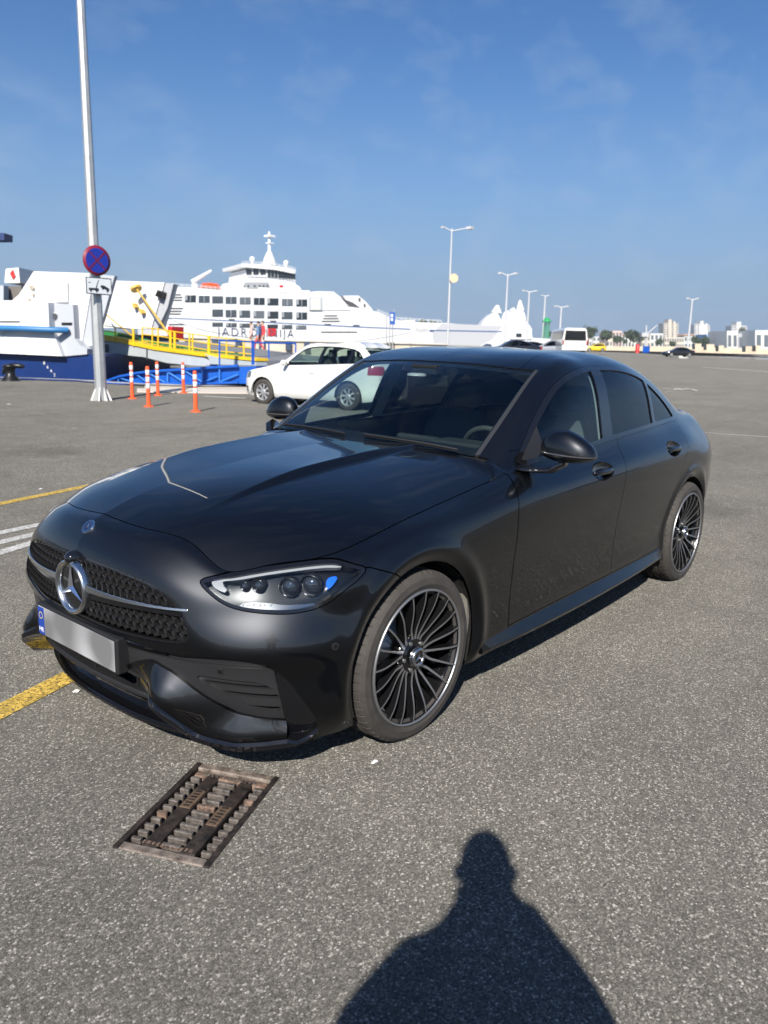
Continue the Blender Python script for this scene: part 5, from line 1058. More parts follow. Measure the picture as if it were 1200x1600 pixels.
for (pts, hh) in (([(262, 447), (300, 449), (366, 455)], 4.2), ([(462, 460.5), (486, 462)], 4), ([(378, 411.5), (415, 413), (450, 418.5), (462, 422.5)], 3.2), ([(366, 456), (420, 459), (470, 462)], 4.2), ([(590, 487), (620, 499.5), (690, 504)], 3.5)):
    for f in (0, .5):
        mb = MB(); mb.tube([F2.at(x, y-hh*(1-f), 1.0) for x, y in pts], .035, 0, 4); mb.build('deck_rail', SHIPW, f2)
    for (xa, ya), (xb, yb) in zip(pts, pts[1:]):
        n_ = max(2, int((xb-xa)/7))
        for k in range(n_+1): x = xa+(xb-xa)*k/n_; y = ya+(yb-ya)*k/n_; mb = MB(); mb.bar(F2.at(x, y-hh, 1.0), F2.at(x, y+.5, 1.0), .03, 0, 4); mb.build('rail_stanchion', SHIPW, f2)
SEAM = mat('plate_seam', (.56, .56, .55), .6); RSTK = mat('rust_streak', (.52, .38, .27), .7, noise=.3, nscale=2)
for x in (310, 352, 394, 437, 482, 530, 575, 615): quad_prism('plate_seam', F2, rect(x, 472+(x-300)*.03, x+.35, 540), -.012, .02, SEAM, f2)
for (x, y, l) in ((333, 514, 9), (455, 515, 12), (545, 512, 8), (590, 520, 11), (640, 520, 9)): quad_prism('rust_streak', F2, [(x, y), (x+1.1, y), (x+.8, y+l), (x+.3, y+l)], -.014, .02, RSTK, f2)
for (x, y, l) in ((30, 503.5, 6), (-20, 503.5, 9), (60, 474, 14), (20, 531, 12), (5, 519, 8)): quad_prism('rust_streak', F1, [(x, y), (x+1.6, y), (x+1.0, y+l), (x+.5, y+l)], -.53 if y < 517 else -.37, -.3, mat('pale_stain', (.62, .58, .52), .7), f1)
# bridge, mast and boats
quad_prism('bridge_deck', F2, [(366, 456), (378, 437.5), (392, 438), (460, 443), (468, 448), (475, 461), (470, 463)], 2.5, 12, SHIPW, f2)
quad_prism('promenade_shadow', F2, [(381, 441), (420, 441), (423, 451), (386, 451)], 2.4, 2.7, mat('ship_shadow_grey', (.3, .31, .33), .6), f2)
for x in (382, 388, 398, 406, 412, 418): quad_prism('port', F2, rect(x-1, 445.5, x+1, 448), 2.3, 2.6, WINDK, f2)
wh = quad_prism('wheelhouse', F2, [(385, 421), (395, 417), (455, 424.5), (461.5, 427), (462, 443.5), (383, 438)], 3, 11, SHIPW, f2)
quad_prism('wheelhouse_roof', F2, [(378, 411.5), (415, 413), (450, 418.5), (462, 422.5), (461, 427.5), (430, 421.5), (379, 417)], 2.4, 12, SHIPW, wh)
for k, x in enumerate((389, 400, 411, 420.5, 426, 431.5, 437, 442, 447, 451.5, 455.5, 459.5)):
    w = 4 if k < 3 else 2; y0 = 419.5+max(0, x-411)*.075; quad_prism('wheelhouse_window', F2, [(x-w, y0+1), (x+w, y0+1.3), (x+w, y0+(9 if k < 3 else 13)), (x-w, y0+(9 if k < 3 else 12))], 2.85, 3.1, WINDK, wh)
mb = MB(); mb.lathe([(1.1, 0), (.85, .8), (.45, 1.7), (.22, 2.0), (.16, 4.6), (.05, 4.8)], F2.at(421, 414, 6), 10); p = F2.at(421.5, 369, 6); mb.box(p, (1.2, 1.2, .25)); mb.box(p+np.array([0, 0, -1]), (.9, .9, .12)); mb.build('mast', SHIPW, f2)
for x, y in ((394, 405), (447, 411)): mb = MB(); c = F2.at(x, y, 5); mb.lathe([(.01, .4), (.25, .33), (.4, .1), (.4, -.12), (.2, -.35), (.1, -1.2)], c, 12); mb.build('radar_dome', SHIPW, f2)
mb = MB(); mb.bar(F2.at(304, 452, 4), F2.at(304.5, 443, 4), .45, 0, 8); mb.bar(F2.at(300, 441, 4), F2.at(330, 423, 4), .35, 0, 8, .18); mb.build('davit_crane', SHIPW, f2)
mb = MB(); c = F2.at(329, 449, 4); t = Vector(F2.t); L_ = 1.35
V = [];
for k, (a, h) in enumerate(((-1.4, .05), (-1.1, .5), (0, .62), (1.1, .5), (1.4, .05))): q = Vector(c)+t*a*1.05; V += [q+Vector((-.6*t.y*0, 0, -.35))+Vector(F2.n)*.0, q+Vector(F2.n)*-.5, q+Vector((0, 0, h)), q+Vector(F2.n)*.6]
mb.add(V, [(k*4+j, k*4+(j+1) % 4, (k+1)*4+(j+1) % 4, (k+1)*4+j) for k in range(4) for j in range(4)]+[(0, 1, 2, 3), (19, 18, 17, 16)]); rb = mb.build('rescue_boat', mat('boat_orange', (.75, .07, .015), .45), f2)
quad_prism('boat_cradle', F2, rect(317, 452, 342, 454.5), 3.5, 5, DKGREY, f2)
for x in (412, 440): mb = MB(); mb.bar(F2.at(x-8, 453, 1.8), F2.at(x+8, 454, 1.8), .36, 0, 10); mb.build('life_raft', SHIPW, f2)
quad_prism('lifebuoy_panel', F2, [(437, 446), (442, 445), (443, 451), (438, 453)], 2.3, 2.5, REDP, f2)
quad_prism('deck_locker', F2, rect(462, 454, 484, 461), 3, 5, SHIPW, f2)
quad_prism('small_cabin', F2, rect(631, 500.5, 648, 507.5), 1, 4, SHIPW, f2)
# ---- white ship behind its bow, with pyramid-like superstructure
F3 = plane_frame(740, 190, 880, 200)
f3 = empty('ship', (0, 0, 0), 0, 'smaller white ship with stepped superstructure and raked mast behind the car roof', 'ship')
quad_prism('hull', F3, [(744, 540), (775, 524), (800, 516), (830, 512), (832, 528), (872, 530), (872, 552), (744, 552)], 0, 12, SHIPW, f3)
quad_prism('superstructure', F3, [(797, 516), (800, 505), (806, 499), (820, 499), (826, 506), (831, 514), (831, 530), (797, 530)], -.3, 9, SHIPW, f3)
quad_prism('upper_house', F3, [(803, 499), (806, 489), (810, 484), (816, 484), (820, 490), (822, 499)], 1, 7, SHIPW, f3)
mb = MB(); mb.bar(F3.at(813, 485, 4), F3.at(812.5, 469, 4), 1.1, 0, 8, .25); mb.bar(F3.at(804, 490, 4), F3.at(800, 483, 4), .5, 0, 6, .8); mb.build('mast', SHIPW, f3)
quad_prism('window', F3, rect(807, 521, 815, 526), -.5, 0, WINDK, f3)
f4 = empty('ship', (0, 0, 0), 0, 'white ship bridge with a tapering mast showing above the grey bow', 'ship'); F4 = plane_frame(740, 175, 800, 175)
quad_prism('superstructure', F4, [(751, 509), (757, 500), (768, 490), (776, 488), (780, 494), (786, 510)], 0, 8, SHIPW, f4); mb = MB(); mb.bar(F4.at(776, 489, 3), F4.at(777.5, 477, 3), 1.3, 0, 8, .35); mb.build('mast', SHIPW, f4)
# ---- near pole with its two signs
P0 = ground(158.5, 626); pole = empty('lamp_post', P0, 0, 'tall grey steel lamp post carrying a round blue sign', 'lamp post')
mb = MB(); mb.lathe([(.135, 0), (.132, 1.6), (.115, 3.6), (.085, 9.0), (.07, 14.)], (0, 0, 0), 8, 0, False, a0=.3); mb.build('post', GALV, pole)
for k in range(8):
    t = k*math.pi/4; mb = MB(); c, s_ = math.cos(t), math.sin(t); mb.add([(c*.12, s_*.12, .32), (c*.25, s_*.25, 0), (c*.12, s_*.12, 0), (c*.12-s_*.02, s_*.12+c*.02, .32), (c*.25-s_*.02, s_*.25+c*.02, 0), (c*.12-s_*.02, s_*.12+c*.02, 0)], [(0, 1, 2), (5, 4, 3), (0, 3, 4, 1)]); mb.build('base_gusset', mat('gusset_pale', (.6, .6, .58), .5), pole)
for dx in (-1, 1): mb = MB(); mb.box((dx*.9, 0, 14.05), (1.2, .25, .12)); mb.build('lamp_head', GALV, pole)
sg = R(math.degrees(YAW)-180-46); sn = Vector((math.cos(sg+R(92)), math.sin(sg+R(92)), 0))
nrm = Vector((-DH[0], -DH[1], 0)); nrm.rotate(Matrix.Rotation(R(47), 3, 'Z')); sx = Vector((0, 0, 1)).cross(nrm).normalized()
sdep = st_of(P0)[0]
def sign_at(px, py, name, label, cat): p = on_depth(px, py, sdep-.2); o = empty(name, p, 0, label, cat); o.matrix_world = Matrix(((sx.x, 0, nrm.x, p[0]), (sx.y, 0, nrm.y, p[1]), (0, 1, 0, p[2]), (0, 0, 0, 1))); return o
sgn = sign_at(151.3, 407, 'no_stopping_sign', 'round blue no-stopping sign with red rim and red cross on the tall post', 'sign')
mb = MB(); mb.lathe([(.0001, .012), (.325, .012), (.33, 0), (.33, -.01), (.0001, -.012)], (0, 0, 0), 40); mb.build('disc', mat('sign_red', (.22, .012, .03), .4), sgn)
mb = MB(); mb.lathe([(.0001, .015), (.268, .015)], (0, 0, 0), 40); mb.build('blue_field', mat('sign_blue', (.012, .03, .30), .35), sgn)
for a in (45, -45): mb = MB(); mb.box((0, 0, .0175 if a > 0 else .0195), (.040, .53, .003), 0, Matrix.Rotation(R(a), 3, 'Z')); mb.build('cross_bar', mat('sign_cross_red', (.13, .010, .05), .4), sgn)
sg2 = sign_at(154.5, 447, 'tow_away_sign', 'small white plate with black tow-truck pictogram below the round sign', 'sign')
mb = MB(); mb.box((0, 0, 0), (.62, .375, .012)); mb.build('plate', mat('sign_border', (.03, .04, .06), .5), sg2); mb = MB(); mb.box((0, 0, .007), (.575, .33, .004)); mb.build('plate_face', mat('sign_white', (.66, .69, .72), .45), sg2)
mb = MB()
def zb(pts): mb.add([(x, y, .0105) for x, y in pts]+[(x, y, .0095) for x, y in pts], [tuple(range(len(pts)))])
zb([(-.24, -.05), (-.07, -.05), (-.06, -.075), (-.06, -.10), (-.25, -.10), (-.25, -.07)]); zb([(-.10, -.05), (-.015, -.05), (-.01, -.07), (-.005, -.11), (-.10, -.11)]); zb([(-.085, -.05), (-.06, -.05), (.005, .13), (-.015, .13)]); zb([(.03, -.02), (.05, .025), (.12, .02), (.24, -.04), (.25, -.09), (.19, -.085), (.06, -.035)])
for (x, y) in ((-.20, -.115), (-.06, -.12), (.09, -.055), (.20, -.105)): zb([(x+.025*math.cos(t), y+.025*math.sin(t)) for t in np.linspace(0, 2*math.pi, 11)[:-1]])
zb([(-.25, .05), (-.20, .06), (-.19, .08), (-.25, .07)])
pg = mb.build('pictogram', mat('sign_black', (.015, .02, .03), .5), sg2); pg['kind'] = 'stuff'
# ---- orange delineator posts
def delineator(P, h, lab, proto=None):
    if proto is None:
        o = empty('delineator_post', P, 0, lab, 'bollard', 'orange delineator posts on the asphalt'); s = 1.
        mb = MB(); mb.lathe([(.0001, .03), (.06, .03), (.105, .02), (.115, 0)], (0, 0, 0), 16); mb.build('foot', ORANGE, o)
        mb = MB(); mb.lathe([(.052, .02), (.043, .12), (.040, .90), (.034, .925), (.0001, .93)], (0, 0, 0), 16); mb.build('tube', ORANGE, o)
        for z in (.48, .63, .79): mb = MB(); mb.lathe([(.0425, z-.055), (.0455, z-.05), (.0445, z+.05), (.0415, z+.055)], (0, 0, 0), 16); mb.build('reflective_band', mat('band_white', (.72, .72, .74), .4), o)
    else:
        o = copy_tree(proto); o['label'] = lab
    o.location = P; o.scale = (1, 1, h/.93); return o
dl = [((306, 643.5), 63, 'rightmost orange and white delineator post, nearest the camera'), ((232.5, 635.5), 62, 'orange and white delineator post second from the left in the front row'), ((207, 623), 56, 'leftmost orange and white delineator post beside the tall lamp post'), ((247, 618), 52, 'orange delineator post in the back row before the middle of the blue linkspan'), ((287, 614), 47, 'orange delineator post farthest back, before the foot of the ramp')]
proto = None
for (px, py), hp, lab in dl:
    P = ground(px, py); s = st_of(P)[0]; o = delineator(P, hp*s/FPX*1.0, lab, proto); proto = proto or o
# ---- black mooring bollard
P = ground(17, 595); sM = st_of(P)[0]; bo = empty('mooring_bollard', P, 0, 'black iron mooring bollard with a horn at the quay edge', 'bollard')
mb = MB(); mb.lathe([(.30, 0), (.27, .06), (.16, .18), (.14, .34), (.20, .42), (.23, .47), (.18, .52), (.0001, .54)], (0, 0, 0), 20); mb.build('body', BLACK, bo)
mb = MB(); rtv = Vector((DR[0], DR[1], 0)); mb.tube([Vector((0, 0, .46)), rtv*.22+Vector((0, 0, .49)), rtv*.42+Vector((0, 0, .47)), rtv*.47+Vector((0, 0, .46))], [.10, .085, .075, .03], 0, 10); mb.tube([Vector((0, 0, .42)), -rtv*.18+Vector((0, 0, .34)), -rtv*.26+Vector((0, 0, .20))], [.10, .07, .03], 0, 10); mb.build('horn', BLACK, bo)
# ---- blue sign on three thin posts by the ferry bow
Pb = plane_frame(590, 62, 630, 62); bs = empty('information_sign', (0, 0, 0), 0, 'small blue sign on thin posts in front of the ferry bow', 'sign')
quad_prism('panel', Pb, rect(609, 487.5, 617.5, 507), -.05, .05, mat('info_blue', (.012, .08, .33), .5), bs)
for y in (491, 497): quad_prism('mark', Pb, rect(610.5, y, 614, y+4), -.07, -.05, WHITE, bs)
for x in (604.5, 609.5, 614): mb = MB(); mb.bar(Pb.at(x, 492, .1), Pb.at(x-1, 549, .1), .045, 0, 6); mb.build('post', GALV, bs)
# ---- lamp posts over the apron
FARL = mat('pale_lamp_steel', (.50, .51, .52), .5)
def lamp(px, s, ytop, lab, ybase, arms, disc=None, green=False):
    A = on_depth(px, ybase, s); B = on_depth(px, ytop, s); h = B[2]-A[2]; o = empty('lamp_post', A, 0, lab, 'lamp post', 'lamp posts of the car park')
    mb = MB(); mb.lathe([(.11*s/70, 0), (.06*s/70, h)], (0, 0, 0), 8); mb.build('post', FARL, o); rv = Vector((DR[0], DR[1], 0))
    for a, w in arms:
        mb = MB(); mb.bar(Vector((0, 0, h-.2)), rv*a*.8+Vector((0, 0, h+.05)), .05*s/70, 0, 6); mb.build('arm', FARL, o); mb = MB(); mb.box(rv*a+Vector((0, 0, h+.08)), (.24*w, .24*w, .11*w), 0); mb.build('lamp_head', FARL, o)
    if disc: zz = on_depth(px, disc, s)[2]-A[2]; mb = MB(); mb.bar(rv*.3+Vector((-DH[0]*.3, -DH[1]*.3, zz)), rv*.3+Vector((-DH[0]*.36, -DH[1]*.36, zz)), .38, 0, 18); mb.build('round_sign', mat('sign_sand', (.62, .45, .30), .6), o)
lamp(699, 70, 357, 'tall lamp post with two arms and a round sand-coloured sign halfway up', 546, ((-.75, 1.2), (1.55, 2.0)), 435)
lamp(787.5, 112, 428, 'lamp post with twin heads standing left of the stepped white ship', 545, ((-1, 2.2), (1.1, 2.2)))
lamp(822, 150, 455, 'hazy lamp post with twin heads just right of the stepped white ship', 545, ((-1, 2), (1.3, 2)))
lamp(873, 190, 479, 'distant lamp post with twin heads left of the white minibus', 545, ((-1.3, 2.6), (1.5, 2.6)))
lamp(1073, 122, 467, 'pale lamp post rising over the parked black car at the right', 557.5, ((-.7, 1.6), (.8, 1.6)))
lamp(847, 230, 462, 'faintest lamp post behind the green tower', 545, ((-1, 2), (1, 2)))
c = on_depth(1068.5, 557, 122); mb = MB(); mb.box(c+np.array([0, 0, -.05]), (1.1, 1.1, .5)); tag(mb.build('concrete_footing', mat('footing_white', (.6, .6, .58), .8)), 'white concrete footing under the lamp post by the black car', 'footing')
gt = empty('beacon_tower', on_depth(852, 540, 210), 0, 'slim green lattice beacon tower beyond the ships', 'tower'); hT = on_depth(852, 496, 210)[2]-on_depth(852, 540, 210)[2]; GRN = mat('beacon_green', (.02, .30, .10), .5)
mb = MB()
for a, b in ((-.5, -.5), (.5, -.5), (.5, .5), (-.5, .5)): mb.bar((a*1.2, b*1.2, 0), (a*.9, b*.9, hT*.85), .12, 0, 5)
for k in range(8): z = hT*.1*k; mb.bar((-.55, -.55, z), (.55, -.55, z+hT*.1), .07, 0, 4); mb.bar((.55, .55, z), (-.55, .55, z+hT*.1), .07, 0, 4)
lt = mb.build('lattice', GRN, gt); lt['kind'] = 'stuff'; mb = MB(); mb.lathe([(1.2, hT*.84), (1.3, hT*.88), (.8, hT*.9), (.7, hT*.98), (.0001, hT)], (0, 0, 0), 10); mb.build('lantern', GRN, gt)
# ---- mooring line and hawser
for (a, b, n_, lab) in (((258, 496), (430, 532), 'mooring_line', 'thin dark mooring line sagging from the long ferry to the quay'), ((500, 530), (640, 520), 'mooring_line', 'thin pale mooring line crossing the hull near the bow')):
    A = F2.at(*a, -.8); B = on_depth(b[0], b[1], 62); mb = MB(); mb.tube([A*(1-k/8)+B*(k/8)-np.array([0, 0, .5*math.sin(math.pi*k/8)]) for k in range(9)], .03, 0, 5); tag(mb.build(n_, DKGREY if a[0] < 300 else SHIPG), lab, 'rope')

# ================================================================ other vehicles
def car_rows(L, W, H, zb, hoodz, beltz, xw, xr, xe):
    """skin rows for a simple car: front axle at 0; L = (front, rear) x; xw windscreen base/top, xr roof end, xe tail top"""
    xf, xb = L; xs = [xf, xf-.035, xf-.14, xf-.34, xf-.62, 0, xw[0]+.12, xw[0]-.02, (xw[0]+xw[1])/2, xw[1], (xw[1]+xr)/2, xr, (xr+xe)/2, xe, (xe+xb)/2-.02, xb+.03, xb]
    xs = sorted(set(xs), reverse=True); G = []
    zt = lambda x: np.interp(x, [xb, xb+.03, xe, xr, (xw[1]+xr)/2, xw[1], xw[0], 0, xf-.34, xf-.14, xf-.035, xf], [beltz[1]-.10, beltz[1]-.04, beltz[1]+.08, H-.075, H, H-.055, hoodz[1]+.04, hoodz[1]-.07, hoodz[0]+.02, hoodz[0]-.05, hoodz[0]-.15, hoodz[0]-.22])
    pw = lambda x: np.interp(x, [xb, xb+.03, xb+.12, xb+.35, xb+.8, 0, xf-.62, xf-.34, xf-.14, xf-.035, xf], [.62, .76, .87, .95, .99, 1, .985, .93, .80, .62, .42])*W/2
    for x in xs:
        t = float(zt(x)); w = float(pw(x)); b = float(np.interp(x, [xb, xw[0], xf], [beltz[1], beltz[0], hoodz[0]-.02])); b = min(b, t-.03) if x > xw[0]-.02 or x < xe else b; b = min(b, t-.03)
        z0 = zb+.06*max(0, (x-.35)/.5)+.08*max(0, (-x-2.9)/.4); gh = max(0, min(1, (t-b)/.45)); ins = 1-.26*gh
        rows = [(w*.94, z0), (w*.985, z0+.08), (w, z0+(b-z0)*.42), (w*1.0, z0+(b-z0)*.62), (w*.985, z0+(b-z0)*.82), (w*.93, b), (w*(.93-.09*gh)-.02*(1-gh), b+(t-b)*.48), (w*(.92-.22*gh)-.08*(1-gh), b+(t-b)*.88), (w*(.50), b+(t-b)*.975), (0, t)]
        G.append([(x, y, z) for y, z in rows])
    return np.array(G, float).transpose(1, 0, 2)
def car_master(G, step):
    ku = knots(G, 1); kv = knots(G, 0); tu, qu = dens(ku, 0, len(ku)-1, step); tv, qv = dens(kv, 0, len(kv)-1, step)
    X = np.einsum('vr,rcd,uc->vud', nspl(kv, tv), G, nspl(ku, tu)); X[..., 1] = np.maximum(X[..., 1], 0)
    return _grid(X, np.broadcast_to(qu[None], X.shape[:2]), np.broadcast_to(qv[:, None], X.shape[:2]))
def simple_car(name, label, paint, glass, dims, dlo, splits, pos, yaw, step=.03, wheel_r=.30, front=True, lights=True, rim=None, bars=True):
    root = empty(name, pos, yaw, label, 'car'); G = car_rows(**dims); m = car_master(G, step); wb = dims['wb'] if 'wb' in dims else 2.47
    return root, m
HATCH = dict(L=(.80, -3.19), W=1.732, H=1.467, zb=.20, hoodz=(.80, .97), beltz=(.93, 1.01), xw=(-.42, -1.06), xr=-2.72, xe=-3.02)
def build_car(name, label, paint, D, wb, dlo, pillars, doors, pos, yaw, step, wr, trim, rimm, detail=True):
    root = empty(name, pos, yaw, label, 'car'); M = car_master(car_rows(**D), step); ar = wr+.055; axl = ((0, wr), (-wb, wr))
    arc = lambda V: np.maximum.reduce([ar-np.hypot(V[:, 0]-a, V[:, 2]-b) for a, b in axl])
    top = D['H']; dl = np.array(dlo); xw0, xw1 = D['xw']; W2 = D['W']/2
    side = lambda V: .40*D['W']-0*V[:, 0]-V[:, 1]
    inside = lambda V: sdf(chaikin(dl, 1), xz(V))
    def glassf(V):
        g = inside(V)+.022
        for (a, b) in pillars: g = np.maximum(g, -(np.abs(((V[:, 0]-a[0])-(b[0]-a[0])*(V[:, 2]-a[1])/(b[1]-a[1])))-.045))
        return np.maximum(g, .50-V[:, 1])
    nw = (V_ := M[0])
    ws = lambda V: np.maximum.reduce([V[:, 0]-(xw0-.06), (xw1+.02)-V[:, 0], V[:, 1]-(.60*W2+.10*(top-V[:, 2])/.45+.05), .05+D['hoodz'][1]-V[:, 2]])
    rw = lambda V: np.maximum.reduce([V[:, 0]-(D['xr']+.0), (D['xe']-.02)-V[:, 0], V[:, 1]-.56, D['beltz'][1]+.12-V[:, 2]])
    body = cuts(M, arc, lambda V: -inside(V) if False else -np.maximum(inside(V), .50-V[:, 1]), lambda V: -ws(V), lambda V: -rw(V))
    hl = lambda V: np.maximum.reduce([np.abs(V[:, 2]-(D['hoodz'][0]-.13+.10*(D['L'][0]-V[:, 0])))-.075, (D['L'][0]-.40)-V[:, 0], .50-V[:, 1]])
    tl = lambda V: np.maximum.reduce([np.abs(V[:, 2]-(D['beltz'][1]-.12))-.10, V[:, 0]-(D['L'][1]+.24), .45-V[:, 1]])
    gr = lambda V: np.maximum.reduce([np.abs(V[:, 2]-.66)-.055, (D['L'][0]-.16)-V[:, 0], V[:, 1]-.48])
    lw = lambda V: np.maximum.reduce([np.abs(V[:, 2]-.36)-.07, (D['L'][0]-.30)-V[:, 0]])
    body = cuts(body, lambda V: -hl(V), lambda V: -tl(V), lambda V: -gr(V), lambda V: -lw(V))
    dparts = []
    for (x0, x1) in doors:
        reg = lambda V, a=x0, b=x1: np.maximum.reduce([V[:, 0]-a, b-V[:, 0], (D['zb']+.10)-V[:, 2], V[:, 2]-1.2, .5-V[:, 1]])
        dparts.append(cuts(body, lambda V, r=reg: r(V)+.004)); body = cuts(body, lambda V, r=reg: -r(V))
    panel('body', both(body), paint, root, .02)
    for s in (1, -1):
        fm = (lambda m: m) if s > 0 else flip
        for d, (x0, x1) in zip(dparts, doors):
            do = panel('door', fm(d), paint, root, .02); mb = MB(); hx = x1+.16; i = np.argmin((M[0][:, 0]-hx)**2+(M[0][:, 2]-.80)**2); mb.box((hx, s*(M[0][i, 1]+.012), .80), (.17, .03, .03)); mb.build('handle', paint, do, .006)
        panel('side_window', fm(cuts(M, glassf)), trim[1], root, 0, -.004)
        panel('window_frame', fm(cuts(M, lambda V: np.maximum(inside(V), .50-V[:, 1]), lambda V: -glassf(V))), trim[0], root, .01)
        h = panel('headlight', fm(cuts(M, lambda V: hl(V)+.003)), trim[2], root, .02); panel('tail_light', fm(cuts(M, lambda V: tl(V)+.003)), mat('tail_lamp_red2', (.30, .01, .015), .15, coat=.6), root, .02)
        mb = MB(); mx = xw0-.33; V = []
        for k in range(13):
            b = -math.pi/2+math.pi*k/12
            for j in range(14): a = 2*math.pi*j/14; V.append((mx+.05*math.cos(b)*math.cos(a), s*(W2+.10+.11*math.cos(b)*math.sin(a)), D['beltz'][0]+.075+.07*math.sin(b)))
        mb.add(V, [(k*14+j, k*14+(j+1) % 14, (k+1)*14+(j+1) % 14, (k+1)*14+j) for k in range(12) for j in range(14)], 0, True); mb.bar((mx, s*(W2-.09), D['beltz'][0]+.02), (mx, s*(W2+.04), D['beltz'][0]+.05), .03, 1); mb.build('door_mirror', [paint, trim[0]], root)
    panel('grille', both(cuts(M, lambda V: gr(V)+.002)), trim[0], root, .02, -.01); panel('lower_intake', both(cuts(M, lambda V: lw(V)+.002)), trim[0], root, .02, -.01)
    panel('windshield', both(cuts(M, ws)), trim[1], root, 0, -.002); panel('rear_window', both(cuts(M, rw)), trim[1], root, 0, -.002)
    mb = MB(); mb.box((-wb/2, 0, .30), (wb-.5, W2*1.6, .12)); mb.box((-wb/2-.05, 0, .52), (wb*.75, W2*1.5, .1)); mb.build('floor_pan', DARK, root)
    for (x, y) in ((-1.35, .36), (-1.35, -.36), (-2.25, 0)):
        mb = MB(); wd = .48 if y else 1.2; mb.box((x-.28, y, .88), (.14, wd, .62), 0, Matrix.Rotation(R(14), 3, 'Y')); mb.box((x-.36, y, 1.24), (.10, wd*.5, .18)); mb.box((x, y, .58), (.5, wd, .14)); mb.build('seat', CLOTH, root, .03)
    for a in (0, -wb):
        for s in (1, -1):
            w = empty('wheel', (a, s*(W2-.105), wr), 0 if s > 0 else math.pi); w.parent = root
            mb = MB(); k = wr; mb.lathe([(k*.64, -.085), (k*.70, -.095), (k*.93, -.09), (k, -.07), (k, .07), (k*.93, .09), (k*.70, .098), (k*.64, .085)], (0, 0, 0), 40, axis='y'); mb.build('tyre', RUBBER, w)
            mb = MB(); mb.lathe([(k*.66, .085), (k*.63, .090), (k*.60, .075), (k*.60, -.05)], (0, 0, 0), 40, axis='y'); mb.lathe([(.0001, .078), (.05, .076), (.07, .070), (.072, .05)], (0, 0, 0), 20, axis='y')
            n = 8
            for q in range(n):
                t = q*2*math.pi/n+.2; V = []
                for r_, wd_ in ((.05, .017), (k*.40, .023), (k*.62, .036)):
                    for sgn in (-1, 1):
                        for y in (.072, .045): V.append((r_*math.cos(t)-sgn*wd_*math.sin(t), y, r_*math.sin(t)+sgn*wd_*math.cos(t)))
                mb.add(V, [f for i in (0, 4) for f in ((i, i+2, i+6, i+4), (i, i+4, i+5, i+1), (i+2, i+3, i+7, i+6))])
            mb.build('wheel_trim', rimm, w); mb = MB(); mb.lathe([(k*.62, .03), (.0001, .03)], (0, 0, 0), 24, axis='y'); mb.build('brake_drum', DARK, w)
            mb = MB(); V = []
            for q in range(19):
                t = -.1+(math.pi+.2)*q/18
                for rr, y in ((ar, .09), (ar, -.15), (.03, -.15)): V.append((rr*math.cos(t), y, rr*math.sin(t)))
            mb.add(V, [(q*3+j, q*3+j+1, (q+1)*3+j+1, (q+1)*3+j) for q in range(18) for j in range(2)]); mb.build('arch_liner', DARK, w)
    return root
CWHITE = mat('white_car_paint', (.72, .72, .69), .32, 0, 1., .03); CBLK = mat('black_car_paint', (.012, .012, .014), .25, .3, 1., .03); CSIL = mat('silver_car_paint', (.50, .51, .53), .35, .6, 1., .03); CYEL = mat('yellow_car_paint', (.75, .5, .02), .35, 0, 1.)
HLM = mat('clear_lamp', (.16, .17, .18), .12, .5, .8); SIL2 = mat('silver_wheel_trim', (.52, .52, .53), .38, .6); CG = glass_mat('car_side_glass', (.62, .74, .72)); DG = glass_mat('car_dark_glass', (.12, .14, .15))
HDLO = [(-.62, .945), (-1.02, 1.27), (-1.20, 1.365), (-1.60, 1.405), (-2.20, 1.39), (-2.62, 1.335), (-2.80, 1.15), (-2.86, 1.045), (-2.3, 1.015), (-1.2, .965)]
A = ground(396, 629); B = ground(566, 642.5)
d = (A-B)[:2]; d /= np.linalg.norm(d); hyaw = math.atan2(d[1], d[0]); mid = (A+B)/2; W_ = .86-.08
off = np.array([-d[1], d[0]]); pos = mid[:2]+d*1.235-off*W_; zz = float(gz(*mid[:2]))-.02
hat = build_car('hatchback', 'white five-door hatchback parked by the blue linkspan behind the dark sedan', CWHITE, HATCH, 2.47, HDLO, [((-1.62, 1.0), (-1.72, 1.40)), ((-2.42, 1.0), (-2.52, 1.38))], [(-.52, -1.64), (-1.65, -2.52)], (pos[0], pos[1], zz), hyaw, .022, .305, (GLOSSK, CG, HLM), SIL2)
SEDAN = dict(L=(.86, -3.66), W=1.78, H=1.44, zb=.19, hoodz=(.76, .95), beltz=(.91, .99), xw=(-.45, -1.20), xr=-2.25, xe=-3.05)
SDLO = [(-.72, .93), (-1.18, 1.26), (-1.40, 1.35), (-1.75, 1.375), (-2.15, 1.345), (-2.55, 1.22), (-2.78, 1.04), (-2.3, .99), (-1.2, .95)]
def at_px(px, py, s): p = on_depth(px, py, s); return (p[0], p[1], p[2])
p = at_px(1045, 557.5, 118); build_car('parked_car', 'black car parked alone at the far right beside the pale lamp post', CBLK, SEDAN, 2.75, SDLO, [((-1.7, 1.0), (-1.78, 1.37))], [(-.6, -1.72), (-1.73, -2.6)], p, YAW+R(90)+R(4), .06, .32, (GLOSSK, DG, HLM), SIL2)
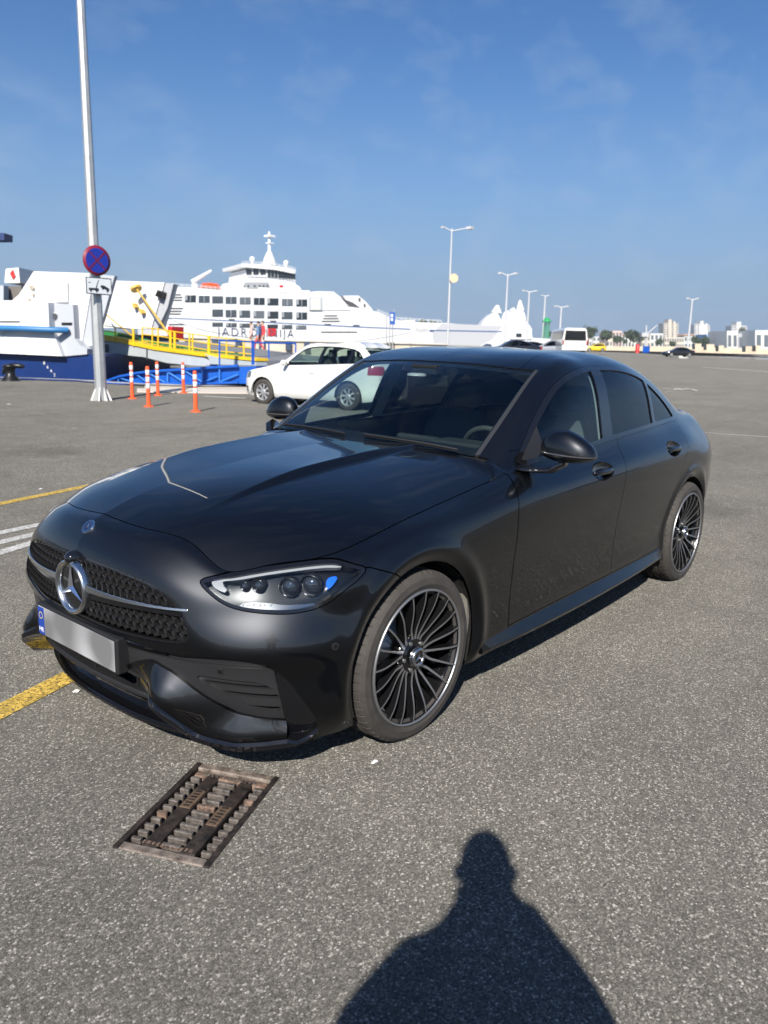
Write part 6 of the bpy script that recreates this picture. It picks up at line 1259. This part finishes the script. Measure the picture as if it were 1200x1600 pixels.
for (px, py, s, ya, pt, lab) in ((772, 560, 62, 96, CBLK, 'dark parked car half hidden behind the sedan roof, left of the silver one'), (838, 559, 66, 60, CSIL, 'silver parked car seen at an angle beside the white minibus'), (800, 559, 70, 100, CBLK, 'dark parked car between the other dark car and the silver car'), (919, 549, 150, 90, CYEL, 'small yellow car parked right of the white minibus')):
    p = at_px(px, py, s); build_car('parked_car', lab, pt, SEDAN if pt is not CYEL else HATCH, 2.75 if pt is not CYEL else 2.47, SDLO if pt is not CYEL else HDLO, [((-1.7, 1.0), (-1.78, 1.37))], [(-.6, -1.72), (-1.73, -2.5)], p, YAW+R(ya), .08, .31, (GLOSSK, DG, HLM), SIL2)
# white minibus seen from behind
vs = 62; pv = on_depth(897, 556, vs); van = empty('minibus', (pv[0], pv[1], pv[2]), YAW, 'white minibus with black rear window seen from behind', 'van')
mb = MB(); prof = [(-.98, .35), (.98, .35), (1.0, .9), (.97, 1.35), (.86, 2.0), (.74, 2.12), (-.74, 2.12), (-.86, 2.0), (-.97, 1.35), (-1.0, .9)]
mb.prism(prof, lambda a, b, d: Vector((d, -a, b)), 0, 4.9); mb.build('body', CWHITE, van, .05)
mb = MB(); mb.prism([(-.84, 1.18), (.84, 1.18), (.78, 1.92), (-.78, 1.92)], lambda a, b, d: Vector((d, -a, b)), -.03, .05); mb.build('rear_window', mat('van_window', (.01, .011, .012), .1), van)
for s in (1, -1):
    mb = MB(); mb.box((-.03, s*.93, 1.02), (.08, .10, .34)); mb.build('tail_light', mat('tail_lamp_red2', (.30, .01, .015), .15), van)
    mb = MB(); mb.prism([(.3, 1.25), (4.2, 1.25), (3.9, 1.88), (.3, 1.92)], lambda a, b, d: Vector((a, s*d, b)), .96, .99); mb.build('side_window', mat('van_window', (.01, .011, .012), .1), van)
    for x in (.9, 4.0): mb = MB(); mb.lathe([(.2, -.1), (.33, -.09), (.33, .09), (.2, .1), (.0001, .08)], (x, s*.85, .33), 24, axis='y'); mb.build('wheel', RUBBER, van)
mb = MB(); mb.box((-.04, 0, .52), (.12, 1.9, .2)); mb.build('rear_bumper', CWHITE, van, .02); mb = MB(); mb.box((-.05, 0, .9), (.02, .5, .11)); mb.build('number_plate', WHITE, van)

# ================================================================ the town across the water
def tmat(nm, c): return mat(nm, c, .85, noise=.08, nscale=.05)
TW = tmat('town_white', (.66, .65, .62)); TC = tmat('town_cream', (.62, .55, .45)); TP = tmat('town_pink', (.58, .44, .38)); TG = tmat('town_grey', (.42, .43, .45)); TWIN = mat('town_window', (.12, .14, .16), .3); TROOF = tmat('town_roof', (.45, .28, .20))
def block(name, lab, px0, px1, y0, y1, s, dep, m, rows=0, cols=0, roof=None, steps=None, group='buildings across the water'):
    fr = plane_frame(px0, s, px1, s+dep*.02); o = empty(name, (0, 0, 0), 0, lab, 'building', group)
    w = quad_prism('wall', fr, rect(px0, y0, px1, y1), 0, dep, m, o)
    if steps:
        for (a, b, t) in steps: quad_prism('stair_tower', fr, rect(a, t, b, y1), -1.2, dep*.8, m, o)
    if roof: quad_prism('roof', fr, [(px0-.6, y0), (px0+1.5, y0-2.2), (px1-1.5, y0-2.2), (px1+.6, y0)], -1, dep+1, roof, o)
    if rows:
        cw = (px1-px0)/cols; rh = (y1-y0)/rows
        for i in range(rows):
            for j in range(cols):
                x = px0+cw*(j+.5); y = y0+rh*(i+.5)
                if steps and any(a-.2 < x < b+.2 for a, b, _ in steps): continue
                quad_prism('window', fr, rect(x-cw*.28, y-rh*.28, x+cw*.28, y+rh*.28), -.3, .2, TWIN, w)
    return o
block('apartment_tower', 'left of the three pale apartment towers, cream with a taller middle', 1037, 1060, 505, 536, 1250, 22, TC, 8, 6, steps=[(1044.5, 1049.5, 499), (1052, 1055.5, 502)])
block('apartment_tower', 'middle one of the three pale apartment towers', 1085, 1109, 507, 536, 1300, 22, TW, 8, 6, steps=[(1094, 1099.5, 501.5), (1102, 1105, 505)])
block('apartment_tower', 'right apartment tower with a tree in front of it', 1143, 1167, 509, 536, 1300, 22, TW, 7, 6, steps=[(1151, 1158, 503)])
block('low_building', 'wide cream low building below the left apartment tower', 1038, 1069, 527, 545, 720, 20, TC, 2, 8)
block('low_building', 'blue fronted low building between two dark trees and white sheds', 1104, 1119, 522.5, 546, 640, 20, mat('town_blue', (.14, .30, .56), .6), 0, 0)
block('low_building', 'small white house right of the blue fronted building', 1119, 1136, 527, 547, 640, 20, TW, 2, 4, TROOF)
block('harbour_hall', 'tall white harbour hall with blank front', 1136, 1153, 517, 548, 600, 30, TW, 1, 2)
block('harbour_hall', 'white hall with wide dark glass front at the right', 1153, 1181, 521, 548, 600, 30, TG, 1, 3)
block('harbour_hall', 'white and blue glass hall at the right edge of the picture', 1180, 1215, 516, 549, 580, 30, TW, 1, 3)
for k, (a, b, y0, y1, m, r) in enumerate(((876, 890, 516, 541, TP, TROOF), (890, 911, 519, 541, TW, None), (912, 925, 523, 541, TW, TROOF), (926, 944, 526, 542, TW, None), (944, 957, 521, 542, TC, TROOF), (957, 972, 517, 543, TP, None), (972, 986, 523, 543, TW, TROOF), (986, 1003, 527, 544, TW, None), (1003, 1016, 524, 544, TC, TROOF), (1016, 1036, 521, 545, TW, None), (1069, 1085, 524, 546, TW, TROOF), (862, 876, 520, 541, TW, None))):
    nm = ['pink house with tiled roof left of the town trees', 'wide white house behind the minibus', 'small white house with tiled roof right of the minibus', 'low white shed in the middle of the waterfront', 'cream house with tiled roof by the waterfront trees', 'pink flat-roofed block among the waterfront trees', 'white tiled-roof house left of the round trees', 'low white shed beside the red pillar', 'cream tiled-roof house left of the crane', 'white block behind the crane', 'white tiled-roof house between the left and middle towers', 'white flat-roofed house left of the pink one'][k]
    block('town_house', nm, a, b, y0, y1, 700+15*(k % 4), 14, m, 2, 3, r)
tag(quad_prism('harbour_wall', plane_frame(880, 420, 1230, 400), [(925, 542.5), (1014, 541), (1090, 542), (1230, 547), (1230, 555), (1090, 551), (1014, 549), (925, 547)], 0, 60, SANDW), 'long sand-coloured harbour wall along the far waterfront', 'wall')
for k, (x, y, w) in enumerate(((1091, 542, 5), (1110, 543, 6), (1127, 545, 4), (1170, 546, 5), (1185, 545, 4))): tag(quad_prism('stone_block', plane_frame(880, 395, 1230, 380), rect(x-w, y-5, x+w, y+4), 0, 6, SANDW), ['sand-coloured stone block farthest left on the harbour wall', 'stone block below the blue fronted building', 'stone block left of the tall blank white hall', 'stone block before the dark glass hall front', 'stone block nearest the right edge on the harbour wall'][k], 'block', 'stone blocks on the harbour wall')
ck = empty('harbour_crane', (0, 0, 0), 0, 'grey harbour crane with a slanting jib left of the apartment towers', 'crane'); FK = plane_frame(1000, 560, 1030, 560); mb = MB(); mb.bar(FK.at(1009, 548), FK.at(1010, 508), .9, 0, 6, .5); mb.build('mast', TG, ck); mb = MB(); mb.bar(FK.at(1009, 524, -1), FK.at(1027, 508, -1), .7, 0, 6, .4); mb.build('jib', TG, ck); quad_prism('machine_house', FK, rect(1003, 520, 1014, 526), -2, 3, TG, ck)
# trees over the town: trunk plus a crown of many leaf-clump faces
LEAF = mat('town_tree_leaves', (.035, .060, .028), .8, noise=.5, nscale=.12, col2=(.06, .09, .04)); TRK = mat('town_tree_trunk', (.10, .07, .05), .9)
def tree(px, y0, y1, wpx, s, lab):
    A = on_depth(px, y1, s); B = on_depth(px, y0, s); h = B[2]-A[2]; w = wpx*s/FPX; o = empty('tree', A, 0, lab, 'tree', 'trees on the far shore')
    mb = MB(); mb.bar((0, 0, 0), (0, 0, h*.6), h*.04, 0, 7, h*.02)
    for k in range(4): t = k*1.6; mb.bar((0, 0, h*.35), (math.cos(t)*w*.25, math.sin(t)*w*.25, h*.65), h*.02, 0, 5, h*.01)
    mb.build('trunk', TRK, o); r = np.random.default_rng(int(px*7)); n = 900; lob = [(r.normal(0, .22)*w, r.normal(0, .22)*w, h*(.5+.3*r.random()), .22+.14*r.random()) for _ in range(7)]; V = []; F = []
    for k in range(n):
        lx, ly, lz, lr = lob[k % 7]; d = r.normal(0, 1, 3); d /= np.linalg.norm(d); rad = (r.random()**.45); c = np.array([lx, ly, lz])+d*rad*lr*np.array([w, w, h*.75]); c[2] = min(max(c[2], h*.22), h*1.0); a = r.normal(0, 1, 3); a /= np.linalg.norm(a); b_ = np.cross(a, r.normal(0, 1, 3)); b_ /= np.linalg.norm(b_); q = w*.055*(.6+r.random()); i = len(V)
        V += [c+a*q, c+b_*q, c-a*q, c-b_*q]; F.append((i, i+1, i+2, i+3))
    mesh('crown', np.array(V), F, LEAF, o)
for k, (px, y0, y1, w, s, lab) in enumerate(((919, 508, 540, 19, 660, 'round dark tree right of the minibus'), (948, 514, 541, 22, 660, 'wide flat tree in the middle of the waterfront'), (984, 513, 543, 22, 640, 'bushy tree left of the red pillar'), (998, 519, 543, 14, 640, 'small tree just above the red pillar'), (1083, 526, 546, 13, 630, 'dark tree below the middle apartment tower'), (1096, 525, 546, 16, 620, 'broad dark tree between the towers and the blue building'), (1158, 511, 535, 13, 700, 'round tree in front of the right apartment tower'), (1027, 527, 545, 12, 640, 'small tree left of the cream low building'), (862, 516, 541, 12, 660, 'tree behind the silver car'), (635, 497, 530, 22, 420, 'dark wooded clump behind the ferry bow'), (662, 498, 530, 26, 420, 'wide wooded clump behind the small ferry cabin'), (686, 501, 530, 16, 430, 'low wooded clump left of the sand-coloured sign post'), (968, 524, 543, 16, 600, 'low tree in front of the pink block'), (1050, 533, 546, 10, 600, 'small shrub tree before the cream low building'))): tree(px, y0, y1, w, s, lab)
hb = MB(); tag(quad_prism('hills', plane_frame(-2500, 1600, 3600, 1600), [(-700, 500), (-300, 508), (200, 518), (600, 529), (1000, 537), (1500, 546), (2200, 560), (2200, 600), (-700, 560)], 0, 60, mat('far_hills', (.10, .13, .13), .9)), kind='structure')
quad_prism('waterfront', plane_frame(840, 430, 1230, 430), [(840, 541), (1230, 549), (1230, 556), (840, 549)], 0, 900, tmat('shore_ground', (.3, .28, .24)))['kind'] = 'structure'
# red pillar, blue bins
o = empty('red_pillar', on_depth(995.5, 551.5, 120), 0, 'red pillar-like stand at the edge of the car park', 'stand'); mb = MB(); mb.lathe([(.35, 0), (.30, .2), (.30, 1.1), (.18, 1.25), (.0001, 1.35)], (0, 0, 0), 12); mb.build('pillar', REDP, o)
for k, x in enumerate((1007, 1011.5)): o = empty('waste_bin', on_depth(x, 552, 120), 0, ('blue waste bin nearest the red pillar', 'blue waste bin farther from the red pillar')[k], 'bin', 'blue bins'); mb = MB(); mb.box((0, 0, .5), (.5, .5, .9)); mb.build('bin_body', BLUES, o, .05); mb = MB(); mb.box((0, 0, 1.0), (.56, .56, .1)); mb.build('lid', BLUES, o, .03)

# ================================================================ drain grate
dg = empty('drain_grate', (DRC[0], DRC[1], 0), 0, 'rusty cast iron drain grate set in the asphalt in the foreground', 'drain grate'); dg.matrix_world = Matrix(((DRX[0], DRY[0], 0, DRC[0]), (DRX[1], DRY[1], 0, DRC[1]), (0, 0, 1, .004), (0, 0, 0, 1)))
flipz = np.cross(DRX, DRY)[2]
IRON = mat('cast_iron', (.022, .021, .021), .55, .4, noise=.4, nscale=30, col2=(.052, .040, .034), bump=.3, bscale=120); RUST = mat('rusty_iron', (.085, .060, .048), .7, .2, noise=.4, nscale=45, col2=(.20, .135, .10), bump=.3, bscale=150); WORN = mat('worn_iron_bar', (.095, .082, .072), .55, .4, noise=.4, nscale=40, col2=(.17, .148, .132), bump=.2, bscale=150)
mb = MB(); mb.box((0, 0, -.19), (DRW+.02, DRL_+.02, .01)); mb.box((DHW+.004, 0, -.1), (.008, DRL_, .18)); mb.box((-DHW-.004, 0, -.1), (.008, DRL_, .18)); mb.box((0, DHL+.004, -.1), (DRW, .008, .18)); mb.box((0, -DHL-.004, -.1), (DRW, .008, .18)); mb.build('pit', mat('pit_black', (.010, .009, .008), 1.), dg)
for s in (-1, 1):
    mb = MB(); mb.box((s*(DHW-.009), 0, -.008), (.018, DRL_, .03)); mb.build('frame_side', IRON, dg, .002)
    mb = MB(); mb.box((0, s*(DHL-.016), -.008), (DRW-.04, .032, .03)); mb.build('frame_end', mat('rusty_edge_iron', (.14, .105, .085), .6, .35, noise=.4, nscale=30, col2=(.24, .20, .17), bump=.3, bscale=150), dg, .004)
mb = MB(); mb.box((0, -(DHL-.052), -.012), (DRW-.05, .030, .022)); mb.build('end_bar', RUST, dg, .003)
nb = 11
for k in range(nb):
    y = -DHL+.085+(DRL_-.15)*k/(nb-1)
    for (xa, xb) in ((-DHW+.022, -DHW+.30*DRW-.035), (-DHW+.30*DRW+.03, -DHW+.70*DRW-.03), (-DHW+.70*DRW+.035, DHW-.022)):
        mb = MB(); sl = .0; mb.box(((xa+xb)/2, y, -.014), (xb-xa-.004, .0140, .032)); mb.build('grate_bar', WORN if (k*7+int(xa*50)) % 9 else RUST, dg, .003)
for s, rx in ((-1, -DHW+.30*DRW), (1, -DHW+.70*DRW)):
    mb = MB(); mb.box((rx, .0, -.012), (.048, DRL_-.09, .022)); mb.build('cross_rib', IRON, dg, .003)
    mb = MB(); mb.box((rx, .03*s-.02, -.003), (.038, .105, .008)); pl_ = mb.build('name_plate', mat('plate_rust', (.13, .085, .055), .75, .2, noise=.3, nscale=60, bump=.3, bscale=150), dg, .002)
    for q in range(6): mb = MB(); mb.box((rx, .03*s-.02-.042+.0165*q, .0015), (.022, .009-.003*(q % 2), .003)); mb.build('raised_letter', IRON, pl_)
for q in range(13): mb = MB(); mb.box((-DHW*.62+q*.0155, -(DHL-.052), -.0005), (.008+.004*(q % 3 == 0), .014, .004)); mb.build('raised_letter', WORN, dg)
for q in range(11): mb = MB(); mb.box((-DHW*.55+q*.0155, (DHL-.058), -.002), (.008+.004*(q % 3 == 1), .013, .004)); mb.build('raised_letter', RUST, dg)

# made-up ring of low hills out of view, added to darken paint reflections
V = []; F = []; n = 72
for k in range(n):
    a = YAW+R(62)+R(236)*k/(n-1); rr = 620+60*math.sin(k*.9); h = 9+9*abs(math.sin(k*.37))+5*math.sin(k*1.3); c, s_ = math.cos(a), math.sin(a)
    V += [(CAM[0]+c*rr, CAM[1]+s_*rr, -3), (CAM[0]+c*(rr+20), CAM[1]+s_*(rr+20), h), (CAM[0]+c*(rr+160), CAM[1]+s_*(rr+160), -3)]
F = [(k*3+j, k*3+j+1, k*3+j+4, k*3+j+3) for k in range(n-1) for j in range(2)]
tag(mesh('hills', V, F, mat('reflection_hill_ring', (.055, .065, .045), .9, noise=.3, nscale=.05)), kind='structure')
# ================================================================ people
SKIN = mat('skin', (.52, .33, .24), .5); HAIR = mat('dark_hair', (.02, .015, .012), .6)
def person(name, label, pos, yaw, J, cols, scale=1., hands=None, hair=True, hem=.92, sleeve=None, group=None):
    """one continuous skinned body; J maps joint -> (x, y, z, radius_x, radius_y); x forward, y left"""
    root = empty(name, pos, yaw, label, 'person', group); names = list(J); V = [Vector(J[k][:3])*scale for k in names]; Rr = [(J[k][3]*scale, J[k][4]*scale) for k in names]; ix = {k: i for i, k in enumerate(names)}
    E = [('pelvis', 'waist'), ('waist', 'chest'), ('chest', 'neck'), ('neck', 'skull'), ('skull', 'crown')]
    for s in 'LR': E += [('chest', 'sh'+s), ('sh'+s, 'el'+s), ('el'+s, 'wr'+s), ('wr'+s, 'pa'+s), ('pelvis', 'hi'+s), ('hi'+s, 'kn'+s), ('kn'+s, 'an'+s), ('an'+s, 'to'+s)]
    E = [(ix[a], ix[b]) for a, b in E]
    for s in 'LR':   # fingers root inside the palm, thumb leaves the side
        w = V[ix['wr'+s]]; p = V[ix['pa'+s]]; d = (p-w).normalized(); side = Vector((0, 0, 1)).cross(d); side = side.normalized() if side.length > .1 else Vector((1, 0, 0)); curl = d.cross(side).normalized(); sg_ = 1 if s == 'L' else -1
        for k, (off, ln) in enumerate(((-.030, .062), (-.011, .074), (.009, .078), (.028, .070))):
            a = p+side*off*scale*.8+d*.012*scale; b = a+(d*.6+curl*.35)*ln*scale*.6; c = b+(d*.3+curl*.7)*ln*scale*.55
            n = len(V); V += [a, b, c]; Rr += [(.0105*scale,)*2, (.009*scale,)*2, (.007*scale,)*2]; E += [(ix['pa'+s], n), (n, n+1), (n+1, n+2)]
        a = w+d*.03*scale+side*sg_*-.03*scale; b = a+(d*.6-side*sg_*.5)*.04*scale; n = len(V); V += [a, b]; Rr += [(.012*scale,)*2, (.009*scale,)*2]; E += [(ix['wr'+s], n), (n, n+1)]
    me = bpy.data.meshes.new(name); me.from_pydata([tuple(v) for v in V], E, []); o = bpy.data.objects.new(name+'_tmp', me); COL.objects.link(o)
    md = o.modifiers.new('skin', 'SKIN'); md.use_smooth_shade = True; sd = o.modifiers.new('sub', 'SUBSURF'); sd.levels = 2; sd.render_levels = 2
    sv = me.skin_vertices[0].data
    for k, r in enumerate(Rr): sv[k].radius = r; sv[k].use_root = (k == ix['pelvis'])
    dgp = bpy.context.evaluated_depsgraph_get(); m2 = bpy.data.meshes.new_from_object(o.evaluated_get(dgp)); bpy.data.objects.remove(o)
    m2.materials.clear()
    for c in cols: m2.materials.append(c)
    for f in m2.polygons:
        f.use_smooth = True; c = f.center; q = 1
        if c.z > J['neck'][2]*scale-.01 and math.hypot(c.x-J['neck'][0]*scale, c.y) < .16*scale: q = 0
        elif min((c-V[ix['pa'+s]]).length for s in 'LR') < .15*scale and sleeve is None: q = 0
        elif sleeve is not None and min((c-V[ix['wr'+s]]).length for s in 'LR') < sleeve*scale: q = 0
        elif c.z < .085*scale: q = 3
        elif c.z < hem*scale: q = 2
        f.material_index = q
    b = bpy.data.objects.new('body', m2); COL.objects.link(b); b.parent = root
    k = J['skull']; hc = Vector((k[0], k[1], k[2]))*scale
    if hair:
        mb = MB(); Vh = []
        for i in range(9):
            ph = -.5+ (math.pi/2+.5)*i/8
            for j in range(18):
                t = 2*math.pi*j/18; back = 1 if math.cos(t) < .35 else 0; z = math.sin(ph) if back else max(math.sin(ph), .42); rr = math.sqrt(max(0, 1-z*z)); Vh.append((hc.x-.008+.098*scale*rr*math.cos(t), hc.y+.076*scale*rr*math.sin(t), hc.z+.060*scale+.108*scale*z))
        mb.add(Vh, [(i*18+j, i*18+(j+1) % 18, (i+1)*18+(j+1) % 18, (i+1)*18+j) for i in range(8) for j in range(18)], 0, True); mb.build('hair', HAIR, root)
    mb = MB(); mb.add([hc+Vector(v)*scale for v in ((.088, -.016, .02), (.088, .016, .02), (.118, 0, .015), (.088, 0, .065))], [(0, 1, 2), (0, 2, 3), (1, 3, 2)], 0, True); mb.build('nose', SKIN, root)
    for s in (1, -1):
        mb = MB(); mb.lathe([(.0001, .012), (.018, .010), (.024, 0), (.016, -.012)], (hc.x-.005, hc.y+s*.078*scale, hc.z+.035*scale), 10, axis='y'); mb.build('ear', SKIN, root)
        mb = MB(); mb.lathe([(.0001, .012*scale), (.009*scale, .008*scale), (.012*scale, 0)], (hc.x+.083*scale, hc.y+s*.034*scale, hc.z+.055*scale), 10, axis='x'); mb.build('eye', mat('eye_dark', (.05, .04, .035), .2), root)
    return root
STAND = dict(pelvis=(0, 0, .97, .13, .15), waist=(0, 0, 1.14, .12, .15), chest=(-.01, 0, 1.36, .13, .17), neck=(.0, 0, 1.53, .058, .06), skull=(.02, 0, 1.63, .085, .075), crown=(.015, 0, 1.745, .082, .072),
             shL=(-.01, .175, 1.44, .07, .07), shR=(-.01, -.175, 1.44, .07, .07), elL=(-.04, .24, 1.15, .045, .045), elR=(-.02, -.24, 1.15, .045, .045), wrL=(.06, .25, .92, .03, .03), wrR=(.10, -.24, .93, .03, .03), paL=(.09, .25, .84, .032, .02), paR=(.13, -.24, .85, .032, .02),
             hiL=(0, .095, .90, .095, .095), hiR=(0, -.095, .90, .095, .095), knL=(.05, .10, .49, .06, .06), knR=(.03, -.10, .49, .06, .06), anL=(-.01, .105, .09, .04, .04), anR=(.0, -.105, .09, .04, .04), toL=(.16, .12, .035, .04, .03), toR=(.17, -.12, .035, .04, .03))
WALK = dict(STAND, knL=(.20, .09, .50, .06, .06), anL=(.22, .10, .10, .04, .04), toL=(.38, .10, .05, .04, .03), knR=(-.08, -.09, .50, .06, .06), anR=(-.33, -.10, .17, .04, .04), toR=(-.20, -.10, .05, .04, .03), elL=(-.12, .23, 1.17, .045, .045), wrL=(-.10, .24, .94, .03, .03), paL=(-.08, .24, .86, .032, .02), wrR=(.20, -.22, .98, .03, .03), paR=(.26, -.21, .91, .032, .02))
PHOTO = dict(STAND, pelvis=(0, 0, .99, .14, .18), waist=(0, 0, 1.15, .14, .19), chest=(-.01, 0, 1.38, .15, .20), neck=(.02, 0, 1.56, .056, .058), skull=(.04, 0, 1.655, .080, .068), crown=(.035, 0, 1.775, .076, .064), shL=(0, .182, 1.445, .078, .078), shR=(0, -.182, 1.445, .078, .078), elL=(.12, .275, 1.20, .056, .056), elR=(.10, -.285, 1.20, .056, .056), wrL=(.22, .075, 1.36, .036, .036), wrR=(.21, -.175, 1.40, .040, .040), paL=(.245, .035, 1.41, .030, .022), paR=(.245, -.115, 1.435, .032, .024))
JACKET = mat('dark_jacket', (.03, .035, .045), .8); JEANS = mat('blue_jeans', (.05, .075, .13), .85); SHOE = mat('shoes', (.03, .03, .03), .6)
ph = np.array([CAM[0]-DH[0]*.34, CAM[1]-DH[1]*.34, 0]); vx = Vector((DH[0], DH[1], 0)); vy = Vector((-DH[1], DH[0], 0))
ph = ph+np.array(DR.tolist()+[0])*-.014
person('photographer', 'person in a dark jacket holding up a phone, casting the foreground shadow', ph, YAW, PHOTO, [SKIN, JACKET, JEANS, SHOE])
pc = Vector((ph[0], ph[1], 0))+vx*.285-vy*.025+Vector((0, 0, 1.445)); mb = MB(); mb.box((0, 0, .02), (.009, .075, .155)); po = mb.build('phone', mat('phone_black', (.01, .01, .011), .2), None, .003); po.location = pc; po.rotation_euler = (0, 0, YAW); tag(po, 'black phone held upright in both hands of the standing person', 'phone')
def qpos(px, py, s): p = on_depth(px, py, s); return (p[0], p[1], p[2])
PINK = mat('pale_pink_cloth', (.62, .42, .38), .8); BLUEC = mat('blue_cloth', (.12, .20, .36), .8); REDC = mat('red_cloth', (.55, .05, .06), .8); PALEC = mat('pale_trousers', (.6, .5, .45), .8); ORC = mat('orange_cloth', (.75, .30, .10), .8)
person('pedestrian', 'person in pale pink clothes standing on the quay behind the yellow ramp railing', qpos(393, 550, 46), YAW+R(100), STAND, [SKIN, PINK, PINK, SHOE], .96)
person('pedestrian', 'person in a blue top and red shorts walking past the blue handrail', qpos(404.5, 552, 45), YAW+R(70), WALK, [SKIN, BLUEC, REDC, SHOE], 1.0, hem=.98)
person('pedestrian', 'small far figure in an orange top standing by the ferry bow', qpos(592, 532.5, 150), YAW+R(90), STAND, [SKIN, ORC, JEANS, SHOE])
person('pedestrian', 'person with a red top half hidden behind the one in blue', qpos(411, 550, 47.5), YAW+R(120), STAND, [SKIN, REDC, PALEC, SHOE], 1.02)

# thin sea haze over the whole bay
hm = bpy.data.materials.new('haze'); hm.use_nodes = True; nt = hm.node_tree; nt.nodes.clear(); ov = nt.nodes.new('ShaderNodeOutputMaterial'); pv_ = nt.nodes.new('ShaderNodeVolumePrincipled'); pv_.inputs['Color'].default_value = (.95, .98, 1, 1); pv_.inputs['Density'].default_value = .00026; pv_.inputs['Anisotropy'].default_value = .3; nt.links.new(pv_.outputs[0], ov.inputs['Volume'])
mb = MB(); mb.box((CAM[0], CAM[1], 60), (4600, 4600, 136)); hz = mb.build('haze', hm); hz['kind'] = 'stuff'
